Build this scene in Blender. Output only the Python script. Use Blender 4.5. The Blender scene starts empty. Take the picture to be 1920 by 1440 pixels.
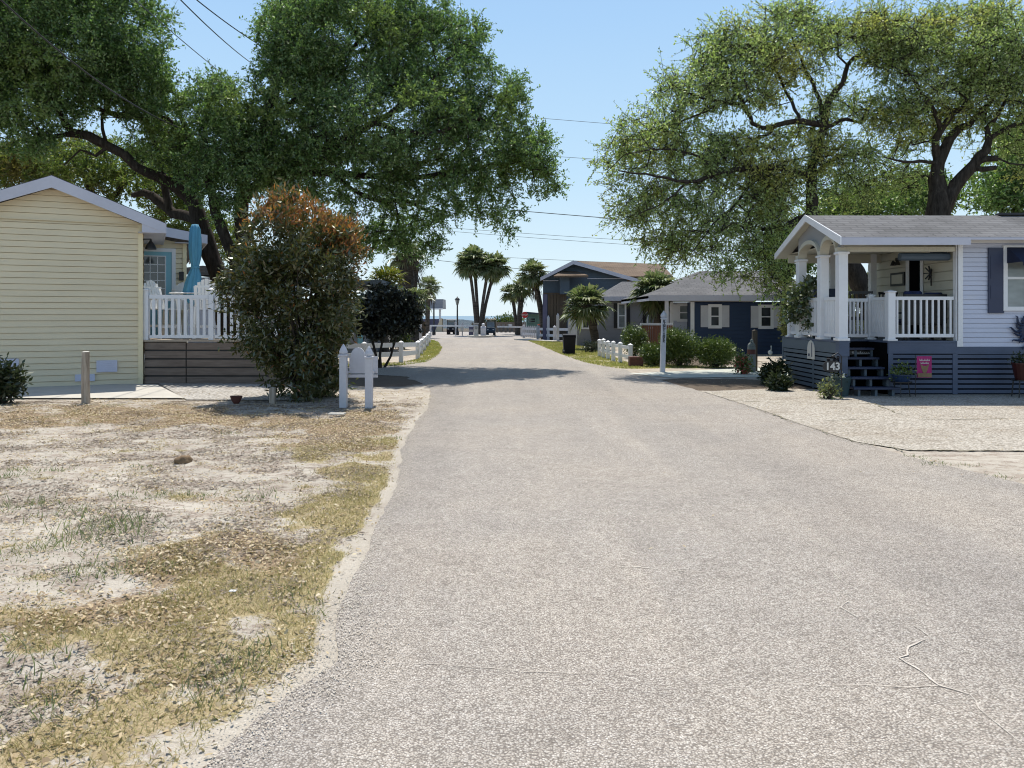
import bpy, bmesh, math, random
import numpy as np
from mathutils import Vector, Matrix
R = math.radians
random.seed(7)
# ---------------------------------------------------------------- camera model
H, F, CX, HY = 1.65, 1442.0, 960.0, 592.0      # eye height; focal, centre and horizon in photo pixels
def X(px, Y): return (px-CX)/F*Y
def Z(py, Y): return H-(py-HY)/F*Y
def W(px, py, Y): return (X(px, Y), Y, Z(py, Y))
def GY(py): return H*F/(py-HY)
def G(px, py, z=0.0):
    Y = (H-z)*F/(py-HY); return (X(px, Y), Y, z)
S = bpy.context.scene
COL = S.collection
# ---------------------------------------------------------------- mesh builder
class MB:
    def __init__(s): s.v = []; s.f = []; s.n = 0; s.arr = []
    def add(s, vs, fs):
        b = len(s.v); s.v += [tuple(p) for p in vs]; s.f += [tuple(i+b for i in f) for f in fs]; return s
    def box(s, x0, x1, y0, y1, z0, z1):
        return s.add([(x0,y0,z0),(x1,y0,z0),(x1,y1,z0),(x0,y1,z0),(x0,y0,z1),(x1,y0,z1),(x1,y1,z1),(x0,y1,z1)],
            [(0,3,2,1),(4,5,6,7),(0,1,5,4),(1,2,6,5),(2,3,7,6),(3,0,4,7)])
    def cbox(s, x, y, z, w, d, h): return s.box(x-w/2, x+w/2, y-d/2, y+d/2, z, z+h)
    def beam(s, p, q, w, h, up=(0,0,1)):
        p = Vector(p); q = Vector(q); d = (q-p).normalized(); u = Vector(up)
        a = d.cross(u)
        if a.length < 1e-4: a = d.cross(Vector((1,0,0)))
        a.normalize(); b = a.cross(d).normalized(); a *= w/2; b *= h/2
        return s.add([p-a-b,p+a-b,p+a+b,p-a+b,q-a-b,q+a-b,q+a+b,q-a+b],
            [(0,1,2,3),(7,6,5,4),(0,4,5,1),(1,5,6,2),(2,6,7,3),(3,7,4,0)])
    def quad(s, a, b, c, d): return s.add([a,b,c,d], [(0,1,2,3)])
    def poly(s, pts): return s.add(pts, [tuple(range(len(pts)))])
    def prism(s, pts, off):
        n = len(pts); off = Vector(off); q = [tuple(Vector(p)+off) for p in pts]
        fs = [tuple(range(n))[::-1], tuple(range(n, 2*n))] + [(i, (i+1)%n, n+(i+1)%n, n+i) for i in range(n)]
        return s.add(list(pts)+q, fs)
    def tube(s, pts, rad, n=8, cap=True, jit=0.0, rng=None):
        P = [Vector(p) for p in pts]; m = len(P); vs = []; prev = None
        for i in range(m):
            d = (P[min(i+1,m-1)]-P[max(i-1,0)]).normalized()
            if prev is None:
                u = d.cross(Vector((0,0,1)))
                if u.length < 1e-3: u = Vector((1,0,0))
            else: u = prev-d*prev.dot(d)
            u.normalize(); prev = u; w = d.cross(u)
            r = rad[i] if hasattr(rad, '__len__') else rad
            for k in range(n):
                t = 2*math.pi*k/n; rr = r*(1+(rng.uniform(-jit,jit) if rng else 0))
                vs.append(P[i]+u*math.cos(t)*rr+w*math.sin(t)*rr)
        fs = [(i*n+k, i*n+(k+1)%n, (i+1)*n+(k+1)%n, (i+1)*n+k) for i in range(m-1) for k in range(n)]
        if cap: fs += [tuple(range(n))[::-1], tuple((m-1)*n+k for k in range(n))]
        return s.add(vs, fs)
    def lathe(s, c, prof, n=14):
        vs = []; fs = []
        for r, z in prof:
            for k in range(n):
                t = 2*math.pi*k/n; vs.append((c[0]+r*math.cos(t), c[1]+r*math.sin(t), c[2]+z))
        for i in range(len(prof)-1):
            for k in range(n): fs.append((i*n+k, i*n+(k+1)%n, (i+1)*n+(k+1)%n, (i+1)*n+k))
        fs.append(tuple(range(n))[::-1]); fs.append(tuple((len(prof)-1)*n+k for k in range(n)))
        return s.add(vs, fs)
    def pyramid(s, x, y, z, w, h):
        a = w/2
        return s.add([(x-a,y-a,z),(x+a,y-a,z),(x+a,y+a,z),(x-a,y+a,z),(x,y,z+h)], [(3,2,1,0),(0,1,4),(1,2,4),(2,3,4),(3,0,4)])
    def icos(s, c, r, sub=1):
        bm = bmesh.new(); bmesh.ops.create_icosphere(bm, subdivisions=sub, radius=1.0)
        vs = [(c[0]+v.co.x*r[0], c[1]+v.co.y*r[1], c[2]+v.co.z*r[2]) for v in bm.verts]
        bm.verts.index_update(); fs = [tuple(v.index for v in f.verts) for f in bm.faces]; bm.free()
        return s.add(vs, fs)
def origin(o):
    p = Vector((0,0,0))
    while o: p += o.location; o = o.parent
    return p
def tag(o, label=None, cat=None, group=None, kind=None):
    if label: o['label'] = label
    if cat: o['category'] = cat
    if group: o['group'] = group
    if kind: o['kind'] = kind
    return o
def link(name, me, m, parent=None):
    o = bpy.data.objects.new(name, me); COL.objects.link(o)
    if m: me.materials.append(m)
    if parent: o.parent = parent
    return o
def obj(name, mb, m, parent=None, smooth=False, loc=None, bevel=0, label=None):
    """one mesh object; vertices are given in world space and stored relative to the thing's base"""
    base = origin(parent) if parent else Vector(loc or (0,0,0))
    me = bpy.data.meshes.new(name)
    me.from_pydata([(p[0]-base[0], p[1]-base[1], p[2]-base[2]) for p in mb.v], [], mb.f)
    me.update()
    if smooth: me.shade_smooth()
    o = link(name, me, m, parent)
    if not parent: o.location = base
    if bevel:
        b = o.modifiers.new('bevel', 'BEVEL'); b.width = bevel; b.segments = 1; b.limit_method = 'ANGLE'
    if label: o['label'] = label
    return o
def npmesh(name, V, faces_n, m, parent=None, loc=None, smooth=False):
    """fast mesh: V (N,3); faces_n = verts per face, faces are consecutive runs of verts (or index array)"""
    base = origin(parent) if parent else Vector(loc or (0,0,0))
    V = np.asarray(V, np.float32)-np.array(base, np.float32)
    me = bpy.data.meshes.new(name)
    if isinstance(faces_n, int):
        nf = len(V)//faces_n; idx = np.arange(nf*faces_n, dtype=np.int32); k = faces_n
    else:
        idx = np.asarray(faces_n, np.int32); nf, k = idx.shape; idx = idx.ravel()
    me.vertices.add(len(V)); me.vertices.foreach_set('co', V.ravel())
    me.loops.add(len(idx)); me.loops.foreach_set('vertex_index', idx)
    me.polygons.add(nf); me.polygons.foreach_set('loop_start', np.arange(0, nf*k, k, dtype=np.int32))
    me.update(calc_edges=True)
    if smooth: me.shade_smooth()
    o = link(name, me, m, parent)
    if not parent: o.location = base
    return o
def thing(name, label, cat, loc=(0,0,0), group=None):
    o = bpy.data.objects.new(name, None); COL.objects.link(o); o.location = loc
    o.empty_display_size = .2
    return tag(o, label, cat, group)
def copy_tree(o, parent=None):
    c = o.copy(); COL.objects.link(c); c.parent = parent
    for ch in o.children: copy_tree(ch, c)
    return c
# ---------------------------------------------------------------- noise
def _h(ix, iy, s):
    n = (ix.astype(np.int64)*374761393+iy.astype(np.int64)*668265263+s*974634777) & 0x7fffffff
    n = ((n ^ (n >> 13))*1274126177) & 0x7fffffff
    return ((n ^ (n >> 16)) & 0xffff)/65535.0
def vnoise(x, y, s=0):
    x = np.asarray(x, float); y = np.asarray(y, float)
    ix = np.floor(x); iy = np.floor(y); fx = x-ix; fy = y-iy
    fx = fx*fx*(3-2*fx); fy = fy*fy*(3-2*fy)
    a = _h(ix,iy,s); b = _h(ix+1,iy,s); c = _h(ix,iy+1,s); d = _h(ix+1,iy+1,s)
    return (a*(1-fx)+b*fx)*(1-fy)+(c*(1-fx)+d*fx)*fy
def fbm(x, y, s=0, o=3):
    t = 0; a = .5
    for k in range(o): t = t+a*vnoise(np.asarray(x)*2**k, np.asarray(y)*2**k, s+k); a *= .5
    return t/(1-.5**o)
# ---------------------------------------------------------------- materials
class N:
    """tiny node-graph helper"""
    def __init__(s, name):
        s.m = bpy.data.materials.new(name); s.m.use_nodes = True; s.t = s.m.node_tree; s.t.nodes.clear()
        s.out = s.t.nodes.new('ShaderNodeOutputMaterial')
    def n(s, typ, **kw):
        nd = s.t.nodes.new(typ)
        for k, v in kw.items():
            if k in nd.inputs.keys(): s.set(nd.inputs[k], v)
            else: setattr(nd, k, v)
        return nd
    def set(s, sock, v):
        if isinstance(v, bpy.types.NodeSocket): s.t.links.new(v, sock)
        elif isinstance(v, (tuple, list)) and len(v) == 3 and sock.type == 'RGBA': sock.default_value = (*v, 1)
        else: sock.default_value = v
    def co(s, scale=(1,1,1), kind='Object'):
        tc = s.n('ShaderNodeTexCoord'); mp = s.n('ShaderNodeMapping'); s.set(mp.inputs[0], tc.outputs[kind]); mp.inputs['Scale'].default_value = scale
        return mp.outputs[0]
    def noise(s, scale, detail=4, vec=None, rough=.55):
        nd = s.n('ShaderNodeTexNoise'); nd.inputs['Scale'].default_value = scale; nd.inputs['Detail'].default_value = detail; nd.inputs['Roughness'].default_value = rough
        if vec is not None: s.set(nd.inputs['Vector'], vec)
        return nd.outputs[0]
    def ramp(s, fac, stops, interp='LINEAR'):
        nd = s.n('ShaderNodeValToRGB'); cr = nd.color_ramp; cr.interpolation = interp
        while len(cr.elements) < len(stops): cr.elements.new(.5)
        for e, (p, c) in zip(cr.elements, stops):
            e.position = p; e.color = (*c, 1) if len(c) == 3 else c
        s.set(nd.inputs[0], fac); return nd.outputs[0]
    def mix(s, fac, a, b, mode='MIX'):
        nd = s.n('ShaderNodeMix'); nd.data_type = 'RGBA'; nd.blend_type = mode
        s.set(nd.inputs[0], fac); s.set(nd.inputs[6], a); s.set(nd.inputs[7], b); return nd.outputs[2]
    def math(s, op, a, b=0.0, clamp=False):
        nd = s.n('ShaderNodeMath'); nd.operation = op; nd.use_clamp = clamp; s.set(nd.inputs[0], a); s.set(nd.inputs[1], b); return nd.outputs[0]
    def step(s, v, a, b):
        nd = s.n('ShaderNodeMapRange'); nd.interpolation_type = 'SMOOTHSTEP'; s.set(nd.inputs[0], v); nd.inputs[1].default_value = a; nd.inputs[2].default_value = b; return nd.outputs[0]
    def attr(s, name):
        return s.n('ShaderNodeAttribute', attribute_name=name).outputs['Fac']
    def bump(s, hgt, strength=.3, dist=.01):
        nd = s.n('ShaderNodeBump'); nd.inputs['Strength'].default_value = strength; nd.inputs['Distance'].default_value = dist; s.set(nd.inputs['Height'], hgt); return nd.outputs[0]
    def done(s, col, rough=.6, normal=None, metal=0.0, spec=.5):
        p = s.n('ShaderNodeBsdfPrincipled'); s.set(p.inputs['Base Color'], col); s.set(p.inputs['Roughness'], rough)
        p.inputs['Metallic'].default_value = metal; p.inputs['Specular IOR Level'].default_value = spec
        if normal is not None: s.set(p.inputs['Normal'], normal)
        s.t.links.new(p.outputs[0], s.out.inputs[0]); return s.m
def paint(name, col, rough=.5, var=.12, scale=3.0, stretch=(1,1,1), bump=.0, dirt=None, metal=0, spec=.4):
    g = N(name); v = g.co(stretch); n1 = g.noise(scale, 5, v); n2 = g.noise(scale*9, 3, v)
    f = g.math('ADD', g.math('MULTIPLY', n1, .7), g.math('MULTIPLY', n2, .3))
    lo = tuple(c*(1-var) for c in col); hi = tuple(min(1,c*(1+var)) for c in col)
    c = g.ramp(f, [(.35, lo), (.65, hi)])
    if dirt:
        d = g.step(g.noise(scale*.9+.7, 6, v, .7), .55, .75); c = g.mix(g.math('MULTIPLY', d, .55), c, dirt)
    r = g.math('ADD', g.math('MULTIPLY', n2, .2), rough-.1)
    return g.done(c, r, g.bump(n2, .25, bump) if bump else None, metal, spec)
def wood(name, c1, c2, axis=0, rough=.75):
    g = N(name); sc = [9,9,9]; sc[axis] = .8; v = g.co(tuple(sc)); n = g.noise(2.2, 6, v, .65); n2 = g.noise(.9, 3, g.co())
    c = g.ramp(g.math('ADD', g.math('MULTIPLY', n, .7), g.math('MULTIPLY', n2, .3)), [(.32, c1), (.68, c2)])
    return g.done(c, rough, g.bump(n, .4, .004))
def leafmat(name, cols, trans=.35, gloss=.10, patch=None, pscale=.35, rough=.38):
    g = N(name)
    r = g.n('ShaderNodeNewGeometry').outputs['Random Per Island']
    k = len(cols); c = g.ramp(r, [(i/(k-1), cols[i]) for i in range(k)])
    if patch:
        f = g.step(g.noise(pscale, 3, g.co()), .5, .66); c = g.mix(g.math('MULTIPLY', f, .8), c, patch)
    d = g.n('ShaderNodeBsdfDiffuse', Color=c)
    t = g.n('ShaderNodeBsdfTranslucent', Color=g.mix(.6, c, g.mix(1, c, (.95,1.2,.58), 'MULTIPLY')))
    m1 = g.n('ShaderNodeMixShader'); m1.inputs[0].default_value = trans
    g.t.links.new(d.outputs[0], m1.inputs[1]); g.t.links.new(t.outputs[0], m1.inputs[2])
    gl = g.n('ShaderNodeBsdfAnisotropic') if False else g.n('ShaderNodeBsdfGlossy'); gl.inputs['Roughness'].default_value = rough; gl.inputs['Color'].default_value = (.9,.95,.9,1)
    m2 = g.n('ShaderNodeMixShader'); m2.inputs[0].default_value = gloss
    g.t.links.new(m1.outputs[0], m2.inputs[1]); g.t.links.new(gl.outputs[0], m2.inputs[2]); g.t.links.new(m2.outputs[0], g.out.inputs[0])
    return g.m
def shingle(name, c1, c2, axis='x', tilt=2.2, row=.14, wid=.33):
    g = N(name); tc = g.n('ShaderNodeTexCoord'); sp = g.n('ShaderNodeSeparateXYZ'); g.set(sp.inputs[0], tc.outputs['Object'])
    cb = g.n('ShaderNodeCombineXYZ'); g.set(cb.inputs[0], sp.outputs[0 if axis == 'x' else 1]); g.set(cb.inputs[1], g.math('MULTIPLY', sp.outputs[2], tilt))
    b = g.n('ShaderNodeTexBrick'); g.set(b.inputs['Vector'], cb.outputs[0]); b.inputs['Scale'].default_value = 1.0
    b.inputs['Brick Width'].default_value = wid; b.inputs['Row Height'].default_value = row; b.inputs['Mortar Size'].default_value = .020; b.inputs['Mortar Smooth'].default_value = .3
    b.inputs['Color1'].default_value = (*c1,1); b.inputs['Color2'].default_value = (*c2,1); b.inputs['Mortar'].default_value = (*[c*.35 for c in c1],1)
    n = g.noise(60, 4, tc.outputs['Object']); n2 = g.noise(.8, 4, tc.outputs['Object'])
    c = g.mix(.32, b.outputs[0], g.ramp(n, [(.3, tuple(c*.6 for c in c1)), (.7, tuple(c*1.35 for c in c2))]))
    c = g.mix(.35, c, g.ramp(n2, [(.35, tuple(c*.7 for c in c1)), (.65, tuple(c*1.2 for c in c2))]))
    return g.done(c, .85, g.bump(g.math('SUBTRACT', n, b.outputs['Fac']), .5, .012), spec=.2)
M = {}
M['white'] = paint('white_vinyl', (.70,.705,.72), .45, .05, 1.5, dirt=(.60,.58,.52))
M['whitewood'] = paint('white_painted_wood', (.52,.52,.55), .55, .08, 2.0, dirt=(.36,.33,.29), bump=.003)
M['fascia'] = paint('pale_lavender_fascia', (.49,.49,.55), .5, .06, 1.2)
M['yellow'] = paint('yellow_vinyl_siding', (.68,.585,.40), .5, .05, .9, (1,1,4), dirt=(.58,.51,.37))
M['yellowtrim'] = paint('yellow_trim', (.76,.66,.42), .5, .05, 1.5)
M['teal'] = paint('teal_door_paint', (.20,.44,.52), .4, .06, 1.5)
M['vent'] = paint('pale_grey_vent_plastic', (.55,.56,.66), .5, .05)
M['black'] = paint('black_metal', (.018,.018,.02), .4, .2)
M['blackplastic'] = paint('black_plastic', (.008,.008,.012), .6, .3, spec=.2)
M['deckskirt'] = wood('weathered_brown_boards', (.10,.072,.055), (.24,.185,.145), 0)
M['deckfloor'] = wood('deck_boards', (.28,.22,.16), (.42,.35,.27), 0)
M['umb'] = paint('turquoise_canvas', (.085,.265,.38), .8, .12, 4, (3,3,.6), bump=.004)
M['plasticwhite'] = paint('white_plastic_lumber', (.80,.79,.76), .38, .04)
M['post'] = wood('weathered_grey_post', (.16,.12,.085), (.52,.45,.36), 2)
M['bark'] = None
M['terra'] = paint('dark_terracotta', (.10,.035,.025), .7, .25, 6)
M['slate'] = paint('slate_blue_paint', (.088,.115,.14), .55, .10, 1.8, (1,1,3), dirt=(.08,.10,.13), bump=.002)
M['slatefront'] = paint('slate_blue_boards', (.072,.094,.145), .55, .12, 1.8, (1,1,3), dirt=(.06,.08,.11), bump=.002)
M['shutter'] = paint('slate_shutter', (.035,.045,.085), .5, .08)
M['whitesiding'] = paint('white_lap_siding', (.52,.545,.65), .45, .05, .8, (1,1,3), dirt=(.56,.57,.60))
M['cream'] = paint('cream_vinyl_soffit', (.50,.475,.385), .5, .05, 1.0)
M['greypanel'] = paint('grey_gable_siding', (.30,.30,.30), .6, .08, 1.0, (1,1,6))
M['navy'] = paint('navy_lap_siding', (.022,.042,.095), .5, .10, 1.0, (1,1,4))
M['navyfab'] = paint('navy_cushion_fabric', (.012,.02,.06), .9, .8, 14)
M['awning'] = paint('dark_navy_awning_canvas', (.012,.019,.048), .85, .15, 3)
M['piling'] = paint('grey_green_piling', (.17,.19,.18), .85, .25, 3, (3,3,.6), bump=.006)
M['greysiding'] = paint('grey_lap_siding', (.24,.24,.25), .6, .08, 1.0, (1,1,4))
M['darkslate'] = paint('dark_slate_siding', (.06,.085,.115), .6, .08, .7, (1,1,4))
M['browntim'] = wood('brown_timber_panel', (.05,.035,.025), (.11,.08,.05), 2)
M['purple'] = paint('muted_purple_board', (.11,.105,.17), .6, .08)
M['redwood'] = wood('red_brown_pickets', (.10,.035,.02), (.20,.075,.045), 2)
M['grn'] = paint('faded_green_siding', (.16,.26,.22), .6, .1)
M['steel'] = paint('galvanised_steel', (.45,.46,.47), .4, .1, 5, metal=.7)
M['concrete'] = paint('concrete', (.47,.44,.38), .85, .10, 2.5, dirt=(.36,.33,.28), bump=.004)
M['cart'] = paint('dark_blue_cart_body', (.03,.05,.075), .3, .1)
M['cartwhite'] = paint('white_cart_body', (.62,.62,.62), .3, .05)
M['tan'] = paint('tan_vinyl', (.55,.46,.32), .5, .06)
M['tyre'] = paint('black_rubber', (.015,.015,.015), .8, .2)
M['red'] = paint('red_sign_enamel', (.50,.03,.03), .4, .06)
M['pink'] = paint('magenta_flag_cloth', (.38,.03,.15), .8, .12, 6)
M['olive'] = paint('brown_flag_motif', (.22,.15,.08), .8, .15, 6)
M['redpot'] = paint('red_glazed_pot', (.05,.010,.007), .4, .2)
M['bluepot'] = paint('dark_blue_glazed_pot', (.02,.04,.09), .35, .2)
M['darkteal'] = paint('dark_teal_resin', (.03,.06,.065), .6, .2)
M['sunmetal'] = paint('dark_blue_metal', (.015,.025,.06), .45, .3)
M['flower'] = paint('white_petals', (.75,.75,.70), .7, .06)
M['pale'] = paint('pale_board', (.60,.57,.50), .7, .1)
M['dune'] = wood('brown_dune_fence', (.10,.075,.055), (.20,.155,.12), 2)
M['greywood'] = wood('grey_weathered_rail', (.26,.26,.25), (.42,.41,.38), 0)
M['blind'] = paint('pale_window_blind', (.42,.44,.46), .6, .06, 1, (1,1,18))
M['letters'] = paint('black_lettering', (.02,.02,.02), .6, .1)
M['wletters'] = paint('white_lettering', (.55,.54,.51), .6, .05)
M['rock'] = paint('brown_rock', (.20,.13,.07), .9, .4, 9, bump=.02)
g = N('window_glass'); nz = g.noise(1.1, 2, g.co())
M['glass'] = g.done(g.ramp(nz, [(.35,(.02,.025,.03)),(.65,(.07,.08,.085))]), .06, spec=.8)
g = N('pale_grey_glass'); nz = g.noise(1.4, 3, g.co((1,1,2)))
M['glass2'] = g.done(g.ramp(nz, [(.35,(.12,.14,.14)),(.65,(.26,.29,.29))]), .12, spec=.8)  # paler grey pane colour than the other glass
g = N('oak_bark'); v = g.co((6,6,1.3)); nb = g.noise(2.0, 7, v, .7)
M['bark'] = g.done(g.ramp(nb, [(.3,(.019,.0145,.0115)),(.6,(.062,.051,.042)),(.8,(.14,.12,.10))]), .95, g.bump(nb, .9, .03), spec=.1)
g = N('palm_trunk_bark'); v = g.co((2,2,9)); nb = g.noise(1.6, 5, v, .6)
M['palmbark'] = g.done(g.ramp(nb, [(.3,(.035,.03,.026)),(.7,(.14,.12,.10))]), .95, g.bump(nb, .8, .03), spec=.1)
M['roofgrey'] = shingle('grey_shingles', (.10,.099,.10), (.185,.183,.185), 'x', 2.7, .17, .42)
M['roofdark'] = shingle('dark_shingles', (.06,.06,.065), (.10,.10,.10), 'y')
M['roofblue'] = shingle('mid_grey_shingles', (.10,.10,.105), (.16,.158,.16), 'x')
M['rooftan'] = shingle('tan_shingles', (.13,.088,.06), (.19,.135,.09), 'x')
M['oakA'] = leafmat('dense_oak_leaves', [(.060,.112,.028),(.10,.178,.045),(.16,.25,.07),(.29,.37,.16)], .54, .045, (.22,.28,.07), .42)
M['oakC'] = leafmat('sparse_oak_leaves', [(.17,.25,.065),(.28,.36,.10),(.38,.44,.15),(.50,.54,.28)], .56, .05, (.46,.41,.10), .45)
M['oakE'] = leafmat('yellowing_oak_leaves', [(.09,.14,.03),(.15,.20,.045),(.25,.26,.07)], .52, .03, (.16,.11,.03), .5)
M['photinia'] = leafmat('photinia_leaves', [(.036,.050,.013),(.060,.074,.020),(.095,.10,.030),(.095,.068,.024)], .32, .07, None, rough=.3)
M['redtips'] = leafmat('photinia_red_leaves', [(.30,.090,.030),(.37,.145,.045),(.22,.09,.03),(.33,.19,.06),(.15,.11,.035)], .46, .05)
M['maple'] = leafmat('dark_purple_leaves', [(.014,.013,.011),(.026,.024,.018),(.05,.052,.028)], .18, .05)
M['shrub'] = leafmat('shrub_leaves', [(.045,.075,.014),(.085,.125,.022),(.15,.19,.035)], .26, .05)
M['shrubdark'] = leafmat('dark_shrub_leaves', [(.014,.022,.008),(.025,.038,.013),(.045,.055,.02)], .25, .05)
M['hedge'] = leafmat('pale_hedge_leaves', [(.13,.15,.05),(.20,.21,.08),(.28,.27,.12)], .4, .05)
M['palm'] = leafmat('palm_fronds', [(.09,.125,.045),(.135,.165,.07),(.19,.21,.105),(.25,.24,.14)], .42, .06, rough=.4)
M['palmyel'] = leafmat('yellow_green_fronds', [(.09,.12,.015),(.14,.16,.02),(.22,.17,.03)], .4, .06)
M['redflowers'] = leafmat('red_blossoms', [(.35,.02,.03),(.50,.07,.06),(.45,.12,.06)], .3, .03)
M['pinkflowers'] = leafmat('salmon_blossoms', [(.50,.10,.09),(.60,.18,.14)], .3, .03)
M['whiteflowers'] = leafmat('white_blossoms', [(.65,.65,.58),(.75,.74,.70)], .3, .03)
M['dryblade'] = leafmat('dry_grass_blades', [(.36,.28,.14),(.48,.385,.20),(.56,.47,.28),(.36,.32,.13),(.26,.20,.11)], .25, .02, (.37,.32,.14), .8, rough=.6)
M['vine'] = leafmat('vine_leaves', [(.05,.075,.025),(.08,.105,.04),(.12,.14,.06)], .4, .07)
M['vergeblade'] = leafmat('verge_grass_blades', [(.30,.28,.09),(.42,.37,.15),(.26,.28,.07),(.48,.42,.20)], .35, .02, (.24,.27,.07), .5, rough=.6)
M['debris'] = leafmat('brown_debris', [(.15,.11,.085),(.25,.195,.155),(.35,.285,.23),(.10,.075,.055)], .1, .02, rough=.7)
M['void'] = paint('shade_black', (.006,.006,.007), 1, .2, spec=0)  # near-black colour standing in for shade in enclosed spaces
M['greenblade'] = leafmat('green_weed_blades', [(.15,.18,.08),(.20,.23,.11),(.27,.28,.16)], .4, .02, rough=.5)
M['litter'] = leafmat('fallen_oak_leaves', [(.52,.40,.25),(.42,.31,.17),(.58,.47,.32),(.26,.17,.09),(.46,.36,.22),(.54,.45,.30)], .15, .03, rough=.5)
# ---------------------------------------------------------------- vegetation builders
def unit(a): return a/np.maximum(np.linalg.norm(a, axis=1, keepdims=True), 1e-9)
def leaf_quads(P, D, L, Wd, rng):
    """rhombic leaves at P pointing along D"""
    n = len(P); D = unit(D); Nn = rng.normal(size=(n,3)); Sd = unit(np.cross(D, Nn))
    L = L*rng.uniform(.65, 1.3, (n,1)); Wd = Wd*rng.uniform(.7, 1.25, (n,1))
    mid = P+D*L*.48; V = np.empty((n,4,3)); V[:,0] = P; V[:,1] = mid+Sd*Wd/2; V[:,2] = P+D*L; V[:,3] = mid-Sd*Wd/2
    return V.reshape(-1,3)
def tubes_np(A, B, ra, rb, n):
    """independent tapered tubes for edges A->B; returns V, F"""
    A = np.asarray(A); B = np.asarray(B); m = len(A); d = unit(B-A); ref = np.where(np.abs(d[:,2:3]) > .9, np.array([[1.,0,0]]), np.array([[0,0,1.]]))
    u = unit(np.cross(d, ref)); w = np.cross(d, u); V = np.empty((m, 2*n, 3))
    for k in range(n):
        t = 2*math.pi*k/n; o = u*math.cos(t)+w*math.sin(t)
        V[:,k] = A+o*ra[:,None]; V[:,n+k] = B+o*rb[:,None]
    b = (np.arange(m)*2*n)[:,None,None]
    q = np.array([[k, (k+1)%n, n+(k+1)%n, n+k] for k in range(n)])[None]
    return V.reshape(-1,3), (b+q).reshape(-1,4)
def smooth_path(P, step):
    """Catmull-Rom resample of rows (x,y,z,r)"""
    P = np.asarray(P, float); out = [P[0]]
    for i in range(len(P)-1):
        p0 = P[max(i-1,0)]; p1 = P[i]; p2 = P[i+1]; p3 = P[min(i+2,len(P)-1)]
        n = max(1, int(np.linalg.norm(p2[:3]-p1[:3])/step))
        for k in range(1, n+1):
            t = k/n; out.append(.5*((2*p1)+(-p0+p2)*t+(2*p0-5*p1+4*p2-p3)*t*t+(-p0+3*p1-3*p2+p3)*t**3))
    return np.array(out)
def grow(limbs, tips, rng, step=.35, bow=.12, r0=.008, wob=.05):
    pos = []; par = []; ra = []; limbv = []
    MBk = MB(); prng = random.Random(5)
    for L in limbs:
        pts = [(*W(a,b,Y), r) for a,b,Y,r in L]
        if pos:
            P = np.array(pos); d = np.linalg.norm(P-np.array(pts[0][:3]), axis=1); j = int(d.argmin())
            if 0.05 < d[j] < 2.0: pts = [(*pos[j], min(ra[j], pts[0][3]*1.2))]+pts
            start = j
        else: start = -1
        S_ = smooth_path(pts, .25)
        S_[1:-1,:3] += rng.normal(size=(len(S_)-2,3))*.018
        MBk.tube(S_[:,:3].tolist(), np.maximum(S_[:,3],.01).tolist(), 10, True, .09, prng)
        for q in S_:
            pos.append(tuple(q[:3])); par.append(start); ra.append(q[3]); start = len(pos)-1
    na = len(pos); P = np.zeros((na+len(tips)*40,3)); P[:na] = pos; n = na; par = list(par)
    d0 = np.array([np.linalg.norm(P[:na]-t, axis=1).min() for t in tips]); ends = []
    for i in np.argsort(d0):
        t = tips[i]; d = np.linalg.norm(P[:n]-t, axis=1); j = int(d.argmin()); L = d[j]
        k = max(1, min(38, int(L/step))); a = P[j].copy(); perp = rng.normal(size=3); perp -= (t-a)*perp.dot(t-a)/max(L*L,1e-6); perp[2] += .5
        perp /= np.linalg.norm(perp)+1e-9; last = j
        for s in range(1, k+1):
            f = s/k; q = a+(t-a)*f+perp*math.sin(math.pi*f)*L*bow+(rng.normal(size=3)*wob*(f < 1))
            P[n] = q; par.append(last); last = n; n += 1
        ends.append(last)
    P = P[:n]; par = np.array(par); rad = np.zeros(n); acc = np.zeros(n)
    for i in range(n-1, -1, -1):
        if i < na: rad[i] = ra[i]
        else:
            rad[i] = max(r0, acc[i]**(1/2.35))
            acc[par[i]] += rad[i]**2.35
    for i in range(na, n): rad[i] = min(rad[i], rad[par[i]]*.85)
    e = np.arange(na, n); V, Fq = tubes_np(P[par[e]], P[e], np.minimum(rad[par[e]], rad[e]*1.2), rad[e], 5)
    ends = np.array(ends); D = unit(P[ends]-P[par[ends]])
    return MBk, V, Fq, P[ends], D
def lobes_pts(lobes, n, rng, lo=.35, px=True):
    vol = np.array([l[3]*l[4]*l[5] for l in lobes], float)**.8; pick = rng.choice(len(lobes), n, p=vol/vol.sum())
    d = unit(rng.normal(size=(n,3))); r = rng.uniform(lo**3, 1, n)**(1/3.); out = np.empty((n,3))
    for k in range(n):
        l = lobes[pick[k]]; q = d[k]*r[k]
        if px: Y = l[2]+q[1]*l[5]; out[k] = W(l[0]+q[0]*l[3], l[1]+q[2]*l[4], Y)
        else: out[k] = (l[0]+q[0]*l[3], l[1]+q[1]*l[4], l[2]+q[2]*l[5])
    return out
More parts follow.
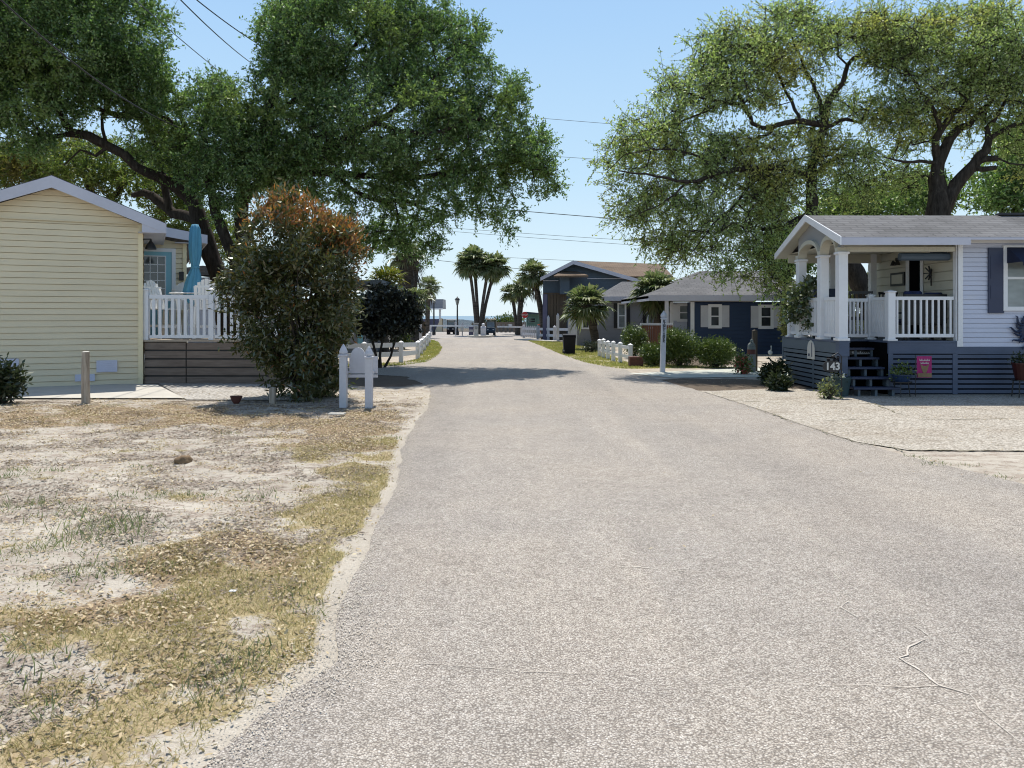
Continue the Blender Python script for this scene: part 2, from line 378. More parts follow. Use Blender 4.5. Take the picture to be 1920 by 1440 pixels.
def tree(name, label, cat, base, limbs, lobes, ntips, sub, per, L, Wd, mleaf, seed, group=None, mbark='bark', twig=.5, r0=.008, lo=.35, step=.35, droop=-.1, wob=.05, px=True, extra=None, bow=.12, lscale=1.0):
    rng = np.random.default_rng(seed); t = thing(name, label, cat, base, group)
    limbs = [[(a, b, Y, r*(lscale if r < .26 else 1)) for a, b, Y, r in l] for l in limbs]
    tips = lobes_pts(lobes, ntips, rng, lo, px); tips[:,2] = np.maximum(tips[:,2], .08)
    mb, V, Fq, E, D = grow(limbs, tips, rng, step, r0=r0, wob=wob, bow=bow)
    n = len(E); Er = np.repeat(E, sub, 0); Dr = np.repeat(D, sub, 0)
    sd = unit(Dr*.55+rng.normal(size=Er.shape)*.62+np.array([0,0,droop])); sl = rng.uniform(.45,1.2,(len(Er),1))*twig
    st = Er-Dr*rng.uniform(0,.6,(len(Er),1))*twig
    V2, F2 = tubes_np(st, st+sd*sl, np.full(len(st), r0*.7), np.full(len(st), r0*.35), 3)
    # trunk mesh: authored limbs + grown branches + twigs
    mv = np.array([tuple(p) for p in mb.v]) if mb.v else np.zeros((0,3))
    me = bpy.data.meshes.new('trunk')
    fs4 = [f for f in mb.f if len(f) == 4]
    allV = np.concatenate([mv, V, V2]); allF = np.concatenate([np.array(fs4, np.int64).reshape(-1,4), Fq+len(mv), F2+len(mv)+len(V)])
    npmesh('trunk', allV, allF, M[mbark], t, smooth=True)
    k = rng.uniform(.12, 1.05, (len(st), per)); P = (st[:,None]+sd[:,None]*sl[:,None]*k[...,None]).reshape(-1,3)+rng.normal(size=(len(st)*per,3))*.02
    LD = np.repeat(sd, per, 0)*.45+rng.normal(size=P.shape)*.6
    ok = P[:,2] > .03
    npmesh('crown', leaf_quads(P[ok], LD[ok], L, Wd, rng), 4, M[mleaf], t)
    if extra: extra(t, P, LD, rng)
    return t
def leafcloud(lobes, n, per, sig, L, Wd, rng, lo=.6):
    C = lobes_pts(lobes, n, rng, lo, False); P = np.repeat(C, per, 0)+rng.normal(size=(n*per,3))*sig
    ctr = np.array(lobes)[:, :3].mean(0); D = unit(P-ctr)*.5+rng.normal(size=P.shape)*.7
    ok = P[:,2] > .02; return P[ok], D[ok]
def shrub(name, label, cat, base, lobes, n, per, sig, L, Wd, mleaf, seed, group=None, flowers=None, nst=9):
    """lobes in world metres; foliage + stems (+ blossoms)"""
    rng = np.random.default_rng(seed); t = thing(name, label, cat, base, group)
    P, D = leafcloud(lobes, n, per, sig, L, Wd, rng, .35)
    npmesh('foliage', leaf_quads(P, D, L, Wd, rng), 4, M[mleaf], t)
    q = lobes_pts(lobes, nst, rng, .3, False); mb = MB(); b = Vector(base)
    for p in q:
        v = Vector(p); m = b.lerp(v, .5)+Vector((rng.normal()*.06, rng.normal()*.06, .05))
        mb.tube([b+Vector((rng.normal()*.05, rng.normal()*.05, 0)), m, v], [.022,.015,.006], 5)
    obj('stem', mb, M['bark'], t)
    if flowers:
        mf, nf, sz = flowers; P2 = lobes_pts(lobes, nf, rng, .97, False); P2 = np.repeat(P2, 5, 0)+rng.normal(size=(nf*5,3))*sz*.35
        npmesh('blossom', leaf_quads(P2, rng.normal(size=P2.shape), sz, sz*.8, rng), 4, M[mf], t)
    return t
def palm(label, base, hgt, lean, cr, nf, seed, mleaf='palm', tr=.16, boots=0, group=None, name='palm_tree', mtrunk='palmbark', strips=16, low=-.75, bw=1.0, skirt=0):
    rng = np.random.default_rng(seed); t = thing(name, label, 'palm tree', base, group); b = np.array(base)
    top = b+np.array([lean[0], lean[1], hgt]); mb = MB(); prng = random.Random(seed)
    pts = []; rr = []
    for i in range(12):
        f = i/11; p = b+np.array([lean[0]*f**1.5, lean[1]*f**1.5, hgt*f]); pts.append(p.tolist()); rr.append(tr*(1.25-.25*min(1,f*5))*(1+.5*boots*max(0,(f-.55)/.45)))
    mb.tube(pts, rr, 10, True, .06, prng)
    if boots:
        for k in range(int(70*boots)):
            f = prng.uniform(.35, 1); a = prng.uniform(0, 6.28); c = b+np.array([lean[0]*f**1.5, lean[1]*f**1.5, hgt*f]); o = np.array([math.cos(a), math.sin(a), 0]); r = tr*(1+.5*boots*max(0,(f-.55)/.45))
            p = c+o*r*.8; mb.beam(p.tolist(), (p+o*.10*boots+np.array([0,0,.22])).tolist(), .07, .03)
    obj('trunk', mb, M[mtrunk], t)
    V = []; PA = []; PB = []
    for k in range(nf):
        a = 2*math.pi*(k*.381966+rng.uniform(-.05,.05)); u = (k+.5)/nf; el = math.asin(max(-1, min(1, 1-(1-low)*u)))+rng.normal()*.1
        d = np.array([math.cos(a)*math.cos(el), math.sin(a)*math.cos(el), math.sin(el)]); R_ = cr*rng.uniform(.85,1.12)
        pe = top+d*R_*.42+np.array([0,0,-.06*R_]); PA.append(top-np.array([0,0,.05])); PB.append(pe)
        side = np.cross(d, [0,0,1.0]); side /= np.linalg.norm(side)+1e-9; up = np.cross(side, d)
        for s in range(strips):
            th = (s/(strips-1)-.5)*R(205)+rng.normal()*.03; dr = d*math.cos(th)+side*math.sin(th)+up*(.25*abs(math.sin(th)))*.8
            dr /= np.linalg.norm(dr); Ls = R_*(.62-.12*abs(math.sin(th)))*rng.uniform(.9,1.08); w = Ls*.055*bw
            wd = np.cross(dr, up+rng.normal(size=3)*.35); wd /= np.linalg.norm(wd)+1e-9
            m = pe+dr*Ls*.6; dn = np.array([0,0,-1.0]); tip = pe+dr*Ls*.92+dn*Ls*rng.uniform(.12,.38)
            V += [pe, m+wd*w, tip, m-wd*w]
    npmesh('crown', np.array(V), 4, M[mleaf], t)
    A = np.array(PA); B = np.array(PB); v, f = tubes_np(A, B, np.full(len(A), .025), np.full(len(A), .012), 4); npmesh('petiole', v, f, M[mleaf], t)
    if skirt:
        V = []
        for k in range(skirt):
            a = rng.uniform(0, 6.28); f = rng.uniform(.72, 1); c = b+np.array([lean[0]*f**1.5, lean[1]*f**1.5, hgt*f]); o = np.array([math.cos(a), math.sin(a), 0])
            d = o*.35+np.array([0,0,-1.0])+rng.normal(size=3)*.12; wv = np.cross(d, o); p = c+o*tr*rng.uniform(.7,1.5); l = rng.uniform(.5,1.0)
            V += [p, p+d*l*.6+wv*.05, p+d*l, p+d*l*.6-wv*.05]
        npmesh('dead_fronds', np.array(V), 4, M['palmbark'], t)
    return t
# ---------------------------------------------------------------- road outline (photo pixels -> ground)
EDGE_L = [(300,1500),(395,1440),(479,1348),(583,1273),(617,1248),(625,1207),(629,1173),(650,1123),(671,1061),(687,1033),(717,967),(733,925),(746,883),(752,845),(764,815),(782,790),(800,765),(806,742),(806,728)]
EDGE_R = [(2450,1030),(1920,908),(1700,855),(1560,815),(1440,772),(1300,730),(1250,716)]
def dense(pts, step, amp=0, seed=0, freq=3.0):
    out = []
    for (a, b) in zip(pts[:-1], pts[1:]):
        n = max(1, int(math.dist(a, b)/step))
        for k in range(n):
            f = k/n; x = a[0]+(b[0]-a[0])*f; y = a[1]+(b[1]-a[1])*f
            if amp: x += float(fbm(np.array([x*freq]), np.array([y*freq]), seed)[0]-.5)*amp*2
            out.append((x, y))
    out.append(pts[-1]); return out
def gp(pts): return [G(a, b)[:2] for a, b in pts]
roadL = dense(gp(EDGE_L), .06, .06, 3, 2.5)+dense([G(806,728)[:2], G(790,715)[:2], G(755,706)[:2], G(690,702)[:2], G(600,701)[:2]], .12, .22, 5, 2.0)+[G(300,700)[:2], G(300,683)[:2], G(712,682)[:2]]
roadL += dense(gp([(760,681),(800,675),(822,664),(829,652),(824,643),(812,635)]), .4, .15, 6)
roadR = dense(gp(EDGE_R), .12, .05, 8, 3.0)+dense(gp([(1250,716),(1215,706),(1188,703),(1176,694),(1130,686),(1100,680),(1060,667),(1030,654),(1000,643),(985,636)]), .3, .1, 9)
def sheet(name, pts, z, m, parent=None, kind='structure'):
    bm = bmesh.new(); vs = [bm.verts.new((p[0], p[1], z)) for p in pts]; f = bm.faces.new(vs)
    if f.normal.z < 0: f.normal_flip()
    bmesh.ops.triangulate(bm, faces=[f]); me = bpy.data.meshes.new(name); bm.to_mesh(me); bm.free()
    o = link(name, me, m, parent)
    if kind and not parent: o['kind'] = kind
    return o
# surface materials
g = N('aggregate_asphalt'); v = g.co((1,1,1)); vo = g.n('ShaderNodeTexVoronoi'); vo.inputs['Scale'].default_value = 108; g.set(vo.inputs['Vector'], g.mix(.010, v, g.n('ShaderNodeTexNoise', Scale=40.0).outputs[1]))
sp = g.n('ShaderNodeSeparateColor'); g.set(sp.inputs[0], vo.outputs['Color'])
c = g.ramp(sp.outputs[0], [(.0,(.33,.292,.248)),(.35,(.44,.395,.342)),(.62,(.495,.449,.393)),(.88,(.555,.51,.452)),(1,(.67,.625,.565))])
ed = g.step(vo.outputs['Distance'], .38, .70); c = g.mix(g.math('MULTIPLY', ed, .66), c, (.14,.118,.098))
big = g.noise(.35, 4, v); mid = g.noise(2.6, 5, v, .7); fine = g.noise(16, 4, v, .7)
c = g.mix(g.step(big, .38, .66), c, (1.09,1.07,1.04), 'MULTIPLY'); c = g.mix(g.step(mid, .40, .75), c, (.86,.855,.85), 'MULTIPLY'); c = g.mix(g.step(fine, .35, .7), c, (.80,.80,.80), 'MULTIPLY')
stretch = g.noise(1.2, 4, g.co((1.2,.12,1))); c = g.mix(g.step(stretch, .46, .72), c, (1.13,1.12,1.10), 'MULTIPLY'); lane = g.noise(.55, 4, g.co((1.0,.07,1)), .6); c = g.mix(g.step(lane, .44, .66), c, (.86,.86,.87), 'MULTIPLY'); blot = g.noise(.85, 6, v, .75); c = g.mix(g.step(blot, .60, .74), c, (.88,.87,.86), 'MULTIPLY')
M['asphalt'] = g.done(c, .8, g.bump(g.math('SUBTRACT', sp.outputs[1], vo.outputs['Distance']), .8, .008), spec=.3)
def aggregate(name, cols, scale):
    g = N(name); v = g.co(); vo = g.n('ShaderNodeTexVoronoi'); vo.inputs['Scale'].default_value = scale; g.set(vo.inputs['Vector'], v)
    sp = g.n('ShaderNodeSeparateColor'); g.set(sp.inputs[0], vo.outputs['Color'])
    c = g.ramp(sp.outputs[0], [(i/(len(cols)-1), q) for i, q in enumerate(cols)]); c = g.mix(g.math('MULTIPLY', g.step(vo.outputs['Distance'], .4, .8), .6), c, tuple(q*.5 for q in cols[0]))
    n = g.noise(.7, 5, v, .65); c = g.mix(g.step(n, .45, .7), c, (.80,.76,.72), 'MULTIPLY'); n2 = g.noise(5, 5, v, .7); c = g.mix(g.step(n2, .5, .72), c, (.82,.80,.77), 'MULTIPLY')
    return g.done(c, .85, g.bump(sp.outputs[1], .7, .01), spec=.2)
M['drive'] = aggregate('exposed_aggregate_slab', [(.27,.236,.19),(.385,.345,.285),(.475,.43,.36),(.585,.545,.47)], 38)
M['gravel'] = aggregate('crushed_gravel', [(.24,.22,.19),(.38,.35,.31),(.50,.47,.42),(.60,.57,.52)], 26)
M['lot'] = aggregate('pale_asphalt', [(.33,.30,.27),(.40,.37,.34),(.46,.43,.40)], 20)
M['sidepath'] = paint('pale_greenish_concrete', (.47,.48,.42), .85, .1, 2, dirt=(.30,.31,.26), bump=.003)
M['joint'] = paint('mossy_joint', (.20,.18,.12), .95, .5, 18, bump=.01)
M['grit'] = leafmat('loose_sand_grit', [(.36,.315,.26),(.47,.42,.35),(.56,.51,.44)], .05, .02, rough=.8)
M['crackfill'] = paint('sandy_crack_fill', (.52,.465,.40), .9, .25, 12)
g = N('sandy_soil'); v = g.co(); n1 = g.noise(1.1, 6, v, .65); n2 = g.noise(7, 6, v, .7); n3 = g.noise(45, 4, v, .7); n4 = g.noise(3.2, 6, g.co((1,1.6,1)), .75); n5 = g.noise(120, 2, v)
c = g.ramp(n1, [(.30,(.38,.342,.285)),(.5,(.46,.418,.35)),(.7,(.56,.515,.435))])
deb = g.math('MULTIPLY', g.math('MULTIPLY', g.step(n4, .44, .60), g.step(n3, .38, .52)), g.math('SUBTRACT', 1.0, g.attr('clean'))); c = g.mix(g.math('MULTIPLY', deb, .85), c, g.ramp(n2, [(.35,(.17,.125,.10)),(.65,(.30,.235,.185))]))
c = g.mix(g.math('MULTIPLY', g.step(n5, .35, .7), .35), c, (.34,.28,.22))
ga = g.attr('grass'); gg = g.ramp(n3, [(.30,(.24,.18,.10)),(.5,(.36,.285,.165)),(.7,(.47,.39,.25))])
grn = g.ramp(n3, [(.3,(.20,.185,.065)),(.5,(.30,.27,.10)),(.7,(.40,.355,.17))]); gg = g.mix(g.attr('green'), gg, grn)
gm = g.step(g.math('ADD', ga, g.math('MULTIPLY', g.math('SUBTRACT', n3, .5), .9)), .38, .62); c = g.mix(gm, c, gg)
lm = g.step(g.math('ADD', g.attr('litter'), g.math('MULTIPLY', g.math('SUBTRACT', n3, .5), 1.1)), .40, .62)
c = g.mix(g.math('MULTIPLY', lm, .85), c, g.ramp(n2, [(.3,(.13,.085,.05)),(.5,(.24,.17,.10)),(.7,(.36,.28,.18))]))
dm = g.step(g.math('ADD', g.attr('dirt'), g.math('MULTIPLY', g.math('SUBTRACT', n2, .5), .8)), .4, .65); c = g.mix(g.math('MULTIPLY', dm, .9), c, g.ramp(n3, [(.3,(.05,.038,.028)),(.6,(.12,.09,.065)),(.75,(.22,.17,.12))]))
M['soil'] = g.done(c, .95, g.bump(g.math('ADD', g.math('MULTIPLY', n3, .6), n2), .7, .03), spec=.1)
# masks, defined in photo pixels so that patches lie where the photograph has them
_EL = np.array(sorted([(b, a) for a, b in EDGE_L])); _EY, _EX = _EL[:,0], _EL[:,1]
GR = [(600,852,170,20),(690,870,70,40),(660,890,90,28),(655,955,85,40),(570,1005,170,45),(640,1010,70,60),(430,1060,190,60),(560,1090,120,70),(400,1135,230,65),(350,1215,270,65),(480,1250,120,70),(380,1330,150,60),(200,1330,340,70),(100,1400,330,50),(330,1380,90,40),(80,1190,130,45),(60,1450,300,50)]
LI = [(250,778,330,17),(420,790,240,16),(640,800,140,22),(330,1045,130,40),(480,1040,90,40),(150,1150,170,40),(620,835,130,12),(700,780,70,16),(60,790,100,16)]
VG = [(770,662,75,17),(735,676,75,6),(1085,668,120,20),(1040,646,60,8),(1160,684,60,8),(1240,684,70,5),(1080,650,90,14),(640,690,60,8)]
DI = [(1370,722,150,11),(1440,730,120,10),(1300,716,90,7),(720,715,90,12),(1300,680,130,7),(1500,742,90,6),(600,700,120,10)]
def topx(x, y):
    y = np.maximum(y, .3); return CX+F*x/y, HY+H*F/y
def blobs(px, py, L):
    m = np.zeros_like(px)
    for a, b, rx, ry in L: m = np.maximum(m, 1.35-np.sqrt(((px-a)/rx)**2+((py-b)/ry)**2)*.95)
    return np.clip(m, 0, 1)
PL = [(690,689),(760,685),(800,679),(822,666),(829,652),(822,642),(810,637),(800,640),(783,674),(752,680),(683,683),(600,686)]
PR = [(985,637),(1005,645),(1030,655),(1060,668),(1100,681),(1130,687),(1176,692),(1240,691),(1400,690),(1240,684),(1182,682),(1124,660),(1085,645),(1048,641.5),(985,634.5)]
def inpoly(px, py, P):
    r = np.zeros(np.shape(px), bool)
    for (x0, y0), (x1, y1) in zip(P, P[1:]+P[:1]):
        if y0 == y1: continue
        r ^= ((y0 > py) != (y1 > py)) & (px < (x1-x0)*(py-y0)/(y1-y0)+x0)
    return r
def masks(x, y):
    px, py = topx(x, y); e = np.interp(py, _EY, _EX); gap = (e-px)/(py-HY)*H       # metres left of the road edge
    left = (px < 830) & (py > 735)
    edge = np.clip((gap-.18*(fbm(x*1.6, y*1.6, 21, 3)-.18))/.10, 0, 1)
    n = fbm(x*1.7, y*1.7, 11, 4); n2 = fbm(x*5, y*5, 17, 3)
    band = np.clip(1.25-gap/(.35+2.0*fbm(x*.7, y*.7, 61, 2)), 0, 1)*np.clip((py-812)/20, 0, 1)
    gr = np.clip((np.maximum(blobs(px, py, GR), band)*1.1+(n-.5)*2.1+(n2-.5)*1.5-.30), 0, 1)*np.where(left, edge, 0)
    far = np.where(inpoly(px, py, PL) | inpoly(px, py, PR), np.clip(.75+(n-.5)*1.6, 0, 1), 0)
    li = np.clip(blobs(px, py, LI)*1.0+(fbm(x*2.3, y*2.3, 31, 4)-.5)*1.8-.02, 0, 1)*np.where(left, edge, 0)
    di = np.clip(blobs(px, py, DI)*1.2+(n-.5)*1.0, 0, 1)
    green = np.clip((fbm(x*.9, y*.9, 41, 3)-.58)*3, 0, .25)+np.clip(.35-gap*.5, 0, .3)*(fbm(x*1.5, y*1.5, 43, 2) > .5)
    green = np.where(py < 735, .55+.3*n, green)
    return np.maximum(gr, far), li, di, green
def relief(x, y):
    px, py = topx(x, y); e = np.interp(py, _EY, _EX); gap = (e-px)/np.maximum(py-HY, 1)*H
    k = np.clip((gap-.05)/.5, 0, 1)*np.where((py > 762) & (px < 830), 1, 0)
    return k*((fbm(x*1.3, y*1.3, 51, 3)-.42)*.10+(fbm(x*6, y*6, 55, 2)-.5)*.025)
xs = np.unique(np.concatenate([np.array([-400,-200,-100,-60,-40,-30,-25]), np.arange(-22,-9,.6), np.arange(-9,1.0,.05), np.arange(1,22,.6), np.array([25,30,40,60,100,200,400])]))
ys = np.unique(np.concatenate([np.array([-30,-10,0,1.5]), np.arange(2.6,15.5,.05), np.arange(15.5,62,.4), np.array([64,70,80,90,100])]))
gx, gy = np.meshgrid(xs, ys); nx, ny = len(xs), len(ys)
gz = relief(gx, gy); ii = np.arange(ny-1)[:,None]*nx+np.arange(nx-1)[None]
Fg = np.stack([ii, ii+1, ii+1+nx, ii+nx], -1).reshape(-1,4)
ground = npmesh('ground', np.stack([gx.ravel(), gy.ravel(), gz.ravel()], 1), Fg, M['soil'], smooth=True); ground['kind'] = 'structure'
_px, _py = topx(gx.ravel(), gy.ravel()); _gap = (np.interp(_py, _EY, _EX)-_px)/np.maximum(_py-HY, 1)*H
clean = np.where((_py > 735) & (_px < 900), .8-np.clip((_gap-.06)/.22, 0, .8), 0)
for nm, a in zip(('grass','litter','dirt','green','clean'), (*masks(gx.ravel(), gy.ravel()), clean)):
    at = ground.data.attributes.new(nm, 'FLOAT', 'POINT'); at.data.foreach_set('value', a.astype(np.float32))
# road and paved areas
road = sheet('road', [(G(300,1500)[0]-1.2, 1.2)]+roadL+roadR[::-1]+[(9, 4.6), (9, 1.2)], .006, M['asphalt'])
def ribbon(pts, w, z, seed=0, amp=.02):
    P = dense(pts, .05, 0); mb = MB(); rng = random.Random(seed); vs = []; wob = [fbm(np.array([q[0]*6.0]), np.array([q[1]*6.0]), seed+70, 4)[0]-.5 for q in P]; P = [(q[0]+w_*.10*(amp*50), q[1]+w_*.07*(amp*50)) for q, w_ in zip(P, wob)]
    for i, p in enumerate(P):
        a = P[max(0,i-1)]; b = P[min(len(P)-1,i+1)]; d = Vector((b[0]-a[0], b[1]-a[1])).normalized(); n = Vector((-d.y, d.x)); ww = w*(.2+1.1*rng.random())*max(.05, min(1.3, 2.6*fbm(np.array([p[0]*1.3]), np.array([p[1]*1.3]), seed+9, 3)[0]-.55)); o = rng.uniform(-amp, amp)*.4
        vs += [(p[0]+n.x*(o+ww/2), p[1]+n.y*(o+ww/2), z), (p[0]+n.x*(o-ww/2), p[1]+n.y*(o-ww/2), z)]
    mb.add(vs, [(2*i+1, 2*i+3, 2*i+2, 2*i) for i in range(len(P)-1)]); return mb
CR = [[(640,1249),(760,1248),(940,1258),(1100,1267),(1300,1275),(1500,1287),(1650,1290),(1757,1292)],
      [(1560,1075),(1585,1095),(1617,1113)],[(1590,1130),(1575,1142),(1612,1160)],[(1712,1175),(1745,1198),(1706,1215),(1703,1230),(1685,1236),(1735,1265),(1757,1290),(1815,1308),(1850,1345),(1905,1385),(1960,1425)],
      [(1150,1063),(1320,1075)],[(1420,1025),(1450,1042)],[(762,812),(880,812),(1000,814)]]
for k, c in enumerate(CR): obj('crack', ribbon(gp(c), .006 if k in (0,4,6) else .009, .0105, k, .012), M['crackfill'], road)
lot = sheet('parking_lot', [G(-700,634)[:2], G(812,634)[:2], G(985,636.2)[:2], G(1110,636)[:2], (60, 58), (60, 82), (-60, 82)], .006, M['lot'])
drive = sheet('driveway', gp([(1318,735),(1360,748),(1440,774),(1500,796),(1600,829),(1705,846),(1920,847),(2600,850),(2600,733),(1700,735),(1450,729)]), .012, M['drive'])
for k, c in enumerate([[(1365,752),(1480,757),(1600,757),(1640,758)],[(1545,790),(1640,787),(1800,788),(1930,786)],[(1640,758),(1680,775),(1700,780)],[(1850,757),(1990,765)],[(1705,846),(1920,847),(2100,849)]]):
    obj('joint', ribbon(gp(c), .035, .0165, 20+k, .03), M['joint'], drive)
obj('joint', ribbon(gp([(1400,762),(1440,776),(1500,798),(1560,817),(1600,831),(1705,848)]), .04, .0165, 31, .05), M['joint'], drive)
sheet('side_path', gp([(1178,701),(1240,698),(1420,690),(1900,688),(1900,707),(1460,707),(1262,709)]), .012, M['sidepath'])
sheet('concrete_pad', gp([(-400,749),(346,749),(292,722.5),(-400,722.5)]), .03, M['concrete'])
sheet('gravel_pad', gp([(350,751),(590,752),(640,722),(296,720)]), .02, M['gravel'])
mb = MB(); a = G(975,637); b = G(1048,641.5); mb.beam((a[0],a[1],.03), (b[0],b[1],.03), .9, .08); k_ = obj('kerb_strip', mb, M['concrete']); k_['kind'] = 'structure'
# sea and beach
mb = MB(); mb.quad((-3000,100,0),(3000,100,0),(3000,175,-3.6),(-3000,175,-3.6)); o = obj('beach', mb, M['pale']); o['kind'] = 'structure'
g = N('sea_water'); n = g.noise(.05, 5, g.co((1,.25,1)))
M['sea'] = g.done(g.ramp(n, [(.35,(.035,.10,.17)),(.65,(.06,.15,.23))]), .25, g.bump(n, .6, 1.0))
mb = MB(); mb.quad((-9000,170,-3.4),(9000,170,-3.4),(9000,16000,-3.4),(-9000,16000,-3.4)); o = obj('water', mb, M['sea']); o['kind'] = 'structure'
# dry grass, leaves and weeds (uncountable ground cover)
rng = np.random.default_rng(3)
def scatter(n, x0, x1, y0, y1, fn):
    x = rng.uniform(x0, x1, n); y = y0+(y1-y0)*rng.uniform(0, 1, n)**1.25; k = rng.uniform(size=n) < fn(x, y); return x[k], y[k]
def blades(x, y, h0, h1, w, lean, zf=relief):
    n = len(x); h = rng.uniform(h0, h1, n)*(1-.25*(y > 8)); a = rng.uniform(0, 6.283, n); l = rng.uniform(.3, 1, n)*lean
    B = np.stack([x, y, zf(x, y)-.002], 1); d = np.stack([np.cos(a)*np.sin(l), np.sin(a)*np.sin(l), np.cos(l)], 1); s = rng.uniform(0, 6.283, n); sd = np.stack([np.cos(s), np.sin(s), np.zeros(n)], 1)*w*(1+y*.06)[:,None]*rng.uniform(.6,1.3,(n,1))
    V = np.empty((n,3,3)); V[:,0] = B-sd; V[:,1] = B+sd; V[:,2] = B+d*h[:,None]; return V.reshape(-1,3)
x, y = scatter(800000, -8.2, .2, 2.5, 14, lambda x, y: np.where(topx(x,y)[1]>735, masks(x, y)[0]**1.4*.85, 0))
o = npmesh('dry_grass', blades(x, y, .02, .06, .0020, 1.5), 3, M['dryblade']); tag(o, 'matted dry yellow grass growing in patches along the left road edge', 'grass', kind='stuff')
nz0 = lambda x, y: np.zeros_like(x)
x, y = scatter(330000, -9, 8, 20, 52, lambda x, y: np.where((topx(x,y)[1] < 735), masks(x, y)[0]**1.5, 0))
o = npmesh('verge_grass', blades(x, y, .04, .12, .006, 1.1, nz0), 3, M['vergeblade']); tag(o, 'short yellow green lawn on the verges beyond the tree shadow', 'grass', kind='stuff')
x, y = scatter(230000, -9.5, .2, 2.5, 17, lambda x, y: np.clip(masks(x, y)[1]*.75+masks(x, y)[0]*.10+.045*(topx(x,y)[0] < np.interp(topx(x,y)[1], _EY, _EX)), 0, 1))
n = len(x); a = rng.uniform(0, 6.283, n); t = rng.normal(size=n)*.28; D = np.stack([np.cos(a)*np.cos(t), np.sin(a)*np.cos(t), np.sin(t)], 1); L_ = rng.uniform(.016,.040,(n,1)); up = np.stack([rng.normal(size=n)*.35, rng.normal(size=n)*.35, np.ones(n)], 1); Sd = unit(np.cross(D, up)); P = np.stack([x, y, relief(x, y)+rng.uniform(.004,.02,n)], 1)
cu = rng.uniform(-.004,.012,(n,1))*np.array([[0,0,1.]]); V = np.empty((n,6,3)); V[:,0] = P; V[:,1] = P+D*L_*.28+Sd*L_*.19+cu; V[:,2] = P+D*L_*.72+Sd*L_*.17+cu; V[:,3] = P+D*L_; V[:,4] = P+D*L_*.72-Sd*L_*.17+cu*.3; V[:,5] = P+D*L_*.28-Sd*L_*.19+cu*.3
o = npmesh('fallen_leaves', V.reshape(-1,3), 6, M['litter']); tag(o, 'curled tan oak leaves littering the sandy yard on the left', 'leaf litter', kind='stuff')
dm_ = lambda x, y: np.where(((np.interp(topx(x,y)[1], _EY, _EX)-topx(x,y)[0])/(topx(x,y)[1]-HY)*H > .28*rng.uniform(.1,1,np.shape(x))) & (topx(x,y)[1] > 752), np.clip((fbm(x*1.9, y*2.8, 81, 4)-.43)*4.0, .05, .85), 0)
x, y = scatter(260000, -9.5, .2, 2.5, 15.5, dm_)
n = len(x); a = rng.uniform(0, 6.283, n); D = np.stack([np.cos(a), np.sin(a), rng.normal(size=n)*.15], 1); Sd = np.stack([-np.sin(a), np.cos(a), rng.normal(size=n)*.3], 1); L_ = rng.uniform(.012,.05,(n,1))*(1+.05*y)[:,None]; wd = rng.uniform(.0015,.006,(n,1))*(1+.05*y)[:,None]; P = np.stack([x, y, relief(x, y)+rng.uniform(.002,.012,n)], 1)
V = np.empty((n,3,3)); V[:,0] = P-Sd*wd; V[:,1] = P+Sd*wd; V[:,2] = P+D*L_
o = npmesh('plant_debris', V.reshape(-1,3), 3, M['debris']); tag(o, 'scattered brown twigs and bark bits over the bare sand on the left', 'debris', kind='stuff')
def eg(x, y): px, py = topx(x, y); return (np.interp(py, _EY, _EX)-px)/np.maximum(py-HY,1)*H
x, y = scatter(420000, -4, 1.2, 2.5, 16, lambda x, y: np.where((topx(x,y)[1] > 735), np.exp(-((eg(x, y)+.04)/(.03+.36*fbm(x*1.1, y*1.1, 91, 3)**2))**2)*.62, 0))
n = len(x); a = rng.uniform(0, 6.283, n); s_ = rng.uniform(.002,.005,(n,1))*(1+.06*y)[:,None]; D = np.stack([np.cos(a), np.sin(a), np.zeros(n)], 1); Sd = np.stack([-np.sin(a), np.cos(a), np.zeros(n)], 1); P = np.stack([x, y, np.full(n,.0115)+relief(x,y)+rng.uniform(0,.003,n)], 1); V = np.empty((n,4,3)); V[:,0] = P-D*s_; V[:,1] = P+Sd*s_*.8; V[:,2] = P+D*s_+[0,0,.001]; V[:,3] = P-Sd*s_*.7
o = npmesh('sand_grit', V.reshape(-1,3), 4, M['grit']); tag(o, 'pale loose sand and grit drifted over the ragged left road edge', 'sand', kind='stuff')
x, y = scatter(26000, .6, 13, 5, 22, lambda x, y: np.where((topx(x,y)[0] > np.interp(topx(x,y)[1], [716,730,772,815,855,908,1030], [1250,1300,1440,1560,1700,1920,2450])-30), .10+.5*np.clip(fbm(x*.9,y*.9,95,3)-.5,0,1)*4*(y > 12), .004))
n = len(x); a = rng.uniform(0, 6.283, n); D = np.stack([np.cos(a), np.sin(a), rng.normal(size=n)*.15], 1); Sd = np.stack([-np.sin(a), np.cos(a), rng.normal(size=n)*.2], 1); L_ = rng.uniform(.02,.045,(n,1)); P = np.stack([x, y, np.full(n,.022)], 1); V = np.empty((n,4,3)); V[:,0] = P; V[:,1] = P+D*L_*.5+Sd*L_*.2; V[:,2] = P+D*L_; V[:,3] = P+D*L_*.5-Sd*L_*.2
o = npmesh('scattered_leaves', V.reshape(-1,3), 4, M['litter']); tag(o, 'sparse dry leaves blown over the driveway and the right side of the road', 'leaf litter', kind='stuff')
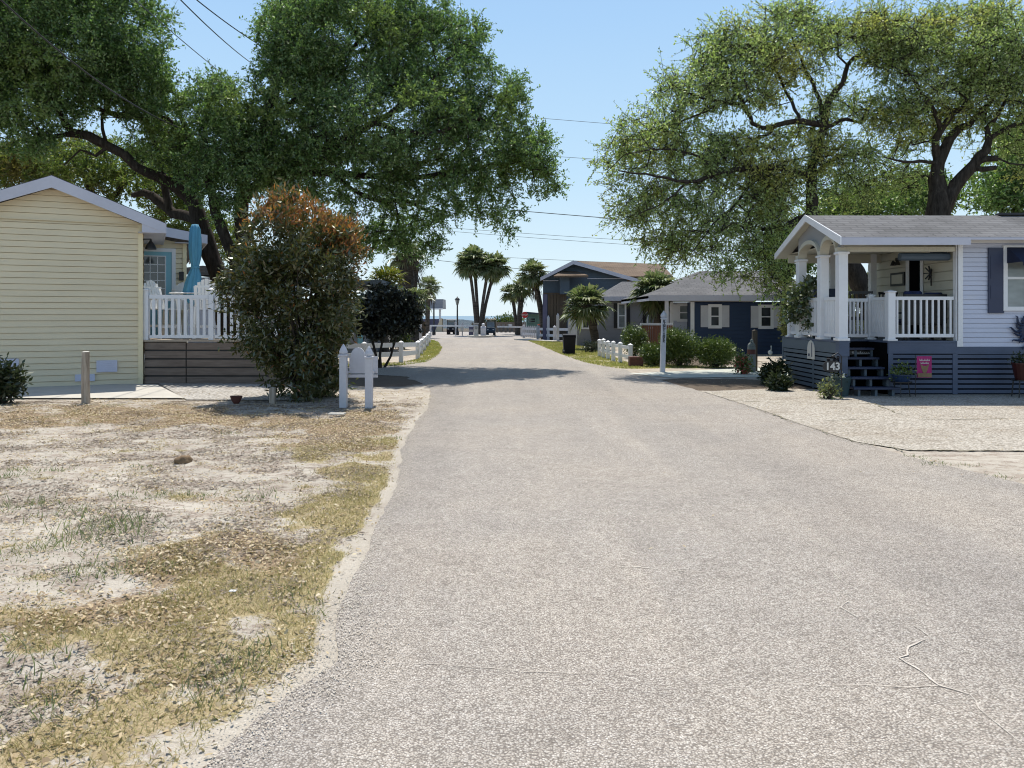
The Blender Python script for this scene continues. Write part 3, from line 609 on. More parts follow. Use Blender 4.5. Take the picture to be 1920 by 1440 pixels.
# weeds: tufts of grey green blades where the photo shows them
TU = [(90,780,.1),(165,795,.12),(30,885,.12),(100,885,.12),(140,970,.16),(190,1000,.28),(180,1075,.18),(60,1040,.14),(30,950,.16),(125,1020,.1),(235,935,.12),(300,930,.1),(370,930,.12),(480,930,.14),(40,1250,.2),(95,1330,.12),(200,1075,.14),(210,1005,.2),(270,880,.1),(420,813,.1),(520,820,.08),(205,760,.08),(440,1240,.12),(420,1275,.14),(380,1310,.12),(500,1230,.1),(560,1115,.1),(570,1150,.1),(15,900,.12),(75,955,.1),(260,980,.1),(310,1065,.08),(740,822,.1),(1750,870,.12),(1810,872,.08),(1640,832,.08),(1590,826,.06),(1670,838,.07),(1720,858,.1),(1880,895,.08),(1500,792,.05)]
X_ = []; Y_ = []; Hh = []
for a, b, s in TU:
    p = G(a, b); k = int(60*(s/.1)); X_.append(rng.normal(p[0], s*.9, k)); Y_.append(rng.normal(p[1], s*.8, k)); Hh.append(np.full(k, s))
for k in range(120):
    a = rng.uniform(0, 520); b = rng.uniform(800, 1120); p = G(a, b); q = 16; X_.append(rng.normal(p[0], .10, q)); Y_.append(rng.normal(p[1], .08, q)); Hh.append(np.full(q, .045))
x = np.concatenate(X_); y = np.concatenate(Y_); hh = np.concatenate(Hh); V = blades(x, y, .9, 1.1, .0028, 1.0).reshape(-1,3,3); V[:,2] = V[:,0]+(V[:,2]-V[:,0])*(hh*rng.uniform(.2,.7,len(hh)))[:,None]
o = npmesh('weeds', V.reshape(-1,3), 3, M['greenblade']); tag(o, 'sparse grey green weeds dotted over the bare sand', 'weeds', kind='stuff')
# ---------------------------------------------------------------- building helpers
def siding(mb, x0, x1, y, z0, ztop, step=.15, lip=.022, halfw=None, slot=.011):
    """lap siding on a wall that faces -Y; each course overhangs a recessed slot; halfw(z)->(xa,xb) clips the courses (gables)"""
    z = z0
    def w(q):
        a, b = halfw(q) if halfw else (x0, x1); return max(a, x0), min(b, x1)
    while z < ztop-1e-3:
        z2 = min(z+step, ztop); zm = max(z+.01, z2-slot); a0, b0 = w(z); a1, b1 = w(zm); a2, b2 = w(z2)
        mb.quad((a0,y-lip,z), (b0,y-lip,z), (b1,y-.004,zm), (a1,y-.004,zm)); mb.quad((a1,y-.004,zm), (b1,y-.004,zm), (b1,y+.03,zm), (a1,y+.03,zm)); mb.quad((a1,y+.03,zm), (b1,y+.03,zm), (b2,y+.03,z2), (a2,y+.03,z2)); mb.quad((a0,y+.03,z), (b0,y+.03,z), (b0,y-lip,z), (a0,y-lip,z)); z = z2
    return mb
def siding_x(mb, x, y0, y1, z0, ztop, step=.15, lip=.022, sgn=-1, slot=.022):
    """the same on a wall whose outward normal is sgn*X"""
    z = z0; xo = x+sgn*lip; xi = x-sgn*.03; xm = x+sgn*.004
    while z < ztop-1e-3:
        z2 = min(z+step, ztop); zm = max(z+.01, z2-slot)
        mb.quad((xo,y0,z), (xo,y1,z), (xm,y1,zm), (xm,y0,zm)); mb.quad((xm,y0,zm), (xm,y1,zm), (xi,y1,zm), (xi,y0,zm)); mb.quad((xi,y0,zm), (xi,y1,zm), (xi,y1,z2), (xi,y0,z2)); mb.quad((xi,y0,z), (xi,y1,z), (xo,y1,z), (xo,y0,z)); z = z2
    return mb
def frame(mb, x0, x1, y, z0, z1, w=.08, d=.04):
    mb.box(x0-w, x0, y-d, y, z0-w, z1+w); mb.box(x1, x1+w, y-d, y, z0-w, z1+w); mb.box(x0, x1, y-d, y, z1, z1+w); mb.box(x0, x1, y-d, y, z0-w, z0); return mb
def window(parent, x0, x1, y, z0, z1, w=.09, glass='glass', mull=(), shut=None, msh='white', sh_h=.0, frame_m='white'):
    f = obj('window', frame(MB(), x0, x1, y, z0, z1, w, .05), M[frame_m], parent)
    p = MB(); p.box(x0, x1, y-.020, y-.008, z0, z1); obj('pane', p, M[glass], f)
    b = MB(); zm = (z0+z1)/2; b.box(x0, x1, y-.038, y-.022, zm-.025, zm+.025)
    for q in mull: b.box(x0+(x1-x0)*q-.012, x0+(x1-x0)*q+.012, y-.034, y-.022, z0, zm-.025); b.box(x0+(x1-x0)*q-.012, x0+(x1-x0)*q+.012, y-.034, y-.022, zm+.025, z1)
    obj('sash', b, M[frame_m], f)
    if shut:
        for s in (-1, 1):
            xa = x0-w-shut if s < 0 else x1+w; sb = MB(); sb.box(xa, xa+shut, y-.045, y-.004, z0-w*.6+sh_h, z1+w*.6)
            n = max(4, int((z1-z0)/.09))
            for k in range(n): zz = z0+(z1-z0)*(k+.5)/n; sb.box(xa+.05, xa+shut-.05, y-.055, y-.045, zz-.02, zz+.02)
            obj('shutter', sb, M[msh], parent)
    return f
def gable_roof_y(parent, name, xm, hw, y0, y1, zr, slope, th, m, over=0):
    """two planes, ridge along Y"""
    mb = MB(); ze = zr-slope*hw
    for s in (-1, 1):
        a = (xm, y0, zr); b = (xm+s*hw, y0, ze); off = (0, y1-y0, 0)
        pr = [(xm,y0,zr),(xm+s*hw,y0,ze),(xm+s*hw,y0,ze-th),(xm,y0,zr-th)]
        mb.prism(pr if s > 0 else pr[::-1], off)
    return obj(name, mb, m, parent)
def blockpost(mb, x, y, z, w, h): return mb.cbox(x, y, z, w, w, h)
# ================================================================= YELLOW HOUSE (left); local frame: x along the front wall, y into the house
Yf = GY(720.5); CN = Vector((X(268, Yf), Yf)); AH = R(25.5); UU = Vector((math.cos(AH), math.sin(AH))); VV = Vector((-math.sin(AH), math.cos(AH)))
def LS(px, d=0.0):
    k = (px-CX)/F; c = CN+VV*d; return (c.x-k*c.y)/(k*UU.y-UU.x)
def LZ(py, s, d=0.0): return Z(py, (CN+VV*d+UU*s).y)
xa = LS(100); zr = LZ(352, xa); xr = 0.0; hw = -xa; sl = .41
house = thing('yellow_house', 'pale yellow house with lap siding and a low white edged gable facing the road', 'house', (0, 0, 0))
zc = zr-sl*hw; zl = LZ(421, 0)
mb = MB(); siding(mb, xa-hw, xr, 0, 0, zl, .14); obj('wall', mb, M['yellow'], house)
mb = MB(); siding(mb, xa-hw, xr, -.012, zl+.012, zr, .14, halfw=lambda z: (xa-min(hw, max(0,(zr-z)/sl)), xa+min(hw, max(0,(zr-z)/sl))))
mb.box(xa-hw, xr, -.05, -.035, zl-.012, zl+.012); obj('gable', mb, M['yellow'], house)
mb = MB(); mb.box(xr-.10, xr, -.06, .02, 0, zl-.02); obj('corner_trim', mb, M['yellowtrim'], house)
mb = MB(); siding_x(mb, xr, 0.02, 3.0, 0, zc+.05, .15, sgn=1); obj('side_wall', mb, M['yellow'], house); mb = MB(); siding_x(mb, xa-hw, 0.02, 3.0, 0, zc+.05, .15, sgn=-1); obj('side_wall', mb, M['yellow'], house)
y0 = -.38; ov = LS(312, y0)-xa; ztop = LZ(329, xa, y0)
gable_roof_y(house, 'roof', xa, ov, y0+.03, 3.2, ztop+.02, sl, .10, M['roofdark'])
mb = MB(); zt_e = ztop-sl*ov
for s in (-1, 1):
    p = [(xa, y0, ztop), (xa+s*ov, y0, zt_e), (xa+s*ov, y0, zt_e-.23), (xa, y0, ztop-.27)]
    mb.prism(p if s > 0 else p[::-1], (0,.028,0))
    mb.box(min(xa+s*ov, xa+s*(ov-.03)), max(xa+s*ov, xa+s*(ov-.03)), y0+.03, 3.1, zt_e-.23, zt_e-.02)
obj('rake_board', mb, M['fascia'], house)
mb = MB()
for s in (-1, 1):
    q = [(xa, y0+.03, ztop-.17), (xa+s*ov, y0+.03, zt_e-.17), (xa+s*ov, y0+.03, zt_e-.19), (xa, y0+.03, ztop-.19)]
    mb.prism(q if s > 0 else q[::-1], (0, -y0-.06, 0))
    xe = sorted((xa+s*(hw-.1), xa+s*(ov-.035))); z_ = zt_e-.225
    mb.box(xe[0], xe[1], y0+.03, 3.0, z_, z_+.012)
    mb.prism([(xa+s*(hw-.02), y0+.012, z_), (xa+s*ov-.03*s, y0+.012, z_), (xa+s*ov-.03*s, y0+.012, z_+.2), (xa+s*(hw-.02), y0+.012, z_+.2+sl*(ov-hw))][::(1 if s > 0 else -1)], (0,.014,0))
obj('soffit', mb, M['fascia'], house)
for (a, b, c, d) in ((181, 676, 220, 698), (-12, 673, 36, 695)):
    s0, s1 = LS(a), LS(c); z0, z1 = LZ(d, s0), LZ(b, s0); mb = MB(); mb.box(s0, s1, -.06, -.02, z0, z1)
    for k in range(6): zz = z0+(z1-z0)*(k+.5)/6; mb.box(s0+.03, s1-.03, -.067, -.061, zz-.006, zz+.006)
    obj('vent', mb, M['vent'], house)
mb = MB(); s0, s1 = LS(141), LS(178); mb.box(s0, s1, -.055, -.018, LZ(715,s0), LZ(702,s0)); obj('access_panel', mb, M['vent'], house)
# rear wing with the door
dW = 3.0; xc = LS(349, dW); xe = LS(389, dW-.38); ze = LZ(441, xe, dW-.38); dz = Z(637.5, Yf); zt = LZ(457, xc, dW)
_sl = (min(ze+(xe-xa)*sl, ztop-.35)-ze)/(xe-xa); mb = MB(); siding(mb, -1.2, xc, dW, .6, zt+(xc+1.2)*_sl*.93, .14, halfw=lambda z: (-1.2, xc if z <= zt else xc-(z-zt)/_sl)); obj('wing_wall', mb, M['yellow'], house)
mb = MB(); siding_x(mb, xc, dW, 12, 0, zt, .15, sgn=1); obj('wing_side_wall', mb, M['yellow'], house)
mb = MB(); mb.box(xc-.09, xc+.01, dW-.06, dW+.02, .6, zt); obj('corner_trim', mb, M['yellowtrim'], house)
xm2 = xa; zm2 = min(ze+(xe-xm2)*sl, ztop-.35); sl2 = (zm2-ze)/(xe-xm2)
mb = MB(); mb.prism([(xe-2.6,dW-.38,ze+2.6*sl2),(xe,dW-.38,ze),(xe,dW-.38,ze-.24),(xe-2.6,dW-.38,ze+2.6*sl2-.28)], (0,.028,0)); mb.box(xe-.03, xe, dW-.35, 12.2, ze-.24, ze-.01); mb.box(xc-.3, xe-.03, dW-.35, dW-.03, ze-.235, ze-.225)
obj('rake_board', mb, M['fascia'], house)
mb = MB(); xm2 = xa; zm2 = min(ze+(xe-xm2)*sl, ztop-.35); sl2 = (zm2-ze)/(xe-xm2); mb.prism([(xm2,dW-.34,zm2+.02),(xe,dW-.34,ze+.02),(xe,dW-.34,ze-.1),(xm2,dW-.34,zm2-.1)], (0,12,0)); mb.prism([(xm2,dW-.34,zm2+.02),(xm2,dW-.34,zm2-.1),(xm2-hw-.1,dW-.34,zm2-sl*(hw+.1)-.1),(xm2-hw-.1,dW-.34,zm2-sl*(hw+.1)+.02)], (0,12,0)); obj('roof', mb, M['roofdark'], house)
xd0, xd1 = LS(268, dW), LS(322, dW); zd1 = LZ(473, xd1, dW)
mb = MB(); mb.box(xd0-.25, xd1, dW-.05, dW-.022, dz, zd1); door = obj('door', mb, M['teal'], house)
gx0, gx1 = xd0-.12, LS(309, dW); gz0, gz1 = LZ(556, gx1, dW), LZ(482, gx1, dW)
mb = MB(); mb.box(gx0, gx1, dW-.058, dW-.051, gz0, gz1); obj('pane', mb, M['glass'], door)
mb = MB(); frame(mb, gx0, gx1, dW-.051, gz0, gz1, .03, .03)
for k in range(1, 5): zz = gz0+(gz1-gz0)*k/5; mb.box(gx0, gx1, dW-.068, dW-.059, zz-.011, zz+.011)
for k in range(1, 4): xx = gx1-.185*k; mb.box(xx-.011, xx+.011, dW-.072, dW-.0685, gz0, gz1)
obj('muntin', mb, M['white'], door)
mb = MB(); mb.box(xd1, xd1+.1, dW-.07, dW-.005, dz, zd1+.1); mb.box(xd0-.3, xd1, dW-.07, dW-.005, zd1, zd1+.1); obj('door_frame', mb, M['white'], house)
mb = MB(); s0 = LS(340, dW); z0 = LZ(518, s0, dW); mb.box(s0-.06, s0+.06, dW-.11, dW-.01, z0-.12, z0+.12); obj('outlet_box', mb, M['black'], house)
mb = MB(); z0 = LZ(452, .1, .2); mb.lathe((.17, .2, z0-.2), [(.13,0),(.13,.03),(.09,.12),(.03,.2),(.02,.26)], 12); mb.beam((.0, .2, z0+.04), (.18, .2, z0+.05), .03, .03); obj('porch_light', mb, M['black'], house)
house.location = (CN.x, CN.y, 0); house.rotation_euler = (0, 0, AH)
# ------------------------------------------------ deck with railing
deck = thing('wooden_deck', 'raised deck with brown board skirt and white railing beside the yellow house', 'deck', (X(400,Yf), Yf, 0))
xk0, xk1 = CN.x+.02, X(545, Yf); mb = MB(); n = 5; zs = dz-.04
for k in range(n):
    za = zs*k/n+.015; zb = zs*(k+1)/n-.024
    for (p, q) in ((xk0+.02, X(348,Yf)), (X(350,Yf), xk1)): mb.box(p, q, Yf, Yf+.03, za, zb)
obj('skirt', mb, M['deckskirt'], deck)
mb = MB(); mb.box(xk0, xk1, Yf+.06, Yf+.08, 0, zs-.02); obj('skirt_shade_sheet', mb, M['black'], deck)  # added black sheet, stands in for the shade between the boards
c1 = CN+VV*2.96+UU*.02; c2 = CN+VV*2.96+UU*(xc+.0); mb = MB(); mb.prism([(xk0,Yf-.03,dz-.04),(xk1,Yf-.03,dz-.04),(xk1,c2.y,dz-.04),(c2.x,c2.y,dz-.04),(c1.x,c1.y,dz-.04),(CN.x+.03,CN.y+.02,dz-.04)], (0,0,.04)); obj('floor', mb, M['deckfloor'], deck)
yr_ = Yf+.06; zt_ = Z(553, yr_); zb_ = Z(634, yr_)
for px in (275, 397, 520):
    mb = MB(); mb.cbox(X(px,yr_), yr_, dz, .12, .12, Z(545,yr_)-dz); mb.cbox(X(px,yr_), yr_, Z(545,yr_), .15, .15, .03); mb.pyramid(X(px,yr_), yr_, Z(545,yr_)+.03, .14, .04); obj('post', mb, M['white'], deck, bevel=.004)
for (a, b) in ((280, 391.5), (402, 514)):
    mb = MB(); mb.box(X(a,yr_)+.01, X(b,yr_)-.01, yr_-.03, yr_+.03, zt_-.09, zt_); rl = obj('railing', mb, M['white'], deck)
    mb = MB(); mb.box(X(a,yr_)+.01, X(b,yr_)-.01, yr_-.025, yr_+.025, zb_, zb_+.07); obj('bottom_rail', mb, M['white'], rl)
    k = int((X(b,yr_)-X(a,yr_))/.148); proto = None
    for i in range(k):
        xx = X(a,yr_)+(X(b,yr_)-X(a,yr_))*(i+.7)/(k+.4)
        if proto is None:
            mb = MB(); mb.box(xx-.034, xx+.034, yr_-.015, yr_+.015, zb_+.07, zt_-.09); proto = obj('baluster', mb, M['white'], rl); x0_ = xx
        else: c = proto.copy(); COL.objects.link(c); c.parent = rl; c.location = (xx-x0_, 0, 0)
# ------------------------------------------------ deck furniture
def bar_chair(name, label, loc, rot):
    t = thing(name, label, 'chair', (0,0,0), 'white slatted chairs on the deck'); m = M['plasticwhite']
    mb = MB()
    for k in range(5): mb.box(-.26, .26, -.24+k*.1, -.15+k*.1, .74, .765)
    obj('seat', mb, m, t)
    for s in (-1, 1):
        for (y, y2) in ((-.25, -.19), (.24, .32)):
            mb = MB(); mb.beam((s*.30, y2 if y > 0 else y-.06, 0), (s*.27, y, .80 if y > 0 else .98), .045, .09, (0,1,0)); obj('leg', mb, m, t)
        mb = MB(); mb.box(s*.33-.07, s*.33+.07, -.34, .26, .98, 1.003); obj('armrest', mb, m, t)
    mb = MB()
    for k in range(-3, 4):
        h = .74-.035*k*k*.55; mb.prism([(k*.079-.035, .22, .76), (k*.079+.035, .22, .76), (k*.085+.037, .44, .76+h-(.02 if k > 0 else .0)), (k*.085-.037, .44, .76+h-(.02 if k < 0 else 0))], (0,.02,0))
    mb.box(-.27, .27, .30, .33, .98, 1.04); mb.box(-.27, .27, .385, .41, 1.28, 1.33); obj('backrest', mb, m, t)
    mb = MB(); mb.box(-.28, .28, -.23, -.20, .28, .34); mb.box(-.30,-.27,-.2,.24,.30,.36); mb.box(.27,.30,-.2,.24,.30,.36); obj('stretcher', mb, m, t)
    t.location = loc; t.rotation_euler = (0,0,rot); return t
bar_chair('deck_chair', 'white slatted bar chair half hidden by the house corner, turned to the table', (X(304,19.5), 19.5, dz), R(62))
bar_chair('deck_chair', 'white slatted bar chair behind the table, in front of the teal door frame', (X(334,20.7), 20.7, dz), R(8))
bar_chair('deck_chair', 'white slatted bar chair with its back to the railing, right of the turquoise umbrella', (X(388,19.4), 19.4, dz), R(200))
tb = thing('bar_table', 'white round bar table under the closed turquoise umbrella', 'table', (X(352,20.1), 20.1, dz))
zt2 = Z(549, 20.1)-dz; c = (X(352,20.1), 20.1, dz)
obj('tabletop', MB().lathe((c[0],c[1],c[2]+zt2-.03), [(.44,0),(.46,.015),(.44,.03)], 24), M['plasticwhite'], tb)
for k in range(4):
    a = R(45+90*k); mb = MB(); mb.beam((c[0]+.30*math.cos(a), c[1]+.30*math.sin(a), c[2]), (c[0]+.16*math.cos(a), c[1]+.16*math.sin(a), c[2]+zt2-.03), .06, .06); obj('leg', mb, M['plasticwhite'], tb)
um = thing('deck_umbrella', 'closed turquoise umbrella tied at the middle, standing on the deck', 'umbrella', (X(366,20.1), 20.1, dz))
mb = MB(); cx_, cy_ = X(366,20.1), 20.1; rows = [(420,.02,0),(421,.10,0),(429,.15,0),(445,.175,.0),(465,.185,.0),(485,.16,0),(497,.115,0),(503,.115,-.01),(515,.18,-.03),(530,.235,-.06),(548,.27,-.09),(560,.25,-.10),(566,.17,-.06)]
vs = []; fs = []; nn = 40
for i, (py, r, dx) in enumerate(rows):
    for k in range(nn):
        t = 2*math.pi*k/nn; f = 1+.15*math.cos(8*t+.25*i)*(0 if i < 2 else 1); zz = Z(py,20.1)+.09*math.cos(t-2.6)*max(0,i-9)/3+(.05*math.cos(8*t+.5) if i > 10 else 0)
        vs.append((cx_+dx*.7+r*.8*f*math.cos(t), cy_+r*.8*f*math.sin(t), zz))
for i in range(len(rows)-1):
    for k in range(nn): fs.append((i*nn+k, i*nn+(k+1)%nn, (i+1)*nn+(k+1)%nn, (i+1)*nn+k))
fs.append(tuple(range(nn))); mb.add(vs, fs); obj('canopy', mb, M['umb'], um, smooth=True)
mb = MB(); mb.tube([(cx_,cy_,dz), (cx_,cy_,Z(440,20.1))], .022, 8); obj('pole', mb, M['white'], um)
mb = MB(); mb.lathe((cx_+.0, cy_, Z(503,20.1)), [(.105,0),(.112,.02),(.105,.05)], 20); obj('tie_strap', mb, M['umb'], um)
mb = MB(); mb.lathe((cx_, cy_, dz), [(.25,0),(.25,.05),(.05,.09),(.03,.3)], 16); obj('base', mb, M['black'], um)
# ------------------------------------------------ trailer behind the deck, low building behind the bush
t = thing('white_trailer', 'white flat roofed trailer home glimpsed behind the deck umbrella', 'trailer', (X(410,34), 34, 0))
mb = MB(); siding(mb, X(352,34), X(520,34), 34, .3, Z(520,34), .2); mb.box(X(352,34), X(520,34), 34.02, 38, .3, Z(520,34)); obj('wall', mb, M['whitesiding'], t)
mb = MB(); mb.prism([(X(345,33.8),33.8,Z(502,33.8)),(X(380,33.8),33.8,Z(498,33.8)),(X(530,33.8),33.8,Z(513,33.8)),(X(530,33.8),33.8,Z(520,33.8)),(X(345,33.8),33.8,Z(514,33.8))], (0,4.5,0)); obj('roof', mb, M['roofblue'], t)
window(t, X(425,34), X(450,34), 33.99, Z(560,34), Z(535,34))
t = thing('grey_cottage', 'low grey cottage with a teal corner board half hidden behind the red tipped bush', 'cottage', (X(640,33), 33, 0))
mb = MB(); siding(mb, X(540,33), X(678,33), 33, 0, Z(560,33), .18); mb.box(X(540,33), X(678,33), 33.02, 39, 0, Z(560,33)); obj('wall', mb, M['greysiding'], t)
mb = MB(); mb.box(X(671,33), X(680,33), 32.93, 33.1, 0, Z(560,33)); obj('corner_board', mb, M['teal'], t)
window(t, X(645,33), X(660,33), 32.98, Z(628,33), Z(600,33))
mb = MB(); mb.box(X(530,32.6), X(716,32.6), 32.6, 39.4, Z(533,32.6), Z(525,32.6)); obj('roof', mb, M['darkslate'], t)
mb = MB(); mb.box(X(709,32.8), X(715,32.8), 32.75, 32.9, 0, Z(533,32.8)); obj('post', mb, M['darkslate'], t)
# ================================================================= WHITE HOUSE WITH PORCH (right)
Yp = 16.0; XL = X(1575, Yp); XH = X(1795, Yp); fl = Z(639, Yp); yb = 19.35
wh = thing('white_house', 'white mobile home with slate blue slat skirting and a gabled corner porch', 'house', (XH, Yp, 0))
zs0 = Z(650, Yp); ze = Z(443, Yp); XE = 17.5
wx0, wx1, wz0, wz1 = X(1886,Yp), X(1966,Yp), Z(575,Yp), Z(468,Yp)
obj('wall', siding(MB(), XH, XE, Yp, zs0, ze, .098, .014, None, .009), M['whitesiding'], wh)
mb = MB(); siding_x(mb, XH, Yp, 20, zs0, ze+.0, .2, .012); obj('end_wall', mb, M['cream'], wh)
mb = MB(); mb.box(XH-.02, XH+.10, Yp-.035, Yp-.003, zs0, ze); mb.box(XH-.035, XH-.002, Yp-.035, Yp+.10, fl, ze); obj('corner_trim', mb, M['white'], wh)
mb = MB(); mb.box(XH-.03, XE, Yp-.05, Yp-.002, ze-.14, ze+.02); obj('frieze_board', mb, M['white'], wh)
# roof
yR, zR = 17.45, Z(404, 17.45); y0, y1 = 15.58, 19.45; zE0 = Z(444, y0); zE1 = zR-(zR-zE0)/(yR-y0)*(y1-yR); x0 = X(1510, yR)-.02; th = .06
def roofpl(mb, xa, xb, dz=0, th=.06):
    mb.prism([(xa,y0,zE0+dz),(xa,yR,zR+dz),(xa,yR,zR-th+dz),(xa,y0,zE0-th+dz)], (xb-xa,0,0)); mb.prism([(xa,yR,zR+dz),(xa,y1,zE1+dz),(xa,y1,zE1-th+dz),(xa,yR,zR-th+dz)], (xb-xa,0,0))
mb = MB(); roofpl(mb, x0+.03, XE); obj('roof', mb, M['roofgrey'], wh)
mb = MB(); mb.box(X(1873,17.4), XE, yR-.09, yR+.09, zR+.005, zR+.05); obj('ridge_cap', mb, M['roofdark'], wh)
mb = MB(); mb.box(x0+.03, XH+.02, y0-.025, y0-.001, zE0-.165, zE0-.012); mb.box(XH+.02, XE, y0-.02, y0-.001, zE0-.06, zE0-.012); obj('fascia', mb, M['fascia'], wh)
mb = MB()
for (ya, za, yc, zc_) in ((y0-.03, zE0+.005, yR, zR+.015), (yR, zR+.015, y1, zE1+.01)):
    mb.prism([(x0,ya,za),(x0,yc,zc_),(x0,yc,zc_-.14),(x0,ya,za-.17)], (.028,0,0))
obj('rake_board', mb, M['white'], wh)
# soffit under the overhanging gable, ceiling, gable panel, arches
mb = MB(); zc0 = Z(472, Yp+.05)
mb.prism([(x0+.03,y0,zE0-.10),(x0+.03,yR,zR-.10),(x0+.03,yR,zR-.115),(x0+.03,y0,zE0-.115)], (XL-x0+.1,0,0)); mb.prism([(x0+.03,yR,zR-.10),(x0+.03,y1,zE1-.10),(x0+.03,y1,zE1-.115),(x0+.03,yR,zR-.115)], (XL-x0+.1,0,0))
mb.box(XL+.14, XH-.04, Yp+.12, y1-.1, zc0+.20, zc0+.22); obj('soffit', mb, M['cream'], wh)
rz = lambda y: (zE0+(y-y0)/(yR-y0)*(zR-zE0) if y < yR else zR-(y-yR)/(yR-y0)*(zR-zE0))-.118
Y1, Y2, Y3, Y4 = Yp+.06, 17.0, 18.28, 19.0
def arch(y):
    for a, b in ((Y1+.07, Y2-.07), (Y2+.07, Y3-.07)):
        if a < y < b: return zc0+.0+.30*math.sqrt(max(0, 1-((y-(a+b)/2)/((b-a)/2))**2))
    return zc0
def strip(mb, ys, lo, hi, xa, xb):
    for p, q in zip(ys[:-1], ys[1:]):
        a, b, c, d = lo(p), lo(q), hi(q), hi(p)
        if c-b < .003 and d-a < .003: continue
        mb.prism([(xa,p,a),(xa,q,b),(xa,q,max(b,c)),(xa,p,max(a,d))], (xb-xa,0,0))
ys = list(np.linspace(Y1-.05, Y3+.10, 80))
mb = MB(); strip(mb, ys, lambda y: min(arch(y)+.085, rz(y)), rz, XL+.02, XL+.09); obj('gable_panel', mb, M['greypanel'], wh)
mb = MB(); strip(mb, ys, arch, lambda y: min(arch(y)+.09, rz(y)), XL-.05, XL+.15); obj('arch_trim', mb, M['cream'], wh)
mb = MB(); mb.box(XL+.15, XH-.04, Y1-.06, Y1+.06, zc0, zE0-.165); 
for k in range(26): xx = XL+.2+k*(XH-XL-.3)/26; mb.box(xx-.004, xx+.004, Y1-.064, Y1-.0601, zc0+.01, zE0-.18)
obj('beam', mb, M['cream'], wh)
mb = MB(); mb.cbox(XH-.20, Yp+.35, zc0-.02, .3, .1, .1); mb.tube([(XL+1.35, Yp+.22, zc0-.09), (XH-.06, Yp+.22, zc0-.09)], .085, 10); obj('roller_blind', mb, M['darkslate'], wh)
# posts
for (px_, py_, h) in ((XL+.06, Y1, zc0), (XL+.05, Y2, zc0), (XL+.05, Y3, zc0)):
    mb = MB(); mb.cbox(px_, py_, fl, .19, .19, h-fl); mb.cbox(px_, py_, fl, .25, .25, .06); mb.cbox(px_, py_, h-.055, .24, .24, .05); obj('porch_post', mb, M['white'], wh, bevel=.006)
for (xx, yy) in ((X(1636,19.25), 19.25), (X(1560,19.25),19.25)):
    mb = MB(); mb.cbox(xx, yy, fl, .14, .14, zc0+.2-fl); obj('porch_post', mb, M['white'], wh)
mb = MB(); mb.box(XL+.1, XH-.05, 19.2, 19.3, zc0-.02, zc0+.19); obj('rear_beam', mb, M['cream'], wh)
# rails
def vrail(a, b, z0, z1, n, w=.05):
    a = Vector((*a,0)); b = Vector((*b,0)); mb = MB(); up = Vector((0,0,1))
    mb.beam(a+up*(z1-.035), b+up*(z1-.035), .055, .07); r = obj('railing', mb, M['white'], wh); pr = None
    mb = MB(); mb.beam(a+up*(z0+.035), b+up*(z0+.035), .055, .07); obj('bottom_rail', mb, M['white'], r)
    for i in range(n):
        p = a.lerp(b, (i+.5)/n)
        if pr is None:
            mb = MB(); mb.beam(p+up*(z0+.07), p+up*(z1-.07), .036, .036); pr = obj('baluster', mb, M['white'], r); p0 = p
        else: c = pr.copy(); COL.objects.link(c); c.parent = r; c.location = p-p0
    return r
rz0, rz1 = Z(632.5,Yp), Z(556,Yp); XS = X(1672,Yp)
for (px_, py_, w, zt) in ((XS, Yp+.06, .15, Z(548,Yp)), (XL+.05, 18.97, .13, rz1+.05), (XS-.0, 16.95, .12, Z(555,16.95))):
    mb = MB(); mb.cbox(px_, py_, fl, w, w, zt-fl); mb.cbox(px_, py_, fl, w+.06, w+.06, .035); mb.cbox(px_, py_, zt, w+.04, w+.04, .02); mb.pyramid(px_, py_, zt+.02, w+.02, .035); obj('rail_post', mb, M['white'], wh, bevel=.004)
vrail((XS+.08, Yp+.06), (XH-.05, Yp+.06), rz0, rz1, 10)
vrail((XS, Yp+.14), (XS, 16.88), rz0, rz1, 8)
vrail((XL+.16, 16.95), (XS-.07, 16.95), rz0-.02, rz1-.02, 10)
for (a, b, n) in ((Y1+.11, Y2-.11, 8), (Y2+.11, Y3-.11, 11), (Y3+.11, 18.9, 6)): vrail((XL+.05, a), (XL+.05, b), rz0, rz1, n)
vrail((XL+.15, 19.25), (X(1636,19.25)-.08, 19.25), rz0, rz1, 16); vrail((X(1636,19.25)+.08, 19.25), (XH-.03, 19.25), rz0, rz1, 4)
# porch floor and skirting
mb = MB(); mb.box(XL-.02, XH-.03, 16.92, yb, fl-.04, fl); mb.box(XS-.1, XH-.03, Yp-.03, 16.92, fl-.04, fl); mb.box(XL-.02, XL+.2, Yp-.03, 16.92, fl-.04, fl); obj('porch_floor', mb, M['slatefront'], wh)
zf = Z(663,Yp)
mb = MB(); mb.box(XL-.03, XL, Yp+.12, yb, zf, fl-.045); n = 8
for k in range(n): za = .03+(zf-.03)*k/n; mb.box(XL-.025, XL, Yp+.1, yb, za+.010, za+(zf-.03)/n-.020)
for yy in (17.35, yb-.06): mb.box(XL-.034, XL-.0255, yy-.04, yy+.04, .02, zf)
obj('side_skirt', mb, M['slate'], wh)
mb = MB(); mb.box(XL+.06, XL+.08, Yp+.1, yb, .0, fl-.06); mb.box(XS-.06, XE, Yp+.07, Yp+.09, 0, zs0-.03); mb.box(XL+.2, XS-.06, 16.95, 16.97, 0, fl-.05); mb.box(XL+.06, XE, yb-.03, yb, 0, fl-.06); mb.box(XS-.10,XS-.07,Yp+.05,16.95,0,fl-.05); obj('skirt_shade_sheet', mb, M['void'], wh)  # added near-black sheets in place of the shade under porch and steps
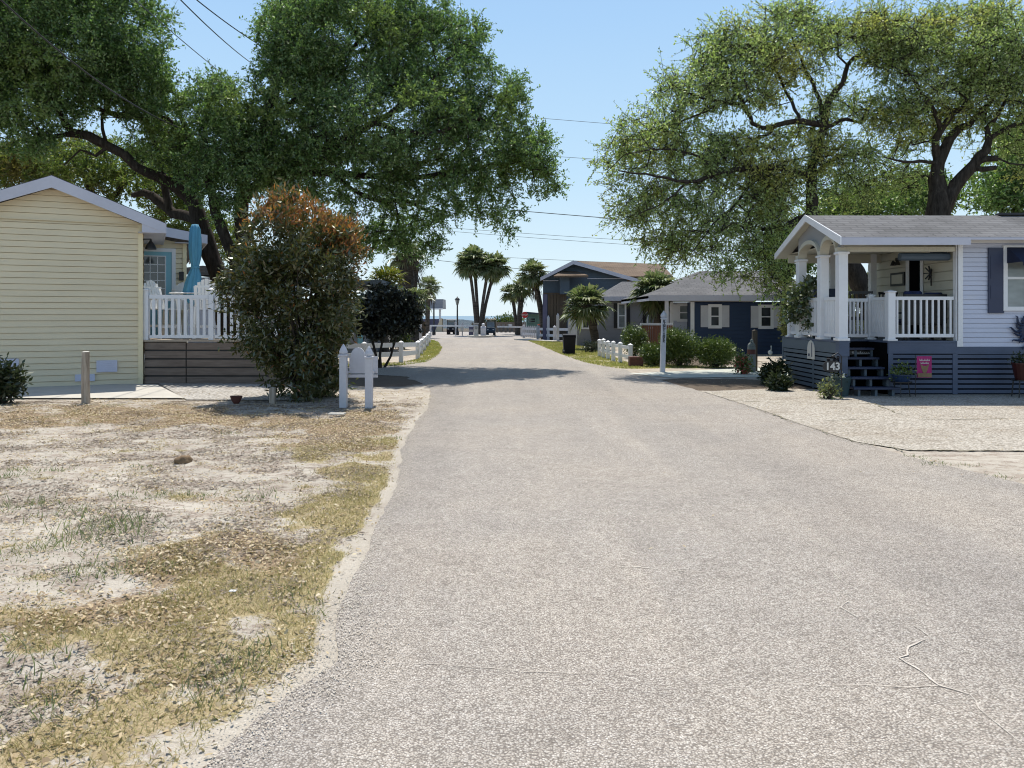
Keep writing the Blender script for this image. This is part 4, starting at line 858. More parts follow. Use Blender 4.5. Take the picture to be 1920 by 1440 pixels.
mb = MB(); mb.box(XS-.08, XH-.01, Yp-.02, Yp+.03, zf, fl-.045); mb.box(XH-.01, XE, Yp-.02, Yp+.03, Z(664,Yp), zs0-.006)
for k in range(n): za = .03+(zf-.03)*k/n; mb.box(XS-.06, XE, Yp-.01, Yp+.02, za+.008, za+(zf-.03)/n-.024)
for xx in (XS-.03, X(1790,Yp), XH+2.2, XH+4.4): mb.box(xx-.05, xx+.05, Yp-.022, Yp-.0105, .02, zf-.002)
obj('front_skirt', mb, M['slatefront'], wh)
mb = MB(); mb.box(XL-.04, XL+.17, Yp-.06, Yp+.12, Z(668,Yp), fl-.005); mb.box(XL+.02, XL+.15, Yp-.03, Yp+.1, 0, Z(668,Yp)); obj('corner_pier', mb, M['slatefront'], wh)
# window, shutter, awning, door and fittings on the end wall
wv = window(wh, wx0, wx1, Yp-.012, wz0, wz1, .085, 'glass2', (.42,))
mb = MB(); sx0, sx1 = X(1851,Yp), X(1880,Yp); mb.box(sx0, sx1, Yp-.05, Yp-.016, Z(587,Yp), Z(465,Yp)); mb.box(sx0+.04, sx1-.04, Yp-.058, Yp-.051, Z(560,Yp), Z(535,Yp)); mb.box(sx0+.04, sx1-.04, Yp-.058, Yp-.051, Z(523,Yp), Z(480,Yp)); obj('shutter', mb, M['shutter'], wh)
aw = MB(); ax0, ax1 = X(1885,Yp), X(1975,Yp); za, zb = Z(464,Yp), Z(494,Yp)
aw.prism([(ax0,Yp-.06,za),(ax0,Yp-.55,zb),(ax0,Yp-.55,zb-.012),(ax0,Yp-.06,za-.03)], (ax1-ax0,0,0)); aw.prism([(ax0-.005,Yp-.06,za-.002),(ax0-.005,Yp-.55,zb),(ax0-.005,Yp-.06,zb)], (.004,0,0))
for k in range(10): xx = ax0+(ax1-ax0)*(k+.5)/10; w_ = (ax1-ax0)/20; aw.prism([(xx-w_,Yp-.556,zb-.005),(xx-w_,Yp-.556,zb-.07),(xx,Yp-.556,zb-.10),(xx+w_,Yp-.556,zb-.07),(xx+w_,Yp-.556,zb-.005)], (0,.005,0))
a_ = obj('awning', aw, M['awning'], wh); mb = MB(); mb.beam((ax0+.10,Yp-.58,zb+.035),(ax0+.04,Yp-.58,zb+.08),.02,.03); mb.beam((ax0+.08,Yp-.58,zb+.03),(ax1,Yp-.58,zb+.03),.03,.045); obj('awning_bar', mb, M['white'], a_)
YE = lambda px: XH*F/(px-CX)
def endbox(mb, pa, pb, za, zb, d=.03): mb.box(XH-d, XH-.022, YE(pb), YE(pa), za, zb); return mb
zd0, zd1 = fl, Z(486, YE(1715)); mb = endbox(MB(), 1708, 1729, zd0, zd1, .04); d_ = obj('doorway_shade', mb, M['void'], wh)  # flat near-black panel, the shade inside the open door put into its colour
mb = endbox(MB(), 1702, 1708, zd0, zd1+.08, .05); endbox(mb, 1729, 1733, zd0, zd1+.08, .05); endbox(mb, 1708, 1729, zd1, zd1+.08, .05); obj('door_frame', mb, M['white'], wh)
z_a, z_b = Z(536,YE(1687)), Z(511,YE(1687))
mb = endbox(MB(), 1673, 1699, z_a, z_b, .05); pf = obj('picture_frame', mb, M['black'], wh); mb = endbox(MB(), 1676, 1696, z_a+.05, z_b-.05, .058); obj('picture', mb, M['cream'], pf)
mb = MB(); yy = YE(1750); zz = Z(512, yy)
for k in range(7): a = k*2*math.pi/7; mb.beam((XH-.06, yy, zz), (XH-.12, yy+.16*math.cos(a), zz+.16*math.sin(a)), .03, .02)
mb.beam((XH-.05,yy,zz+.1),(XH-.05,yy,zz-.28),.025,.02); obj('wall_ornament', mb, M['black'], wh)
mb = MB(); yy = YE(1688); zz = Z(488, yy); mb.box(XH-.08, XH-.022, yy-.08, yy+.08, zz-.02, zz+.06)
for s in (-1, 1): mb.lathe((XH-.12, yy+s*.1, zz-.12), [(.07,0),(.05,.06),(.02,.12)], 10)
obj('wall_lamp', mb, M['black'], wh)
# stairs (they are pushed up against the porch)
stt = thing('porch_steps', 'dark open wooden steps leading up to the white porch', 'steps', ((XL+XS)/2, Yp-.2, 0))
sx0, sx1 = XL+.22, XS-.1; nt = 5
for k in range(nt):
    zz = fl*(k+1)/(nt+.9); yy = 15.62+.235*k; mb = MB(); mb.box(sx0-.02*(nt-k), sx1+.02*(nt-k), yy, yy+.26, zz-.045, zz); obj('tread', mb, M['shutter'], stt, bevel=.004)
for i, xx in enumerate((sx0+.03, (sx0+sx1)/2, sx1-.03)):
    mb = MB()
    for k in range(nt):
        zz = fl*(k+1)/(nt+.9)-.046; yy = 15.62+.235*k; zlo = fl*k/(nt+.9) if k else 0.0
        mb.box(xx-.025, xx+.025, yy+.05, yy+.23, zlo+.001, zz)
    obj('stringer', mb, M['slate'], stt)
mb = MB(); c = (sx0+.55, 15.62+.235*4-.0, fl*4.35/(nt+.9))
for k in range(18): xx = sx0+.30+k*.022; h = .012+.012*abs(math.sin(k*1.7))+(.03 if k in (0,1,8) else 0); mb.box(xx, xx+.013, 16.62, 16.625, c[2], c[2]+h)
obj('script_motif', mb, M['wletters'], stt)
mb = MB(); mb.box(sx0, sx1, 16.63, 16.65, fl*3.95/(nt+.9)+.05, fl*4.95/(nt+.9)-.05); obj('riser', mb, M['black'], stt)
# ================================================================= ITEMS AROUND THE PORCH HOUSE
def pot_lathe(c, r, h, m, t, name='pot'): return obj(name, MB().lathe(c, [(r*.68,0),(r*.85,h*.5),(r,h*.92),(r*1.06,h*.93),(r*1.06,h),(r*.9,h),(r*.88,h*.9)], 16), M[m], t, smooth=False)
def planter(label, c, r, h, m, mleaf, L, n, per, lobes, seed, cat='potted plant', flowers=None):
    t = thing('potted_plant', label, cat, c); pot_lathe(c, r, h, m, t); rng = np.random.default_rng(seed)
    P, D = leafcloud(lobes, n, per, .05, L, L*.5, rng, .3); obj('stem', MB().tube([(c[0],c[1],c[2]+h*.85), (c[0],c[1],lobes[0][2])], .012, 5), M['bark'], t)
    npmesh('foliage', leaf_quads(P, D, L, L*.45, rng), 4, M[mleaf], t)
    if flowers: P2 = lobes_pts(lobes, flowers[1], rng, .9, False); P2 = np.repeat(P2, 5, 0)+rng.normal(size=(flowers[1]*5,3))*.02; npmesh('blossom', leaf_quads(P2, rng.normal(size=P2.shape), .05, .045, rng), 4, M[flowers[0]], t)
    return t
yy = 15.55; c = W(1690, 748, yy); c = (c[0], yy, .10)
mbs = thing('plant_stand', 'small black stand carrying the blue pot beside the steps', 'plant stand', (c[0], yy, 0)); mb = MB(); mb.lathe((c[0],yy,.30), [(.2,0),(.2,.02)], 12)
for k in range(3): a = k*2.094; mb.beam((c[0]+.18*math.cos(a), yy+.18*math.sin(a), 0), (c[0]+.14*math.cos(a), yy+.14*math.sin(a), .30), .015, .015)
obj('frame', mb, M['black'], mbs)
zt = Z(704, yy); planter('dark blue pot with yellow green leaves next to the porch steps', (c[0], yy, .322), .19, zt-.30, 'bluepot', 'shrub', .07, 30, 10, [(c[0], yy, zt+.10, .17, .15, .10)], 4)
c = W(1917, 712, 15.5); t = thing('plant_stand', 'small black stand carrying the red pot at the right hand end of the skirting', 'plant stand', (c[0], 15.5, 0)); mb = MB(); mb.lathe((c[0],15.5,.34), [(.2,0),(.2,.02)], 12)
for k in range(4): a = k*1.5708+.7; mb.beam((c[0]+.19*math.cos(a), 15.5+.19*math.sin(a), 0), (c[0]+.16*math.cos(a), 15.5+.16*math.sin(a), .34), .02, .02)
obj('frame', mb, M['black'], t)
planter('dark red glazed pot on a stand by the right hand end of the slat skirting', (c[0], 15.5, .362), .19, .34, 'redpot', 'shrubdark', .07, 24, 10, [(c[0], 15.5, .76, .15, .14, .09)], 5)
t = thing('garden_flag', 'small magenta garden flag with pale lettering and a brown animal, in front of the slats', 'garden flag', (X(1733,15.6), 15.6, 0))
fx0, fx1, fz0, fz1 = X(1719,15.6), X(1747,15.6), Z(708,15.6), Z(668,15.6); mb = MB(); mb.tube([(fx0-.03,15.6,0),(fx0-.03,15.6,fz1+.03),(fx1+.02,15.6,fz1+.03)], .008, 6); obj('pole', mb, M['black'], t)
mb = MB(); kx = 14
for i in range(kx):
    a = fx0+(fx1-fx0)*i/kx; b = fx0+(fx1-fx0)*(i+1)/kx; ya = 15.6+.012*math.sin(i*1.1); yb_ = 15.6+.012*math.sin((i+1)*1.1); mb.prism([(a,ya,fz0),(b,yb_,fz0),(b,yb_,fz1),(a,ya,fz1)], (0,.004,0))
fl_ = obj('cloth', mb, M['pink'], t); fm = (fx0+fx1)/2; s = fx1-fx0
rr = random.Random(2)
for (zz, n, w) in ((fz1-.07, 7, .72), (fz1-.13, 6, .56)):
    mb = MB(); mb.box(fm-s*w/2+.01, fm+s*w/2-.01, 15.5805, 15.5835, zz-.017, zz-.008)
    for k in range(n): xx = fm-s*w/2+s*w*(k+.5)/n; mb.box(xx-.012, xx+.010, 15.58, 15.584, zz-.017, zz-.006+rr.uniform(0,.006)); mb.box(xx-.012, xx-.006, 15.579, 15.5795, zz-.017, zz+.02)
    obj('lettering', mb, M['wletters'], fl_)
mb = MB(); zc_ = (fz0+fz1)/2-.03; mb.prism([(fm-.09,15.584,zc_+.09),(fm-.03,15.584,zc_+.05),(fm+.03,15.584,zc_+.05),(fm+.09,15.584,zc_+.09),(fm+.06,15.584,zc_-.02),(fm+.03,15.584,zc_-.09),(fm-.03,15.584,zc_-.09),(fm-.06,15.584,zc_-.02)], (0,-.003,0)); mb.box(fx0+.01, fx1-.01, 15.581, 15.584, fz0+.01, fz0+.09); obj('animal_motif', mb, M['olive'], fl_)
# sun ornament
t = thing('sun_ornament', 'dark blue metal sun with wavy rays hanging on the white siding', 'wall ornament', (X(1926,Yp), Yp-.06, Z(620,Yp)))
c = Vector((X(1926,Yp), Yp-.06, Z(620,Yp))); mb = MB(); mb.lathe((0,0,0), [(.01,.05),(.10,.04),(.19,.01),(.20,0),(.19,-.012)], 24); mb.v = [(c.x+v[0], c.y-v[2], c.z+v[1]) for v in mb.v]; obj('disc', mb, M['sunmetal'], t)
mb = MB()
for k in range(18):
    a = 2*math.pi*k/18; l = .42 if k % 2 else .33; pts = []
    for i in range(7): f = i/6; r = .17+(l-.17)*f; aa = a+.14*math.sin(f*5.5)*(.4+f); pts.append((c.x+r*math.cos(aa), c.y, c.z+r*math.sin(aa)))
    mb.tube(pts, [.028,.030,.026,.024,.020,.016,.006], 6)
obj('ray', mb, M['sunmetal'], t)
# number plaque on a hook
t = thing('number_plaque', 'black plaque with pale 143 and iron fruit, hung on a hook by the porch corner', 'house number', (X(1561,15.36), 15.36, 0))
c = W(1561, 687, 15.36); mb = MB(); mb.tube([(c[0]+.20,15.40,0),(c[0]+.20,15.40,c[2]+.20),(c[0]+.12,15.39,c[2]+.27),(c[0],15.385,c[2]+.20)], .010, 6); obj('hook', mb, M['black'], t)
mb = MB(); pts = [(c[0]+.19*math.cos(q)*(1 if abs(math.cos(q))>.2 else 1), 15.36, c[2]+.115*math.copysign(abs(math.sin(q))**.7, math.sin(q))) for q in [2*math.pi*i/28 for i in range(28)]]; mb.prism(pts, (0,.02,0)); pl = obj('plate', mb, M['black'], t)
def text(name, s, size, loc, rot, m, parent, ext=.003, align='CENTER', rel=None):
    cu = bpy.data.curves.new(name, 'FONT'); cu.body = s; cu.size = size; cu.extrude = ext; cu.align_x = align; cu.align_y = 'CENTER'; cu.offset = size*.03
    tmp = bpy.data.objects.new('tmp', cu); COL.objects.link(tmp); bpy.context.view_layer.update(); me = bpy.data.meshes.new_from_object(tmp.evaluated_get(bpy.context.evaluated_depsgraph_get())); bpy.data.objects.remove(tmp); me.materials.clear(); o = link(name, me, m, parent); b = origin(parent); o.location = (loc[0]-b[0], loc[1]-b[1], loc[2]-b[2]); o.rotation_euler = rot; return o
text('digits', '143', .20, (c[0], 15.352, c[2]-.005), (R(90),0,0), M['wletters'], pl)
mb = MB(); rr = random.Random(4)
for k in range(16): mb.icos((c[0]+rr.uniform(-.14,.14), 15.37+rr.uniform(-.02,.02), c[2]+.14+rr.uniform(-.03,.06)), (.026,.026,.026))
obj('iron_fruit', mb, M['blackplastic'], pl)
c = (X(1577,15.72), 15.72, 0); planter('dark teal tub standing in front of the porch corner, with a few white flowers', c, .19, Z(707,15.72), 'darkteal', 'shrubdark', .05, 16, 8, [(c[0]-.10, 15.66, Z(707,15.72), .13, .08, .06)], 9, flowers=('whiteflowers', 9))
rng = np.random.default_rng(12); c = (X(1552,15.2), 15.2, 0); shrub('white_flower_plant', 'small silvery green plant on the ground at the left foot of the porch steps', 'plant', c, [(c[0], 15.2, .14, .18, .14, .14), (c[0]+.05, 15.2, .24, .10, .09, .09)], 50, 7, .05, .08, .035, 'hedge', 12)
t = thing('surfboard_sign', 'pale surfboard shaped sign hung on the slat skirting below the potted vine', 'sign', (XL-.05, 17.45, Z(672,17.45)))
zb_, zt_ = Z(673,17.45), Z(638,17.45); mb = MB(); pts = []
for k in range(15): f = -1+2*k/14; pts.append((XL-.05, 17.45+f*.20, zb_+(zt_-zb_)*(.55+.45*math.sqrt(max(0,1-abs(f)**1.6)))))
pts += [(XL-.05,17.65,zb_),(XL-.05,17.25,zb_)]; mb.prism(pts, (.02,0,0)); b_ = obj('board', mb, M['pale'], t); mb = MB(); mb.box(XL-.056, XL-.0505, 17.36, 17.39, zb_+.05, zt_-.05); mb.box(XL-.056, XL-.0505, 17.5, 17.58, zb_+.06, zb_+.12); obj('stripe', mb, M['shutter'], b_)
c = (XL-.12, 17.75, fl); sh = thing('potted_vine', 'tall green vine with white blossoms in a dark bowl on the porch edge', 'potted plant', (XL+.28, 17.75, fl)); c = (XL+.28,17.75,fl); pot_lathe(c, .2, .22, 'black', sh)
rng = np.random.default_rng(14); lb = [(XL-.12, 17.9, 2.05, .25, .28, .30), (XL+.05, 17.6, 2.35, .20, .22, .18), (XL-.2, 18.1, 1.75, .18, .22, .22), (XL+.1,17.75,1.6,.15,.15,.3)]; P, D = leafcloud(lb, 190, 6, .07, .1, .05, rng, .2); npmesh('foliage', leaf_quads(P, D, .12, .065, rng), 4, M['vine'], sh)
P = np.repeat(lobes_pts(lb, 26, rng, .9, False), 5, 0)+rng.normal(size=(130,3))*.02; npmesh('blossom', leaf_quads(P, rng.normal(size=P.shape), .06, .05, rng), 4, M['whiteflowers'], sh)
mb = MB()
for k in range(6): mb.tube([(c[0],c[1],fl+.2), (c[0]-.1+.05*k,c[1]+rng.normal()*.1,fl+.6), (c[0]-.3+.08*k, c[1]+rng.normal()*.2, fl+1.1)], [.012,.01,.006], 5)
obj('stem', mb, M['bark'], sh)
# porch furniture
t = thing('porch_bench', 'navy patterned cushioned bench behind the front porch railing', 'bench', (X(1722,16.7), 16.75, fl)); bx0, bx1 = X(1686,16.6), X(1764,16.6)
mb = MB(); mb.box(bx0, bx1, 16.45, 16.95, fl+.32, fl+.36); obj('seat', mb, M['black'], t); mb = MB(); mb.box(bx0, bx1, 16.36, 16.42, fl+.36, fl+.98); obj('backrest', mb, M['black'], t)
for xx in (bx0+.04, bx1-.04):
    for y_ in (16.42, 16.9): mb = MB(); mb.box(xx-.03, xx+.03, y_-.03, y_+.03, fl, fl+.32); obj('leg', mb, M['black'], t)
    mb = MB(); mb.box(xx-.035, xx+.035, 16.4, 16.95, fl+.56, fl+.6); obj('armrest', mb, M['black'], t)
for k in range(2):
    mb = MB(); xa_ = bx0+.03+k*(bx1-bx0-.03)/2; w_ = (bx1-bx0)/2-.05; mb.box(xa_+.01, xa_+w_, 16.43, 16.55, fl+.46, fl+1.05-.03*k); mb.box(xa_+.01, xa_+w_, 16.55, 16.92, fl+.36, fl+.45); obj('cushion', mb, M['navyfab'], t, bevel=.035)
def porch_chair(label, x, y, rot):
    t = thing('porch_chair', label, 'chair', (0,0,0), 'dark chairs on the porch'); m = M['black']
    mb = MB(); mb.box(-.25,.25,-.25,.22,.42,.45); obj('seat', mb, m, t)
    mb = MB(); mb.box(-.25,.25,.22,.25,.45,.5); mb.box(-.25,.25,.28,.31,1.02,1.08)
    for k in range(6): mb.beam((-.22+.088*k,.235,.5),(-.22+.088*k,.295,1.03),.03,.015)
    obj('backrest', mb, m, t)
    for s in (-1,1):
        for y_ in (-.22,.2): mb = MB(); mb.box(s*.23-.02,s*.23+.02,y_-.02,y_+.02,0,.42); obj('leg', mb, m, t)
    t.location = (x,y,fl); t.rotation_euler = (0,0,rot)
porch_chair('black slat back chair seen over the inner porch railing, nearest the corner post', X(1612,17.8), 17.8, R(160)); porch_chair('black slat back chair near the rear railing beside the end wall', X(1650,18.4), 18.4, R(190))
t = thing('rail_planter', 'dark blue trough planter fixed along the rear porch railing', 'planter', (X(1560,19.1), 19.12, Z(556,19.1))); mb = MB(); mb.box(X(1523,19.1), X(1578,19.1), 19.02, 19.17, Z(557,19.1), Z(543,19.1)); mb.box(X(1522,19.1), X(1579,19.1), 19.0, 19.19, Z(543,19.1), Z(541.5,19.1)); obj('trough', mb, M['bluepot'], t)
# ================================================================= LEFT YARD ITEMS
t = thing('wooden_post', 'short weathered round wooden post standing in the leaf litter before the yellow house', 'post', G(161,757))
p = G(161,757); zt = Z(660,p[1]); obj('shaft', MB().tube([(p[0],p[1],-.02),(p[0]-.01,p[1],zt*.5),(p[0],p[1],zt)], [.074,.069,.066], 12, True, .05, random.Random(3)), M['post'], t)
mb = MB(); mb.tube([(p[0],p[1],zt+.002),(p[0],p[1],zt+.012)], [.062,.045], 12); obj('cut_top', mb, M['pale'], t)
p = G(511,757); t = thing('stub_post', 'low square wooden stub post at the left edge of the red tipped bush', 'post', p); mb = MB(); zt = Z(727,p[1]); mb.cbox(p[0],p[1],0,.10,.10,zt); mb.pyramid(p[0],p[1],zt,.1,.02); obj('shaft', mb, M['post'], t)
p = G(443,757); t = thing('drain_bowl', 'small dark bowl shaped pot lying on the gravel left of the bush', 'pot', p); obj('bowl', MB().lathe((p[0],p[1],.005), [(.05,0),(.085,.06),(.11,.13),(.115,.14),(.10,.14),(.09,.10)], 18), M['terra'], t)
p = G(345,872); rb = bmesh.new(); bmesh.ops.create_icosphere(rb, subdivisions=3, radius=1); mb = MB(); rr = random.Random(1)
from mathutils import noise as mnoise
mb.add([(p[0]+v.co.x*.10*(1+.3*mnoise.noise(v.co*1.7)), p[1]+v.co.y*.08*(1+.3*mnoise.noise(v.co*1.7)), .045+v.co.z*.062*(1+.3*mnoise.noise(v.co*1.7))) for v in rb.verts], [tuple(v.index for v in f.verts) for f in rb.faces]); rb.free()
tag(obj('rock', mb, M['rock'], None, smooth=True, loc=p), 'single brown fist sized rock on the sandy yard', 'rock')
p = G(632,780); mb = MB(); mb.prism([(p[0]-.14,p[1]-.05,.03),(p[0]+.12,p[1]-.07,.03),(p[0]+.14,p[1]+.05,.03),(p[0]-.12,p[1]+.06,.03)], (0,0,.02)); tag(obj('flat_stone', mb, M['pale'], None, loc=p), 'pale flat stone lying in front of the red tipped bush', 'stone')
p = G(436,1118); mb = MB(); mb.prism([(p[0]-.02,p[1]-.01,.03),(p[0]+.02,p[1]-.012,.03),(p[0]+.022,p[1]+.01,.032),(p[0]-.015,p[1]+.012,.032)], (0,0,.003)); tag(obj('paper_scrap', mb, M['white'], None, loc=p), 'tiny scrap of white paper lying in the dry grass', 'litter')
# two post sign, seen from behind
p1 = G(644,764); p2 = G(692,766); t = thing('post_sign', 'white painted sign with two finial topped posts, seen from behind beside the bush', 'sign', ((p1[0]+p2[0])/2, p1[1]-.05, 0))
for p, zt in ((p1, Z(668,p1[1])), (p2, Z(672,p2[1]))):
    mb = MB(); mb.cbox(p[0],p[1],0,.125,.125,zt); mb.cbox(p[0],p[1],zt,.155,.155,.035); s0 = zt+.035
    mb.lathe((p[0],p[1],s0), [(.05,0),(.075,.02),(.078,.05),(.06,.10),(.03,.155),(.004,.19)], 4); po = obj('post', mb, M['whitewood'], t, bevel=.004)
yb_ = p1[1]+.17; x0_, x1_ = X(655,yb_), X(708,yb_); zb_, zt_ = Z(700,yb_), Z(668,yb_); xm = X(671,yb_); mb = MB(); pts = [(x0_,yb_,zb_),(x1_,yb_,zb_),(x1_,yb_,zt_)]
for k in range(13): a = math.pi*k/12; pts.append((xm+.13*math.cos(a), yb_, zt_+.16*math.sin(a)))
pts.append((x0_,yb_,zt_)); mb.prism(pts, (0,.035,0)); obj('board', mb, M['whitewood'], t)
mb = MB(); mb.box(x0_-.02, x1_, yb_-.02, yb_+.03, zb_-.075, zb_-.02); obj('lower_rail', mb, M['whitewood'], t)
mb = MB(); mb.box(p1[0]+.02, p1[0]+.06, p1[1]+.05, yb_, zb_, zb_+.05); mb.box(p2[0]+.0, p2[0]+.04, p2[1]+.05, yb_, zb_, zb_+.05); obj('bracket', mb, M['whitewood'], t)
# ================================================================= FENCES
def rail_fence(name, label, pts, hs, rails, m, pw=.13, rh=.10, rt=.04, group=None, cap=True):
    """pts: ground points; hs: post heights; rails: fractions of the height"""
    t = thing(name, label, 'fence', (*pts[0][:2], 0), group)
    for p, h in zip(pts, hs):
        mb = MB(); mb.cbox(p[0],p[1],0,pw,pw,h)
        if cap: mb.cbox(p[0],p[1],h,pw+.035,pw+.035,.03); mb.pyramid(p[0],p[1],h+.03,pw+.02,.05)
        obj('post', mb, M[m], t)
    for fr in rails:
        for (a, ha), (b, hb) in zip(list(zip(pts, hs))[:-1], list(zip(pts, hs))[1:]):
            mb = MB(); mb.beam((a[0],a[1],ha*fr), (b[0],b[1],hb*fr), rt, rh); obj('rail', mb, M[m], t)
    return t
def GP(l): return [G(a, b) for a, b in l]
f1 = GP([(606,683),(683,681.5),(752,679),(783,673)]); hh = [(681-646)/F*27]*4
hts = lambda P, tops: [Z(t, p[1]) for p, t in zip(P, tops)]
rail_fence('rail_fence', 'white two rail vinyl fence running behind the dark leaved tree to the corner', f1, hts(f1, [646,645,643,643]), (.42,.90), 'white', .14, .16)
f2 = GP([(784,671),(790,664),(796,657),(801,650),(805,643)]); rail_fence('rail_fence', 'white two rail vinyl fence receding along the left verge towards the beach', f2, hts(f2, [642,638,633,628,624]), (.42,.90), 'white', .14, .16)
f3 = GP([(700,652),(732,651),(762,650)]); rail_fence('rail_fence', 'far white two rail fence along the hedge of the left garden', f3, hts(f3, [628,627,627]), (.45,.9), 'white', .14, .16)
f4 = GP([(1124,668),(1131.5,671),(1140,674),(1150,677),(1163,680),(1182,684)]); rail_fence('rail_fence', 'short white six post fence on the right verge before the grey cottage', f4, hts(f4, [639,638,642,643,645,648]), (.40,.88), 'white', .13, .10)
f5 = GP([(983,632),(1011,636),(1028,638),(1040,639),(1084,641)])
t = thing('picket_fence', 'white wooden fence with pickets and mismatched tall posts beside the bin', 'fence', (*f5[0][:2], 0))
for (px_, b_, t_, w) in ((982,633,609,.16),(1008,637,610,.14),(1028,638,592,.17),(1040,640,611,.20),(1046,641,588,.17),(1084,642,617,.13)):
    p = G(px_, b_); mb = MB(); h = Z(t_, p[1]); mb.cbox(p[0],p[1],0,w,w,h*.93); mb.pyramid(p[0],p[1],h*.93,w,h*.07+.05); obj('post', mb, M['whitewood'], t)
a, b, c_ = G(980,633), G(1011,637), G(1084,641.5)
for k in range(9): f = k/8; mb = MB(); x_ = a[0]+(b[0]-a[0])*f; y_ = a[1]+(b[1]-a[1])*f; mb.cbox(x_,y_-.06,.08,.13,.025,Z(612,y_)-.1); mb.pyramid(x_,y_-.06,Z(612,y_)-.02,.10,.09); obj('picket', mb, M['whitewood'], t)
for za, zb_ in ((.28,.28),(.72,.72)):
    for p, q in ((a,b),(b,c_)): mb = MB(); mb.beam((p[0],p[1],Z(611,p[1])*za+.05),(q[0],q[1],Z(614,q[1])*zb_+.12),.05,.17); obj('rail', mb, M['whitewood'], t)
t = thing('board_fence', 'red brown board fence with a pale top rail behind the left hand green shrub', 'fence', (X(1222,30.5), 30.5, 0))
x0_, x1_ = X(1203,30.5), X(1262,30.5); zt = Z(610,30.5); mb = MB(); n = 14
for k in range(n): xx = x0_+(x1_-x0_)*k/n; mb.box(xx+.008, xx+(x1_-x0_)/n-.008, 30.5, 30.53, 0, zt)
obj('boards', mb, M['redwood'], t); mb = MB(); mb.box(x0_-.05, x1_, 30.42, 30.58, zt+.002, Z(606,30.5)); obj('top_rail', mb, M['whitewood'], t)
# ================================================================= BIN, SIGNS
p = G(1067,664); t = thing('wheelie_bin', 'black wheeled rubbish bin standing on the right verge', 'bin', p); w = X(1079,p[1])-X(1055.5,p[1]); zt = Z(629,p[1]); mb = MB(); a = w/2
mb.add([(p[0]-a*.84,p[1]-.28,.02),(p[0]+a*.84,p[1]-.28,.02),(p[0]+a*.84,p[1]+.22,.02),(p[0]-a*.84,p[1]+.22,.02),(p[0]-a,p[1]-.33,zt),(p[0]+a,p[1]-.33,zt),(p[0]+a,p[1]+.33,zt),(p[0]-a,p[1]+.33,zt)], [(0,3,2,1),(4,5,6,7),(0,1,5,4),(1,2,6,5),(2,3,7,6),(3,0,4,7)]); mb.box(p[0]-a*1.02, p[0]+a*1.02, p[1]-.36, p[1]-.325, zt-.10, zt-.02); obj('body', mb, M['blackplastic'], t, bevel=.012)
mb = MB(); mb.prism([(p[0]-a*1.03,p[1]-.38,zt+.002),(p[0]-a*1.03,p[1]-.36,zt+.035),(p[0]-a*1.03,p[1],zt+.07),(p[0]-a*1.03,p[1]+.36,zt+.035),(p[0]-a*1.03,p[1]+.36,zt+.002)], (2.06*a,0,0)); obj('lid', mb, M['blackplastic'], t)
for s in (-1,1): mb = MB(); mb.tube([(p[0]+s*a*.80,p[1]+.27,.10),(p[0]+s*a*.98,p[1]+.27,.10)], .10, 14); obj('wheel', mb, M['tyre'], t)
mb = MB(); mb.tube([(p[0]-a*.9,p[1]+.40,zt-.03),(p[0]+a*.9,p[1]+.40,zt-.03)], .015, 8); obj('handle', mb, M['blackplastic'], t)
mb = MB(); mb.box(p[0]-a*.97,p[0]-a*.85,p[1]-.335,p[1]-.325,.14,.19); obj('sticker', mb, M['whitewood'], t)
p = G(1242,698); t = thing('street_name_post', 'tall white post with a pointed cap and black lettering KINGFISHER down its face', 'street sign', p)
zt = Z(598,p[1]); mb = MB(); w = .135; q0 = Vector((p[0],p[1],0)); q1 = Vector((p[0]+.045,p[1],zt)); mb.beam(q0, q1, w, w, (0,1,0)); pb = obj('post', mb, M['whitewood'], t)
mb = MB(); mb.cbox(q1.x, q1.y, zt+.0, .17,.17,.03); mb.lathe((q1.x,q1.y,zt+.03), [(.075,0),(.10,.05),(.10,.09),(.003,.22)], 4); obj('cap', mb, M['whitewood'], t)
for i, ch in enumerate('KINGFISHER'):
    zz = Z(602.5+i*4.15, p[1]); text('letter', ch, .108, (p[0]+.045*zz/zt, p[1]-w/2-.004, zz), (R(90),0,0), M['letters'], pb)
p = (X(984,60), 60, 0); t = thing('stop_sign', 'red octagonal STOP sign on a thin steel pole behind the picket fence', 'street sign', p); c = W(984, 590.5, 59.9); mb = MB(); r = 6.0/F*60
oc = lambda r_, y_: [(c[0]+r_*math.cos(R(22.5+45*k)), y_, c[2]+r_*math.sin(R(22.5+45*k))) for k in range(8)]
mb.prism(oc(r*1.06, 59.9), (0,.02,0)); pl = obj('border', mb, M['whitewood'], t); mb = MB(); mb.prism(oc(r, 59.885), (0,.012,0)); obj('face', mb, M['red'], pl); text('lettering', 'STOP', .19, (c[0], 59.875, c[2]), (R(90),0,0), M['wletters'], pl)
mb = MB(); mb.box(c[0]-.03,c[0]+.03,59.93,59.98,0,c[2]+.2); obj('pole', mb, M['steel'], t)
p = G(788,650); t = thing('notice_board', 'narrow white post carrying a dark brown notice board at the left fence corner', 'sign', p); mb = MB(); mb.box(X(786,p[1]),X(791,p[1]),p[1]-.06,p[1]+.06,0,Z(598,p[1])); obj('post', mb, M['whitewood'], t); mb = MB(); mb.box(X(791.5,p[1]),X(798,p[1]),p[1]-.03,p[1]+.03,Z(631,p[1]),Z(603,p[1])); obj('board', mb, M['browntim'], t)
